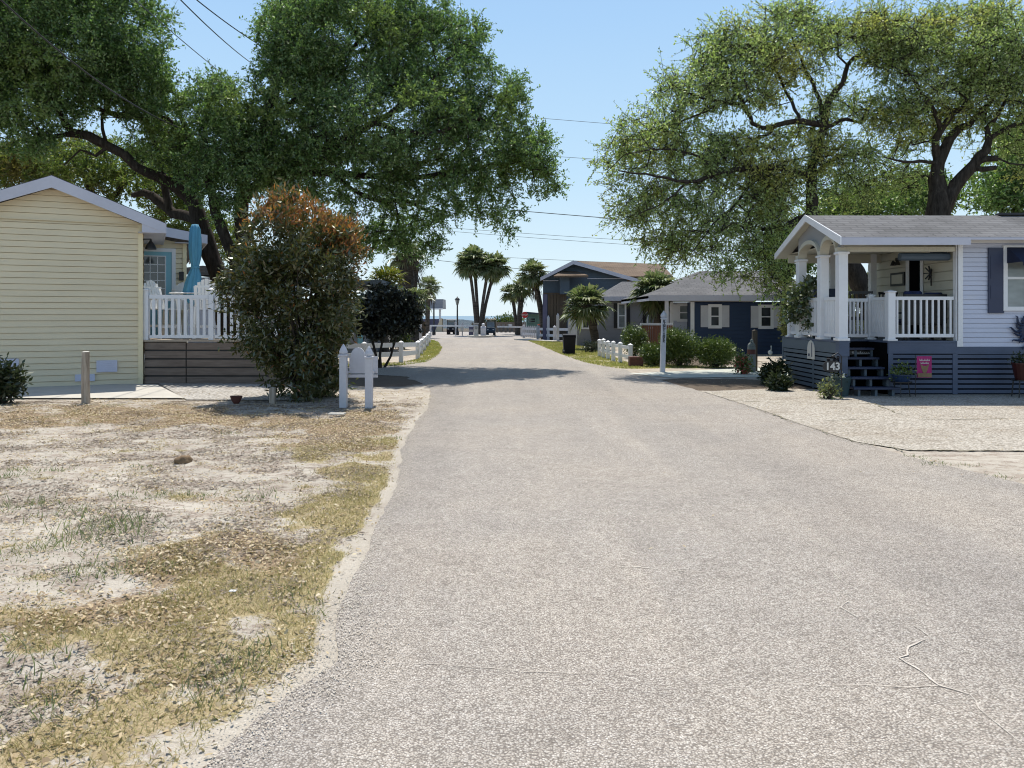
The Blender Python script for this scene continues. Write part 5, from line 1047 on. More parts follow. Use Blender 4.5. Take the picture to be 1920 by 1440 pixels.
# ================================================================= FAR END OF THE ROAD
p = G(900,633); t = thing('traffic_island', 'low kerbed island under the palm cluster at the gate', 'traffic island', p); mb = MB(); pts = [(p[0]+1.05*math.cos(q), p[1]+1.6+1.9*math.sin(q), .006) for q in [2*math.pi*i/20 for i in range(20)]]; mb.prism(pts, (0,0,.13)); obj('kerb', mb, M['concrete'], t)
def box_thing(name, label, cat, px0, px1, pyb, pyt, d, m, extra=None, z0=0):
    Y = GY(pyb) if pyb > 600 else 60; x0_, x1_ = X(px0,Y), X(px1,Y); t = thing(name, label, cat, ((x0_+x1_)/2, Y, z0)); mb = MB(); zt = Z(pyt, Y); mb.prism([(x0_,Y,z0),(x1_,Y,z0),(x1_,Y,zt-.06),(x1_,Y+d*.3,zt),(x0_,Y+d*.3,zt),(x0_,Y,zt-.06)][:0] or [(x0_,Y,z0),(x0_,Y+d,z0),(x0_,Y+d,zt),(x0_,Y+d*.15,zt),(x0_,Y,zt-.12)], (x1_-x0_,0,0)); obj('housing', mb, M[m], t, bevel=.02)
    if extra: extra(t, x0_, x1_, Y, zt)
    return t
def keyp(t, x0_, x1_, Y, zt):
    mb = MB(); mb.box(x0_+.06,x1_-.06,Y-.02,Y-.002,zt-.42,zt-.2); obj('screen', mb, M['glass2'], t); mb = MB(); mb.box(x0_-.04,x1_+.04,Y-.05,Y+.5,zt+.001,zt+.05); obj('hood', mb, M['steel'], t)
def ballcap(t, x0_, x1_, Y, zt): mb = MB(); mb.icos(((x0_+x1_)/2, Y+.2, zt+.13), (.13,.13,.13), 2); obj('lamp_globe', mb, M['white'], t, smooth=True)
box_thing('gate_cabinet', 'white gate control cabinet left of the palm trunks', 'cabinet', 888.5, 896.5, 632.5, 607, .5, 'steel', keyp, .006)
box_thing('gate_cabinet', 'white gate control cabinet with a round lamp right of the palm trunks', 'cabinet', 901, 911, 632.5, 612, .5, 'whitewood', ballcap, .006)
def legs(t, x0_, x1_, Y, zt): mb = MB(); mb.box(x0_+.02,x1_-.02,Y-.012,Y-.002,.3,zt-.3); obj('door', mb, M['steel'], t)
box_thing('payment_box', 'muted purple ticket box beside the left gate cabinet', 'cabinet', 879, 887.5, 629, 611, .5, 'purple', legs, .006)
def arm(label, xa_, xb_, py_, Y, post):
    t = thing('barrier_arm', label, 'barrier', (X(post,Y), Y, 0)); mb = MB(); mb.beam((X(xa_,Y),Y,Z(py_,Y)), (X(xb_,Y),Y,Z(py_+.8,Y)), .07, .12); obj('arm', mb, M['white'], t); mb = MB(); mb.cbox(X(post,Y),Y+.12,.006,.18,.14,Z(py_,Y)); obj('post', mb, M['whitewood'], t); return t
arm('white barrier arm closing the left gate lane', 806, 888, 610.6, 61, 806.5); ar = arm('white barrier arm with a small square sign closing the right gate lane', 932, 981, 612.5, 61, 978)
mb = MB(); mb.box(X(953.5,61),X(959.5,61),60.9,60.93,Z(614,61),Z(607.5,61)); obj('sign_plate', mb, M['white'], ar)
def lamp(label, px_, Y, pyt):
    t = thing('street_lamp', label, 'street lamp', (X(px_,Y), Y, 0), 'lamp posts by the beach'); x_ = X(px_,Y); zt = Z(pyt,Y)
    mb = MB(); mb.lathe((x_,Y,0), [(.16,0),(.15,.25),(.075,.4),(.06,zt-.75),(.09,zt-.72),(.09,zt-.68)], 10); obj('pole', mb, M['black'], t)
    mb = MB(); mb.lathe((x_,Y,zt-.68), [(.10,0),(.20,.40)], 8); obj('lantern', mb, M['glass2'], t); mb = MB(); mb.lathe((x_,Y,zt-.279), [(.24,0),(.16,.12),(.05,.2),(.02,.28)], 8); obj('cap', mb, M['black'], t)
lamp('black lantern lamp post in front of the pavilion roof', 813.5, 66, 553); lamp('black lantern lamp post between the pavilion and the palm cluster', 857.5, 66, 556)
t = thing('beach_pavilion', 'open beach pavilion with a grey roof on white posts', 'pavilion', (X(808,80), 80, 0))
mb = MB(); x0_, x1_ = X(780,80), X(831,80); mb.prism([(x0_,79.4,Z(579,80)),(x0_,79.75,Z(561,80)),(x0_,83.0,Z(561,80)),(x0_,83.4,Z(579,80))], (x1_-x0_,0,0)); obj('roof', mb, M['greysiding'], t); mb = MB(); mb.box(x0_,x1_,79.3,79.39,Z(580.5,80),Z(578,80)); obj('fascia', mb, M['white'], t)
for px_ in (782,801,825): mb = MB(); mb.cbox(X(px_,80),80,0,.2,.2,Z(579,80)); obj('post', mb, M['white'], t)
mb = MB(); mb.box(x0_,x1_-.3,80.3,80.5,0,Z(598,80)); obj('low_wall', mb, M['purple'], t)
mb = MB(); mb.prism([(X(815,79),79,0),(X(830,79),79,0),(X(830,79),79,Z(597,79)),(X(826,79),79,Z(597,79))], (0,.15,0)); obj('ramp_wall', mb, M['tan'], t)
def golf_cart(label, px0, px1, pyt, pyb, roofm, bodym, Y=None):
    Y = Y or GY(pyb); x0_, x1_ = X(px0,Y), X(px1,Y); w = x1_-x0_; zt = Z(pyt,Y); zb = .006; t = thing('golf_cart', label, 'golf cart', ((x0_+x1_)/2, Y+1.1, 0)); xm = (x0_+x1_)/2; s = zt/1.85
    mb = MB(); mb.prism([(x0_+.04,Y+.1,.28*s),(x0_+.04,Y,.55*s),(x0_+.04,Y+.25,.85*s),(x0_+.04,Y+.55,.9*s),(x0_+.04,Y+.7,.4*s),(x0_+.04,Y+1.2,.4*s),(x0_+.04,Y+1.3,.72*s),(x0_+.04,Y+2.3,.75*s),(x0_+.04,Y+2.35,.3*s)], (w-.08,0,0)); obj('body', mb, M[bodym], t, bevel=.03)
    mb = MB(); mb.box(x0_-.02,x1_+.02,Y+.25,Y+2.3,zt-.07,zt); obj('canopy', mb, M[roofm], t, bevel=.02)
    mb = MB()
    for xx in (x0_+.07,x1_-.07): mb.beam((xx,Y+.35,.88*s),(xx,Y+.6,zt-.07),.04,.04); mb.beam((xx,Y+2.2,.7*s),(xx,Y+2.15,zt-.07),.04,.04)
    obj('canopy_frame', mb, M['black'], t); mb = MB(); mb.box(x0_+.12,x1_-.12,Y+1.3,Y+1.75,.74*s,.86*s); mb.box(x0_+.12,x1_-.12,Y+1.72,Y+1.84,.86*s,1.3*s); obj('seat', mb, M['tan'], t)
    mb = MB(); mb.prism([(x0_+.1,Y+.38,.92*s),(x1_-.1,Y+.38,.92*s),(x1_-.1,Y+.58,zt-.12),(x0_+.1,Y+.58,zt-.12)], (0,.012,0)); obj('windscreen', mb, M['glass2'], t)
    for sx in (x0_+.12, x1_-.12):
        for yy in (Y+.4, Y+1.95): mb = MB(); mb.tube([(sx-.09,yy,.25*s),(sx+.09,yy,.25*s)], .245*s, 16); wl = obj('wheel', mb, M['tyre'], t); mb = MB(); mb.tube([(sx-.095,yy,.25*s),(sx+.095,yy,.25*s)], .12*s, 12); obj('rim', mb, M['steel'], wl)
        mb = MB(); mb.icos((sx+(.06 if sx < xm else -.06), Y+.1, .66*s), (.07,.04,.06), 2); obj('headlight', mb, M['wletters'], t)
    return t
golf_cart('white golf cart with a white canopy parked beyond the left barrier', 836.5, 853, 598.5, 627.5, 'cartwhite', 'blackplastic'); golf_cart('dark blue golf cart with a tan canopy right of the palm trunks', 910.5, 929, 598, 629.5, 'tan', 'cart')
def small_sign(label, px_, pyt, pyb, m, rnd=False):
    Y = 63.5; t = thing('lot_sign', label, 'sign', (X(px_,Y), Y, 0), 'small signs by the gate'); mb = MB(); mb.box(X(px_,Y)-.03,X(px_,Y)+.03,Y,Y+.04,.006,Z(pyb,Y)); obj('post', mb, M['whitewood'], t); c = (X(px_,Y), Y-.02, (Z(pyt,Y)+Z(pyb,Y))/2); mb = MB(); r = (Z(pyt,Y)-Z(pyb,Y))/2
    k = 16 if rnd else 4; mb.prism([(c[0]+r*(.72 if not rnd else 1)*(math.cos(R(45+90*q))*1.41 if not rnd else math.cos(2*math.pi*q/k)), c[1], c[2]+r*(math.sin(R(45+90*q))*1.41 if not rnd else math.sin(2*math.pi*q/k))) for q in range(k)], (0,.015,0)); obj('plate', mb, M[m], t); mb = MB(); mb.box(c[0]-r*.3,c[0]+r*.3,c[1]-.006,c[1]-.001,c[2]-r*.5,c[2]+r*.5); obj('symbol', mb, M['steel'], t)
small_sign('small white square sign on a post behind the left barrier', 854.5, 603.5, 609.5, 'whitewood'); small_sign('small white round topped sign between the square sign and the ticket box', 867, 605, 610, 'whitewood', True); small_sign('larger grey and white notice low behind the left barrier', 866.5, 612, 621, 'concrete')
t = thing('dune_fence', 'long brown timber fence in front of the beach dunes', 'fence', (X(880,79), 79, 0)); 
for (a_, b_, t0, t1) in ((829,870,598,599),(870,906,599.5,603),(906,936,604,604)):
    mb = MB(); n = int((b_-a_)/1.1)
    for k in range(n): f = k/n; xx = X(a_+(b_-a_)*f,79); w_ = X(a_+(b_-a_)/n,79)-X(a_,79); mb.box(xx+.005,xx+w_-.015,79,79.04,0,Z(t0+(t1-t0)*f,79))
    obj('fence_panel', mb, M['dune'], t)
t = thing('low_rail_fence', 'grey weathered rail fence along the beach behind the right barrier', 'fence', (X(960,76), 76, 0)); mb = MB(); mb.box(X(931,76),X(1000,76),76,76.08,.05,.75); mb.box(X(931,76),X(1000,76),75.95,76.0,Z(612,76),Z(608,76)); obj('rail', mb, M['greywood'], t)
for k in range(9): mb = MB(); mb.cbox(X(932+8*k,76),75.8,0,.18,.18,Z(604,76)); obj('post', mb, M['dune'], t)
mb = MB(); mb.box(X(930,77),X(1000,77),77,77.05,.7,Z(604,77)); obj('backing_board', mb, M['dune'], t)
for (px_, pyt, rx, seed, lab) in ((912,601,1.6,1,'dark beach shrub just right of the palm trunks'),(928,600,1.8,2,'low dark beach shrub over the grey rail fence'),(944,596,1.5,3,'green beach shrub beside the spiky clump'),(953,591,1.0,4,'spiky green clump behind the small barrier sign'),(966,600,2.0,5,'beach shrub beneath the leaning palms')):
    c = (X(px_,84), 84, 0); zt = Z(pyt,84); shrub('beach_shrub', lab, 'shrub', c, [(c[0],84,zt*.55,rx,1.2,zt*.5)], 110, 7, .18, .3, .10, 'shrubdark' if seed < 3 else 'shrub', 60+seed, 'shrubs on the dune')
t = thing('green_kiosk', 'faded green kiosk with a dark flat roof behind the stop sign', 'kiosk', (X(1000,66), 66, 0)); mb = MB(); siding(mb, X(988,66), X(1013,66), 66, 0, Z(588,66), .2); mb.box(X(988,66),X(1013,66),66.02,70,0,Z(588,66)); obj('wall', mb, M['grn'], t); mb = MB(); mb.prism([(X(986,66),65.6,Z(588,66)),(X(1015,66),65.6,Z(589.5,66)),(X(1015,66),65.6,Z(587,66)),(X(986,66),65.6,Z(584.5,66))], (0,5,0)); obj('roof', mb, M['darkslate'], t); window(t, X(992,66), X(1003,66), 65.98, Z(604,66), Z(597,66), .1, frame_m='grn')
# ================================================================= RIGHT BACKGROUND HOUSES
t = thing('two_storey_house', 'dark slate two storey house with a brown gable roof behind the palms', 'house', (X(1090,52), 52, 0)); Yh = 52
xg0, xg1, xap = X(1014,Yh), X(1176,Yh), X(1074,Yh); zap, ze0, ze1 = Z(493,Yh), Z(524,Yh), Z(521,Yh)
mb = MB(); siding(mb, X(1018,Yh), xg1, Yh, 0, zap, .2, halfw=lambda z: (max(xg0, xap-(zap-z)*(xap-xg0)/(zap-ze0)), min(xg1, xap+(zap-z)*(xg1-xap)/(zap-ze1)))); obj('wall', mb, M['darkslate'], t)
mb = MB(); mb.prism([(xg0,Yh-.5,ze0+.1),(xap,Yh-.5,zap+.1),(xap,Yh-.5,zap-.08),(xg0,Yh-.5,ze0-.08)], (0,14,0)); mb.prism([(xap,Yh-.5,zap+.1),(xg1+1.2,Yh-.5,ze1-.28),(xg1+1.2,Yh-.5,ze1-.45),(xap,Yh-.5,zap-.08)], (0,14,0)); rf = obj('roof', mb, M['rooftan'], t)
mb = MB(); mb.prism([(X(1080,Yh+4),Yh+4,Z(491,Yh+4)),(X(1241,Yh+4),Yh+4,Z(497,Yh+4)),(X(1262,Yh+.2),Yh+.2,Z(520,Yh)),(X(1172,Yh+.2),Yh+.2,Z(520,Yh))], (0,0,.08)); mb.box(xg1-.4,X(1245,Yh),Yh+.4,Yh+8,2.6,Z(518,Yh)); obj('side_roof', mb, M['rooftan'], t)
mb = MB(); mb.prism([(xg0-.05,Yh-.53,ze0+.12),(xap,Yh-.53,zap+.14),(xap,Yh-.53,zap-.12),(xg0-.05,Yh-.53,ze0-.12)], (0,.03,0)); mb.prism([(xap,Yh-.53,zap+.14),(xg1+1.2,Yh-.53,ze1-.25),(xg1+1.2,Yh-.53,ze1-.5),(xap,Yh-.53,zap-.12)], (0,.03,0)); obj('rake_board', mb, M['fascia'], t)
mb = MB(); mb.prism([(X(1038,Yh-1.3),Yh-1.3,Z(519,Yh-1.3)),(X(1103,Yh-1.3),Yh-1.3,Z(518,Yh-1.3)),(X(1082,Yh-.05),Yh-.05,Z(511,Yh)),(X(1054,Yh-.05),Yh-.05,Z(510.5,Yh))], (0,0,.07)); mb.box(X(1038,Yh-1.3),X(1103,Yh-1.3),Yh-1.33,Yh-1.3,Z(520,Yh-1.3),Z(518,Yh-1.3)); obj('porch_roof', mb, M['rooftan'], t); mb = MB(); mb.box(X(1049,Yh),X(1066,Yh),Yh-.9,Yh-.02,Z(552,Yh),Z(519,Yh)); obj('bay', mb, M['darkslate'], t)
mb = MB(); mb.box(X(1019,Yh),X(1100,Yh),Yh-.10,Yh-.025,Z(551.5,Yh),Z(549,Yh)); mb.box(X(1027,Yh),X(1062,Yh),Yh-.08,Yh-.02,0,Z(552,Yh)); 
for q in (1035,1040.5,1046): mb.box(X(q,Yh)-.06,X(q,Yh)+.06,Yh-.13,Yh-.081,0,Z(552,Yh))
mb.box(X(1027,Yh),X(1062,Yh),Yh-.135,Yh-.131,Z(573,Yh),Z(570,Yh)); obj('timber_panel', mb, M['browntim'], t); mb = MB(); mb.box(X(1017.5,Yh),X(1026,Yh),Yh-.12,Yh-.02,0,Z(552,Yh)); obj('corner_board', mb, M['purple'], t)
mb = MB(); mb.box(X(1101,Yh),X(1172,Yh),Yh-.06,Yh-.02,Z(523,Yh),Z(521.8,Yh)); mb.box(X(1018,Yh),X(1047,Yh),Yh-.06,Yh-.02,Z(527,Yh),Z(525.5,Yh)); obj('trim_band', mb, M['fascia'], t)
t = thing('grey_house', 'grey lap sided cottage with black shutters behind the right hand palms', 'cottage', (X(1160,42), 42, 0)); Yg = 42
mb = MB(); siding(mb, X(1082,Yg), X(1262,Yg), Yg, 0, Z(564,Yg), .22); mb.box(X(1082,Yg),X(1262,Yg),Yg+.02,Yg+7,0,Z(564,Yg)); obj('wall', mb, M['greysiding'], t)
mb = MB(); zr_, zee = Z(531,Yg+2), Z(560,Yg-.5); mb.prism([(X(1132,Yg-.5),Yg-.5,zee),(X(1270,Yg-.5),Yg-.5,zee),(X(1270,Yg+2.2),Yg+2.2,zr_),(X(1166,Yg+2.2),Yg+2.2,zr_)], (0,0,.10)); mb.prism([(X(1132,Yg-.5),Yg-.5,zee),(X(1166,Yg+2.2),Yg+2.2,zr_),(X(1132,Yg-.5),Yg+6,zee)], (0,0,.10)); mb.prism([(X(1166,Yg+2.2),Yg+2.2,zr_),(X(1270,Yg+2.2),Yg+2.2,zr_),(X(1270,Yg+2.2),Yg+6,zee),(X(1132,Yg-.5),Yg+6,zee)], (0,0,.10)); obj('roof', mb, M['roofblue'], t)
mb = MB(); mb.box(X(1133,Yg-.5),X(1270,Yg-.5),Yg-.53,Yg-.5,zee-.12,zee+.12); obj('fascia', mb, M['fascia'], t)
window(t, X(1160.5,Yg), X(1171,Yg), Yg-.02, Z(613,Yg), Z(571,Yg), .09, 'glass2', (), .2, 'black'); window(t, X(1215,Yg), X(1226,Yg), Yg-.02, Z(613,Yg), Z(571,Yg), .09, 'glass2', (), .2, 'black'); window(t, X(1093,Yg), X(1103,Yg), Yg-.02, Z(614,Yg), Z(591,Yg), .09, 'glass', (), .2, 'black')
t = thing('blue_cottage', 'navy blue cottage with white shuttered windows under the right oak', 'cottage', (X(1370,33), 33, 0)); Yb = 33; xw0, xw1 = X(1297,Yb), X(1490,Yb); zee = Z(559.5,Yb-.6); zwall = Z(566,Yb)
mb = MB(); siding(mb, xw0, xw1, Yb, 0, zwall, .17); obj('wall', mb, M['navy'], t); mb = MB(); siding(mb, X(1258,Yb+.9), xw0, Yb+.9, 0, zwall, .17); obj('recessed_wall', mb, M['whitesiding'], t); mb = MB(); mb.box(xw0,xw0+.02,Yb+.02,Yb+.9,0,zwall); obj('side_wall', mb, M['navy'], t); mb = MB(); mb.box(xw1-.03,xw1,Yb+.02,Yb+8,0,zwall); obj('side_wall', mb, M['navy'], t)
mb = MB(); mb.box(xw0-.06,xw0+.10,Yb-.06,Yb-.02,0,zwall); mb.box(X(1258,Yb+.9)-.05,X(1258,Yb+.9)+.09,Yb+.8,Yb+.88,0,zwall); obj('corner_board', mb, M['white'], t)
mb = MB(); xr0, xr1 = X(1216,Yb-.6), X(1530,Yb-.6); zr_ = Z(513,Yb+3.5); yA, yB = Yb-.6, Yb+3.5; xa_ = X(1312,yB)
top = [(xr0,yA,zee),(xr1,yA,zee),(xr1,yB,zr_),(xa_,yB,zr_)]; mb.prism(top, (0,0,.12)); mb.prism([(xr0,yA,zee),(xa_,yB,zr_),(xr0,yB+4,zee)], (0,0,.12)); mb.prism([(xa_,yB,zr_),(xr1,yB,zr_),(xr1,yB+4,zee),(xr0,yB+4,zee)], (0,0,.12)); obj('roof', mb, M['roofblue'], t)
mb = MB(); mb.box(xr0,xr1,yA-.03,yA-.001,zee-.10,zee+.14); mb.box(xr0,xr0+.03,yA,yB+4,zee-.1,zee+.1); mb.prism([(xr0+.04,yA,zee-.09),(xr1,yA,zee-.09),(xr1,Yb-.02,zee-.09),(xr0+.04,Yb-.02,zee-.09)], (0,0,.015)); obj('fascia', mb, M['fascia'], t)
mb = MB(); mb.cbox(X(1250,yA+.2),yA+.2,0,.14,.14,zee-.1); obj('eave_post', mb, M['whitewood'], t)
for (a_, b_, pt, pb_) in ((1333,1347,576,610),(1427,1444,577,611)): window(t, X(a_,Yb), X(b_,Yb), Yb-.02, Z(pb_,Yb), Z(pt,Yb), .13, 'glass', (), X(a_,Yb)-X(a_-14,Yb), 'whitewood')
Y9 = Yb+.9; window(t, X(1274.5,Y9), X(1288.5,Y9), Y9-.02, Z(598,Y9), Z(574,Y9), .12, 'glass2', (), .26, 'white')
# ================================================================= SHRUBS AND SMALL PLANTS
def sh(name, label, px, pyb, pxr, pyt, m, seed, L=.07, n=560, per=13, lob=None, cat='shrub', group=None, flowers=None, dep=.8):
    c = G(px, pyb); Y = c[1]; w = pxr/F*Y; h = Z(pyt, Y); rr = np.random.default_rng(seed)
    lb = [(c[0], Y, h*.50, w*.95, w*dep, h*.47)]
    for k in range(7): a = rr.uniform(0,6.28); lb.append((c[0]+math.cos(a)*w*.5, Y+math.sin(a)*w*.4, h*rr.uniform(.4,.78), w*.42, w*.4, h*.26))
    return shrub(name, label, cat, (c[0], Y, 0), lb, n, per, .07, L, L*.42, m, seed, group, flowers)
sh('garden_shrub', 'yellow green rounded shrub left of the lettered white post', 1228, 687, 28, 646, 'shrub', 1, group='shrubs before the blue cottage')
sh('garden_shrub', 'largest green shrub, right behind the lettered white post', 1274, 687, 39, 614, 'shrub', 2, n=1100, group='shrubs before the blue cottage')
sh('garden_shrub', 'green rounded shrub below the middle window of the blue cottage', 1342, 689, 40, 633, 'shrub', 3, n=1000, group='shrubs before the blue cottage')
sh('garden_shrub', 'green shrub with whitish tips between the short fence and the board fence', 1190, 672, 24, 608, 'shrub', 4, n=460, flowers=('whiteflowers', 40, .06))
sh('dark_shrub', 'low dark shrub by the black shuttered window of the grey cottage', 1108, 661, 14, 642, 'shrubdark', 5, n=90)
sh('dark_shrub', 'dark leafy plant at the far left corner of the slat skirting', 1452, 722, 19, 684, 'shrubdark', 6, L=.12, n=190)
sh('dark_shrub', 'low mound of dark leaves in front of the skirting corner', 1460, 733, 16, 708, 'shrubdark', 7, L=.10, n=120)
sh('salmon_flower_plant', 'small plant with salmon blossoms left of the grey piling', 1393, 702, 13, 668, 'shrub', 8, L=.09, n=60, flowers=('pinkflowers', 45, .09))
sh('azalea_bush', 'red flowering bush behind the mismatched tall fence posts', 1022, 633, 9, 605, 'redflowers', 9, L=.22, n=120)
sh('azalea_bush', 'pink flowering bush right of the tallest fence post', 1056, 634, 8, 611, 'pinkflowers', 10, L=.18, n=60, dep=.5)
sh('hedge_shrub', 'yellow green hedge shrub behind the dark leaved tree', 690, 654, 22, 603, 'shrub', 11, L=.13, n=200)
sh('hedge_shrub', 'small light green shrub inside the white corner fence', 752, 655, 16, 622, 'shrub', 12, L=.13, n=120)
sh('hedge_shrub', 'tall grey green shrub behind the dark leaved tree, under the spiky palm', 735, 658, 44, 545, 'shrubdark', 13, L=.14, n=320)
sh('dark_shrub', 'dark green shrub at the left edge of the yard before the yellow house', 6, 757, 36, 680, 'shrubdark', 14, L=.12, n=150)
for k, (a, b, r_, t_, lab) in enumerate([(1500,672,40,520,'sunlit pale hedge shrub seen below the porch gable'),(1585,672,48,500,'sunlit pale hedge shrub seen between the porch posts'),(1655,672,40,515,'sunlit pale hedge shrub behind the rear porch railing')]): sh('pale_hedge_shrub', lab, a, b, r_, t_, 'hedge', 20+k, L=.14, n=420, group='pale hedge behind the porch')
# piling with bird, dark post
p = G(1409,698); t = thing('wooden_piling', 'grey piling with a red band and a pelican shaped top beside a dark post', 'post', p); zt = Z(650,p[1])
obj('shaft', MB().tube([(p[0],p[1],0),(p[0],p[1],zt)], [.12,.115], 14), M['piling'], t); obj('band', MB().tube([(p[0],p[1],Z(664,p[1])),(p[0],p[1],Z(655,p[1]))], .125, 14), M['terra'], t); mb = MB(); mb.icos((p[0],p[1],zt+.03), (.11,.11,.10), 2); mb.icos((p[0]+.01,p[1],zt+.17), (.045,.06,.06), 2); mb.beam((p[0]+.01,p[1]-.04,zt+.17),(p[0]+.03,p[1]-.14,zt+.05),.03,.03); obj('bird_top', mb, M['piling'], t, smooth=True)
p = G(1418,697); t = thing('dark_post', 'dark square timber post right behind the grey piling', 'post', (p[0],p[1]+.15,0)); mb = MB(); mb.cbox(p[0],p[1]+.15,0,.13,.13,Z(620,p[1])); mb.pyramid(p[0],p[1]+.15,Z(620,p[1]),.13,.04); obj('shaft', mb, M['browntim'], t)
p = (X(1444,22), 22, 0); t = thing('garden_ornament', 'small pale heron shaped garden ornament among the dark leaves', 'ornament', p); mb = MB(); mb.icos((p[0],22,Z(661,22)), (.06,.10,.07), 2); mb.tube([(p[0],21.95,Z(660,22)),(p[0],21.9,Z(652,22)),(p[0],21.92,Z(648,22))], [.02,.014,.016], 8); mb.tube([(p[0],22,0),(p[0],22,Z(662,22))], .008, 5); obj('bird', mb, M['pale'], t, smooth=True)
p = G(1183,688); t = thing('brick_edging', 'small dark planter box at the right end of the short fence', 'planter', (p[0]+.1,p[1]+.2,0)); mb = MB(); mb.box(p[0]-.02,p[0]+.42,p[1]+.1,p[1]+.45,0,.32); obj('box', mb, M['terra'], t, bevel=.01)
# red tipped bush
Yb_ = 15.3; cb = G(570,748); rng = np.random.default_rng(34)
OUT = [(522,745),(505,705),(478,668),(446,640),(434,600),(416,560),(424,522),(442,500),(426,472),(450,445),(474,432),(482,398),(515,384),(558,376),(602,386),(632,408),(664,418),(684,448),(680,520),(668,580),(655,640),(642,690),(630,742)]
OUT = [(556+(a-556)*.90, b) for a, b in OUT]; OA = np.array(OUT, float); lb = []
while len(lb) < 210:
    a, b = rng.uniform(410,690), rng.uniform(376,742)
    if not inpoly(np.array(a), np.array(b), OUT): continue
    dd = np.sqrt(((OA-[a,b])**2).sum(1)).min(); r_ = rng.uniform(13,34); wdt = 1-abs(a-560)/135; dep = math.sqrt(max(.05, 1-(1-wdt)**2))*(1.0 if b < 640 else .7)
    c = W(a, b, Yb_); lb.append((c[0], Yb_+rng.uniform(-1,1)*dep*1.05, c[2], min(r_, dd+3)/F*Yb_, r_/F*Yb_, min(r_*rng.uniform(.7,1.1), dd+3)/F*Yb_))
bush = thing('red_tipped_bush', 'tall leafy bush with orange red new growth on top, between deck and road', 'bush', (cb[0], Yb_, 0))
P, D = leafcloud(lb, 3300, 11, .075, .12, .04, rng, .25); py = HY-(P[:,2]-H)*F/P[:,1]; px_ = CX+P[:,0]*F/P[:,1]
top_ = np.interp(px_, [415,440,480,520,560,600,640,684], [395,400,392,388,380,390,412,446]); red = rng.uniform(size=len(P)) < np.clip((74+.16*(px_-552)+90*(fbm(P[:,0]*2.2, P[:,2]*2.2, 5, 3)-.5)-(py-top_))/85, .02, .82)
npmesh('foliage', leaf_quads(P[~red], D[~red], .125, .040, rng), 4, M['photinia'], bush); D[:,2] += .6; npmesh('new_growth', leaf_quads(P[red], D[red], .12, .036, rng), 4, M['redtips'], bush)
SP = []; SD = []
for k in range(260):
    l = lb[rng.integers(len(lb))]; d = rng.normal(size=3); d /= np.linalg.norm(d); d[2] = abs(d[2])*.6+d[2]*.4; p = np.array([l[0]+d[0]*l[3]*.9, l[1]+d[1]*l[4]*.9, l[2]+d[2]*l[5]*.9]); d = d*.8+np.array([0,0,.5]); ln = rng.uniform(.10,.28); q = rng.uniform(0,1,14)
    SP.append(p+np.outer(q, d)*ln+rng.normal(size=(14,3))*.015); SD.append(d*.6+rng.normal(size=(14,3))*.5)
SP = np.concatenate(SP); SD = np.concatenate(SD); ok = SP[:,2] > .1; npmesh('outer_shoots', leaf_quads(SP[ok], SD[ok], .13, .040, rng), 4, M['photinia'], bush)
mb = MB()
for k in range(7): a = k*.9; mb.tube([(cb[0]+.12*math.cos(a), Yb_+.12*math.sin(a), 0), (cb[0]+.3*math.cos(a), Yb_+.3*math.sin(a), .6), (cb[0]+.6*math.cos(a), Yb_+.5*math.sin(a), 1.6)], [.05,.04,.02], 7)
for k in range(24): l = lb[rng.integers(len(lb))]; mb.tube([(cb[0]+rng.normal()*.08, Yb_+rng.normal()*.08, .3), ((cb[0]+l[0])/2+rng.normal()*.08, (Yb_+l[1])/2, .3+l[2]*.45), (l[0], l[1], l[2])], [.025,.018,.007], 5)
obj('trunk', mb, M['bark'], bush)
# ================================================================= TREES
BL = [(712,690,24.3,.055)]
Ym = 24.3
tree('dark_leaved_tree', 'small dark purple leaved tree with several bare thin stems before the white fence', 'tree', G(712,690),
  [[(712,690,Ym,.055),(706,668,Ym,.045),(698,640,Ym,.04),(690,618,Ym,.03)],[(714,690,Ym,.05),(712,666,Ym,.04),(716,645,Ym,.035),(708,612,Ym,.03)],[(720,692,Ym+.2,.045),(732,668,Ym+.2,.035),(742,635,Ym+.2,.03),(745,608,Ym+.2,.025)],[(710,630,Ym,.025),(722,615,Ym,.022),(735,600,Ym,.018)]],
  [(700,590,Ym,46,34,.9),(740,590,Ym+.1,44,36,.9),(720,560,Ym,50,26,.8),(675,600,Ym,28,26,.6),(768,600,Ym,24,22,.5),(715,612,Ym,46,18,.6)], 260, 5, 10, .13, .075, 'maple', 50, twig=.28, r0=.005, lo=.2)
YA = 25.0; YL = 26.0
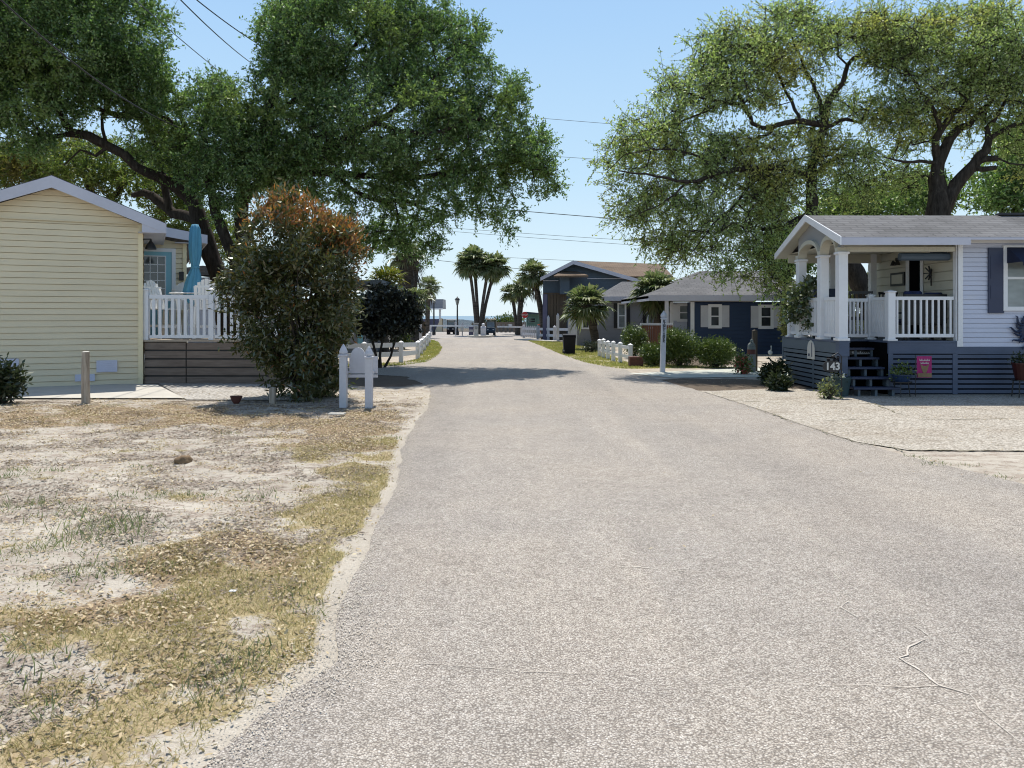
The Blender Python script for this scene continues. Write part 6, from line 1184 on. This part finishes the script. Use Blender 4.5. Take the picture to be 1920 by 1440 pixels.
tree('live_oak', 'large dense live oak with vertical trunks, spreading over the road from the left', 'tree', G(457,687),
  [[(460,688,YA,.34),(457,600,YA,.27),(456,500,YA,.235),(454,420,YA,.22),(457,360,YA,.20),(470,300,YA,.16),(500,220,YA,.13),(530,130,YA,.09),(545,60,YA,.05)],
   [(456,560,YA,.20),(440,490,YA-.1,.19),(418,430,YA-.2,.17),(402,385,YA-.2,.15),(392,320,YA-.4,.11),(385,240,YA-.6,.07)],
   [(456,375,YA,.17),(478,350,YA-.1,.16),(505,335,YA-.3,.15),(540,318,YA-.6,.14),(620,270,YA-1,.12),(700,230,YA-1.2,.10),(780,180,YA-1.2,.07),(840,110,YA-1,.04)],
   [(540,318,YA-.6,.12),(620,325,YA-.2,.11),(720,330,YA,.10),(820,330,YA+.2,.08),(920,310,YA+.4,.05),(1000,300,YA+.4,.03)],
   [(620,325,YA-.2,.08),(690,370,YA,.07),(770,380,YA+.3,.06),(815,405,YA+.5,.03)],[(500,220,YA,.10),(580,170,YA+.6,.09),(660,90,YA+1,.07),(720,30,YA+1.2,.04)],[(456,450,YA,.10),(490,400,YA+1,.10),(560,330,YA+2,.09),(680,280,YA+2.4,.07),(820,240,YA+2.4,.05)],[(700,230,YA-1.2,.07),(800,250,YA-1.6,.06),(900,220,YA-1.2,.04)]],
  [(640,60,YA,170,110,3),(800,110,YA+.5,125,100,2.8),(720,220,YA-1,190,110,3.2),(560,200,YA,110,130,3),(900,265,YA+.5,125,85,2.6),(985,290,YA+.5,62,60,1.8),(830,355,YA,150,60,2.4),(650,325,YA,140,80,2.8),(560,80,YA,85,95,2.5),(760,430,YA+1,90,45,1.8),(930,405,YA+.5,50,36,1.2),(700,-10,YA+.5,150,80,3),(480,300,YA,90,70,2.2),(405,265,YA-.3,80,70,2),(395,190,YA,55,60,1.8),(860,60,YA+.5,62,48,1.6),(1020,330,YA+.4,34,40,.9),(690,450,YA+1,50,30,1.2),(400,335,24,60,40,1.2),(445,300,23.6,60,60,1.4),(350,300,24.4,50,36,1.2),(430,200,24,50,70,1.5),(500,330,23.8,50,36,1.2),(420,380,24.3,40,26,.9),(930,180,YA+.5,60,55,1.6),(800,470,YA+1,40,24,.9)],
  2900, 7, 14, .100, .048, 'oakA', 101, twig=.55, group='live oaks along the road')
tree('live_oak', 'live oak leaning left over the yellow house roof with thick bare limbs', 'tree', G(428,683),
  [[(428,683,YL,.36),(420,560,YL,.31),(397,480,YL,.28),(376,415,YL,.26),(357,370,YL,.24),(333,352,YL-.2,.21),(305,335,YL-.6,.17),(270,322,YL-1,.16),(253,310,YL-1.2,.15),(233,288,YL-1.4,.15),(200,272,YL-1.6,.15),(167,256,YL-1.8,.14),(135,245,YL-2,.11),(112,215,YL-2.2,.08),(95,160,YL-2.4,.05)],
   [(160,254,YL-1.8,.09),(125,252,YL-2,.08),(90,262,YL-2.2,.05)],[(376,415,YL,.2),(350,405,YL+.5,.19),(325,400,YL+.8,.18),(300,378,YL+1,.17),(270,362,YL+1,.13),(247,366,YL+1,.08)],[(318,395,YL+.8,.14),(310,350,YL+.8,.12),(300,300,YL+.6,.10),(280,240,YL+.5,.08),(250,150,YL+.4,.05)],
   [(333,352,YL-.2,.14),(330,240,YL-.2,.12),(290,222,YL-.5,.12),(240,215,YL-.8,.11),(200,210,YL-1,.08),(150,180,YL-1.2,.06),(100,120,YL-1.4,.04)],[(240,215,YL-.8,.08),(230,140,YL-.8,.07),(220,70,YL-.8,.05)],[(200,272,YL-1.6,.06),(190,240,YL-1.6,.05),(195,205,YL-1.5,.03)],[(200,275,YL-1.6,.06),(180,290,YL-1.6,.05),(150,282,YL-1.6,.03),(120,310,YL-1.5,.02)],[(357,370,YL,.1),(370,300,YL,.09),(345,230,YL,.07),(320,190,YL,.04)]],
  [(120,80,YL-2,150,110,3),(230,60,YL-1.5,90,105,2.6),(255,150,YL-1,72,80,2.3),(60,190,YL-2.4,100,70,2.5),(30,30,YL-2,120,120,3),(150,165,YL-1.5,110,55,2.3),(310,205,YL-.5,56,68,1.8),(300,275,YL-.2,70,46,1.8),(-60,120,YL-2,120,150,3),(-20,-60,YL-2,200,80,3),(180,-40,YL-2,90,60,3),(50,262,YL-2.6,60,30,1.5)],
  2200, 7, 14, .100, .048, 'oakA', 102, twig=.55, group='live oaks along the road')
tree('background_oak', 'yellowing tree behind the ridge of the yellow house', 'tree', (X(190,34),34,0),
  [[(200,660,34,.3),(195,500,34,.26),(180,400,34,.2),(160,330,34,.12),(120,290,34,.07)],[(180,400,34,.16),(230,350,34,.12),(270,300,34,.07)]],
  [(120,300,34,150,52,2.5),(250,340,34,90,44,2),(30,320,34,110,40,2),(-60,300,34,90,60,2),(330,330,36,80,70,2),(330,410,36,60,50,2),(400,440,37,70,50,2)], 1000, 6, 12, .13, .065, 'oakE', 103, twig=.6, group='trees behind the houses')
tree('background_oak', 'green tree at the far left behind the yellow house', 'tree', (X(-180,32),32,0), [[(-180,670,32,.26),(-176,540,32,.2),(-190,430,32,.12),(-200,380,32,.05)]], [(-180,400,32,150,70,2.5),(-60,470,33,120,70,2),(-320,450,32,130,80,2.5),(-120,560,31,150,60,1.6),(-330,570,31,130,50,1.6)], 420, 5, 10, .16, .08, 'oakA', 106, twig=.6, group='trees behind the houses')
YC = 24.0
tree('live_oak', 'open crowned live oak with a curving trunk rising behind the white porch roof', 'tree', G(1652,691),
  [[(1652,691,YC,.36),(1640,600,YC,.31),(1612,530,YC,.30),(1582,480,YC,.28),(1545,440,YC,.25),(1526,405,YC,.23),(1522,360,YC,.21),(1525,310,YC,.17),(1545,235,YC,.15),(1556,185,YC,.12),(1580,153,YC,.10),(1590,122,YC,.08),(1612,102,YC+.2,.06),(1642,95,YC+.3,.04)],
   [(1526,405,YC,.16),(1500,412,YC-.4,.15),(1470,425,YC-.8,.11),(1430,430,YC-1.2,.07)],[(1545,235,YC,.12),(1510,230,YC-.2,.11),(1480,229,YC-.3,.10),(1440,240,YC-.4,.09),(1412,232,YC-.5,.08),(1392,190,YC-.6,.075),(1376,160,YC-.7,.06),(1362,120,YC-.7,.04),(1345,90,YC-.7,.02)],
   [(1392,194,YC-.6,.06),(1350,192,YC-.9,.055),(1310,180,YC-1.2,.04),(1260,160,YC-1.3,.02)],[(1350,194,YC-.9,.04),(1310,215,YC-1.2,.035),(1260,235,YC-1.3,.025),(1190,250,YC-1.4,.012)],[(1523,340,YC,.13),(1480,318,YC-.6,.12),(1420,315,YC-1.2,.10),(1350,325,YC-1.8,.08),(1290,342,YC-2.2,.06),(1230,330,YC-2.4,.04),(1160,320,YC-2.6,.02)],
   [(1350,325,YC-1.8,.05),(1300,290,YC-2,.045),(1240,280,YC-2.2,.03),(1170,290,YC-2.4,.015)],[(1290,342,YC-2.2,.04),(1250,375,YC-2.4,.03),(1200,400,YC-2.5,.015)],[(1420,315,YC-1.2,.06),(1390,370,YC-1.6,.05),(1340,420,YC-2,.03),(1300,470,YC-2.2,.015)],[(1556,235,YC,.08),(1585,224,YC+.4,.07),(1614,230,YC+.7,.055),(1626,205,YC+.8,.03)],[(1545,225,YC,.08),(1530,170,YC+.4,.07),(1500,110,YC+.6,.05),(1480,50,YC+.7,.025)],[(1500,225,YC-.2,.06),(1470,160,YC+.2,.05),(1430,90,YC+.3,.03)],[(1524,330,YC,.09),(1560,300,YC+.6,.08),(1600,290,YC+1,.06),(1640,300,YC+1.2,.03)],[(1400,400,YC-1.5,.03),(1420,450,YC-2,.02),(1450,510,YC-2.2,.012)]],
  [(1480,85,YC,100,62,2.4),(1395,140,YC,100,80,2.4),(1305,170,YC-.5,80,55,1.9),(1335,95,YC,55,42,1.5),(1235,255,YC-.7,95,52,1.9),(1165,305,YC-1,58,48,1.4),(1300,295,YC-.7,115,60,2.1),(1240,385,YC-1,80,52,1.7),(1400,300,YC-.4,100,66,2.2),(1380,395,YC-1,120,62,2.3),(1470,370,YC-.5,80,75,2.1),(1440,465,YC-1.4,58,52,1.4),(1300,455,YC-1.2,80,36,1.4),(1600,65,YC+.5,90,48,2.1),(1595,300,YC+.5,58,46,1.8),(1565,200,YC+1,56,44,1.8),(1180,390,YC-1.4,44,46,1.1),(1385,500,YC-2,62,36,1.1),(1450,530,YC-2.2,30,34,.8),(1250,460,YC-1.2,60,34,1.1),(1480,20,YC,60,24,1.6),(1400,60,YC,50,30,1.6),(1600,360,YC+.8,60,34,1.4),(1648,215,YC+.6,34,46,1.1),(1650,40,YC,60,34,1.6),(1545,300,YC,46,60,1.6),(1500,250,YC+.6,60,40,1.4),(1640,330,YC+1.5,50,40,1.2)],
  2050, 5, 10, .095, .046, 'oakC', 104, twig=.72, r0=.0105, lo=.25, wob=.10, lscale=.82, bow=.2, group='live oaks along the road')
tree('live_oak', 'live oak whose trunk forks low, farthest right above the white house roof', 'tree', (X(1762,YC),YC,0),
  [[(1762,691,YC,.44),(1760,500,YC,.40),(1760,410,YC,.37),(1757,352,YC,.27),(1758,306,YC,.23),(1770,280,YC,.20),(1782,258,YC,.18),(1800,240,YC,.15),(1818,233,YC,.13),(1842,207,YC,.10),(1870,172,YC,.06),(1890,120,YC,.03)],
   [(1758,300,YC,.15),(1754,262,YC-.2,.14),(1766,238,YC-.3,.12),(1785,215,YC-.4,.10),(1806,200,YC-.4,.07),(1830,140,YC-.4,.03)],[(1762,240,YC-.3,.09),(1748,200,YC-.4,.08),(1728,176,YC-.5,.06),(1700,130,YC-.5,.04),(1690,80,YC-.5,.02)],
   [(1764,400,YC,.28),(1785,362,YC-.1,.25),(1805,330,YC-.2,.23),(1826,308,YC-.3,.20),(1847,282,YC-.3,.17),(1856,260,YC-.3,.12),(1850,239,YC-.3,.10),(1874,208,YC-.3,.07),(1900,150,YC-.3,.04)],[(1830,305,YC-.3,.13),(1850,298,YC-.5,.12),(1872,297,YC-.6,.11)],[(1822,315,YC-.3,.10),(1845,318,YC-.5,.10),(1868,314,YC-.6,.08)],[(1856,260,YC-.3,.09),(1880,245,YC-.2,.08),(1902,234,YC,.07),(1950,230,YC,.04)],[(1755,305,YC,.07),(1725,302,YC-.3,.06),(1694,304,YC-.5,.05),(1657,294,YC-.7,.02)]],
  [(1720,85,YC,90,58,2.1),(1800,70,YC,105,62,2.4),(1885,95,YC,85,80,2.4),(1755,172,YC,88,42,1.9),(1690,195,YC,56,42,1.4),(1850,182,YC,74,50,1.9),(1695,262,YC+.5,44,32,1.3),(1960,150,YC,90,130,2.4),(1965,320,YC,60,70,1.8),(1660,120,YC,50,44,1.5),(1740,30,YC,60,26,1.6),(1860,25,YC,70,28,1.6),(1700,330,YC+1,60,34,1.4),(1690,90,YC,50,50,1.5),(1800,230,YC+1,70,44,1.5),(1810,140,YC,60,40,1.8),(1880,250,YC+1,50,60,1.5),(1720,230,YC+.8,50,40,1.3)],
  1250, 5, 10, .095, .046, 'oakC', 105, twig=.72, r0=.0105, lo=.25, wob=.10, lscale=.82, bow=.2, group='live oaks along the road')
for k, (px_, lob, n, lab, mm) in enumerate([(1690,[(1690,370,33,110,40,2.4),(1590,385,33,80,34,2),(1740,350,34,60,36,2)],330,'dense green tree behind the white house roof, left of the forked oak','oakA'),(1880,[(1870,360,32,70,56,2.2),(1920,300,32,70,80,2.2),(1960,380,32,70,60,2)],380,'dense dark green tree behind the right end of the white house roof','oakA'),(1480,[(1480,470,32,60,50,1.8),(1540,440,33,60,50,1.8)],230,'dense green tree behind the gable of the porch','oakA')]):
    l0 = lob[0]; tree('background_tree', lab, 'tree', (X(px_,l0[2]), l0[2], 0), [[(px_,670,l0[2],.22),(px_-6,560,l0[2],.18),(px_+4,450,l0[2],.13),(l0[0],l0[1],l0[2],.06)]], lob, n, 6, 9, .16, .08, mm, 120+k, twig=.6, lo=.1, group='trees behind the houses')
# ================================================================= PALMS
YP = 62
def pp(px, Y): return (X(px, Y), Y, .01)
for k, (px_, tx, ty, cr, lab) in enumerate([(893,879,478,26,'leftmost palm of the four trunk cluster on the traffic island'),(897,888,468,28,'second palm from the left of the cluster on the traffic island'),(900,917,480,25,'third palm from the left of the cluster on the traffic island'),(903,930,482,27,'rightmost palm of the cluster on the traffic island, leaning right')]):
    Y = 63.5+.5*(k % 2); b = (X(px_,Y), Y, .12); palm(lab, b, Z(ty+18,Y)-.12, (X(tx,Y)-b[0], 0), cr*1.30/F*Y, 42, 200+k, tr=.135, bw=1.5, group='palms at the end of the road', low=-.85)
palm('slim palm leaning left right of the four trunk cluster', pp(969,68), Z(548,68), (X(959,68)-X(969,68),0), 27/F*68, 46, 210, tr=.15, bw=1.4, group='palms at the end of the road', low=-.8)
palm('palm with a shaggy trunk between the slim palm and the slate house', pp(973,66), Z(538,66), (X(979,66)-X(973,66),0), 27/F*66, 46, 211, tr=.24, bw=1.4, group='palms at the end of the road', low=-.9, skirt=40)
palm('tall palm leaning left in front of the slate two storey house', pp(1020,54), Z(512,54), (X(999,54)-X(1020,54),0), 37/F*54, 54, 212, tr=.20, bw=1.4, group='palms at the end of the road', low=-.95, skirt=30)
palm('bushy low palm in front of the grey cottage beside the bin', pp(1118,38), Z(572,38), (X(1100,38)-X(1118,38),0), 54/F*38, 62, 213, tr=.20, boots=.4, low=-.8, bw=1.3)
palm('palm with drooping grey fronds between the grey and the blue cottage', pp(1238,36), Z(545,36), (X(1228,36)-X(1238,36),0), 52/F*36, 70, 214, tr=.22, low=-1, bw=1.4, skirt=60)
palm('broad palm with a thick boot covered trunk under the left oak', pp(768,46), Z(478,46), (X(764,46)-X(768,46),0), 46/F*46, 40, 215, tr=.50, boots=.9, low=-.6, skirt=120)
palm('spiky yellow green palm over the dark pergola roof', pp(722,35), Z(528,35), (.05,0), 46/F*35, 46, 216, 'palmyel', tr=.16, low=-.15, strips=10)
palm('smaller palm just left of the pavilion roof', pp(801,57), Z(536,57), (X(804,57)-X(801,57),0), 28/F*57, 44, 217, tr=.17, low=-.9, skirt=20)
palm('shaggy grey palm low behind the dark leaved tree', pp(778,44), Z(560,44), (.1,0), 34/F*44, 40, 218, tr=.3, low=-.95, boots=.5, skirt=80)
# ================================================================= WIRES
def wire(label, a, b, sag=.0, r=.014, n=24):
    A = Vector(W(*a)); B = Vector(W(*b)); pts = []
    for k in range(n+1): f = k/n; p = A.lerp(B, f); p.z -= sag*4*f*(1-f); pts.append(tuple(p))
    m_ = MB().tube(pts, r, 5); o = obj('power_line', m_, M['black'], None, loc=pts[0]); return tag(o, label, 'cable', 'overhead cables')
wire('highest cable crossing the gap between the oaks, nearly level', (500,176,60), (1900,285,60), .25, .016); wire('second highest cable crossing the gap between the oaks', (500,252,60), (1900,344,60), .25, .016)
wire('thickest dark cable crossing the gap just above the lower oak boughs', (500,352,46), (1800,455,46), .2, .022); wire('upper of the close cable pair low in the gap', (600,407,62), (1500,468,62), .2, .014); wire('lower of the close cable pair low in the gap', (600,412,62), (1500,478,62), .2, .014)
wire('cable passing behind the palm crowns left of the slate house roof', (700,474,70), (1250,526,70), .2, .022); wire('faint lowest cable just over the slate house roof', (900,480,75), (1400,500,75), .1, .015)
wire('thin cable in the sky nearest the left oak crown', (200,-48,17), (470,178,34), .1, .014); wire('middle of the three cables in the sky between the left oaks', (300,-40,17), (520,148,34), .25, .016); wire('rightmost of the three cables in the sky between the left oaks', (330,-32,17), (560,118,34), .25, .016); wire('black cable crossing in front of the leftmost oak crown', (-40,-40,15), (338,240,23.4), .35, .018)
# ================================================================= LIGHT, SKY, CAMERA
w = bpy.data.worlds.new('World'); S.world = w; w.use_nodes = True; nt = w.node_tree; nt.nodes.clear()
EL, AZ = R(64), R(-4)
sky = nt.nodes.new('ShaderNodeTexSky'); sky.sky_type = 'NISHITA'; sky.sun_disc = False; sky.sun_elevation = EL; sky.sun_rotation = AZ; sky.altitude = 0; sky.air_density = 1.0; sky.dust_density = .6; sky.ozone_density = 1.6
def wn(t, **k):
    n = nt.nodes.new(t)
    for q, v in k.items(): setattr(n, q, v)
    return n
tc = wn('ShaderNodeTexCoord'); sx = wn('ShaderNodeSeparateXYZ'); nt.links.new(tc.outputs['Generated'], sx.inputs[0])
rp = wn('ShaderNodeValToRGB'); cr = rp.color_ramp
for _ in range(3): cr.elements.new(.5)
for e_, (p_, c_) in zip(cr.elements, [(0,(.66,.76,.80)),(.06,(.60,.74,.81)),(.18,(.45,.64,.81)),(.36,(.335,.53,.78)),(.8,(.17,.32,.62))]): e_.position = p_; e_.color = (*c_, 1)
nt.links.new(sx.outputs[2], rp.inputs[0])
sc_ = wn('ShaderNodeVectorMath', operation='SCALE'); sc_.inputs['Scale'].default_value = .13; nt.links.new(sky.outputs[0], sc_.inputs[0])
mr = wn('ShaderNodeMapRange', interpolation_type='SMOOTHSTEP'); mr.inputs[1].default_value = .35; mr.inputs[2].default_value = .8; nt.links.new(sx.outputs[2], mr.inputs[0])
mx = wn('ShaderNodeMix', data_type='RGBA'); nt.links.new(mr.outputs[0], mx.inputs[0]); nt.links.new(rp.outputs[0], mx.inputs[6]); nt.links.new(sc_.outputs[0], mx.inputs[7])
bg = nt.nodes.new('ShaderNodeBackground'); bg.inputs[1].default_value = 1.0; ow = nt.nodes.new('ShaderNodeOutputWorld'); nt.links.new(mx.outputs[2], bg.inputs[0]); nt.links.new(bg.outputs[0], ow.inputs[0])
sv = Vector((math.sin(AZ)*math.cos(EL), math.cos(AZ)*math.cos(EL), math.sin(EL)))
ld = bpy.data.lights.new('sun', 'SUN'); ld.energy = 4.6; ld.angle = R(.5); ld.color = (1, .95, .87); lo_ = bpy.data.objects.new('sun', ld); COL.objects.link(lo_); lo_.location = sv*40; lo_.rotation_euler = (-sv).to_track_quat('-Z', 'Y').to_euler()
cd = bpy.data.cameras.new('camera'); cd.sensor_width = 36; cd.lens = F/1920*36; cd.shift_y = -(720-HY)/1920; cd.clip_end = 30000; cd.clip_start = .05
cam = bpy.data.objects.new('camera', cd); COL.objects.link(cam); cam.location = (0,0,H); cam.rotation_euler = (R(90),0,0); S.camera = cam
S.view_settings.view_transform = 'Standard'; S.view_settings.look = 'None'; S.view_settings.gamma = 1; S.view_settings.exposure = 0.30
S.render.engine = 'CYCLES'; S.cycles.max_bounces = 8; S.cycles.diffuse_bounces = 4; S.cycles.transmission_bounces = 4; S.cycles.use_denoising = True; S.cycles.use_adaptive_sampling = False; S.cycles.sample_clamp_indirect = 4; S.cycles.pixel_filter_type = 'BLACKMAN_HARRIS'; S.cycles.filter_width = 1.1
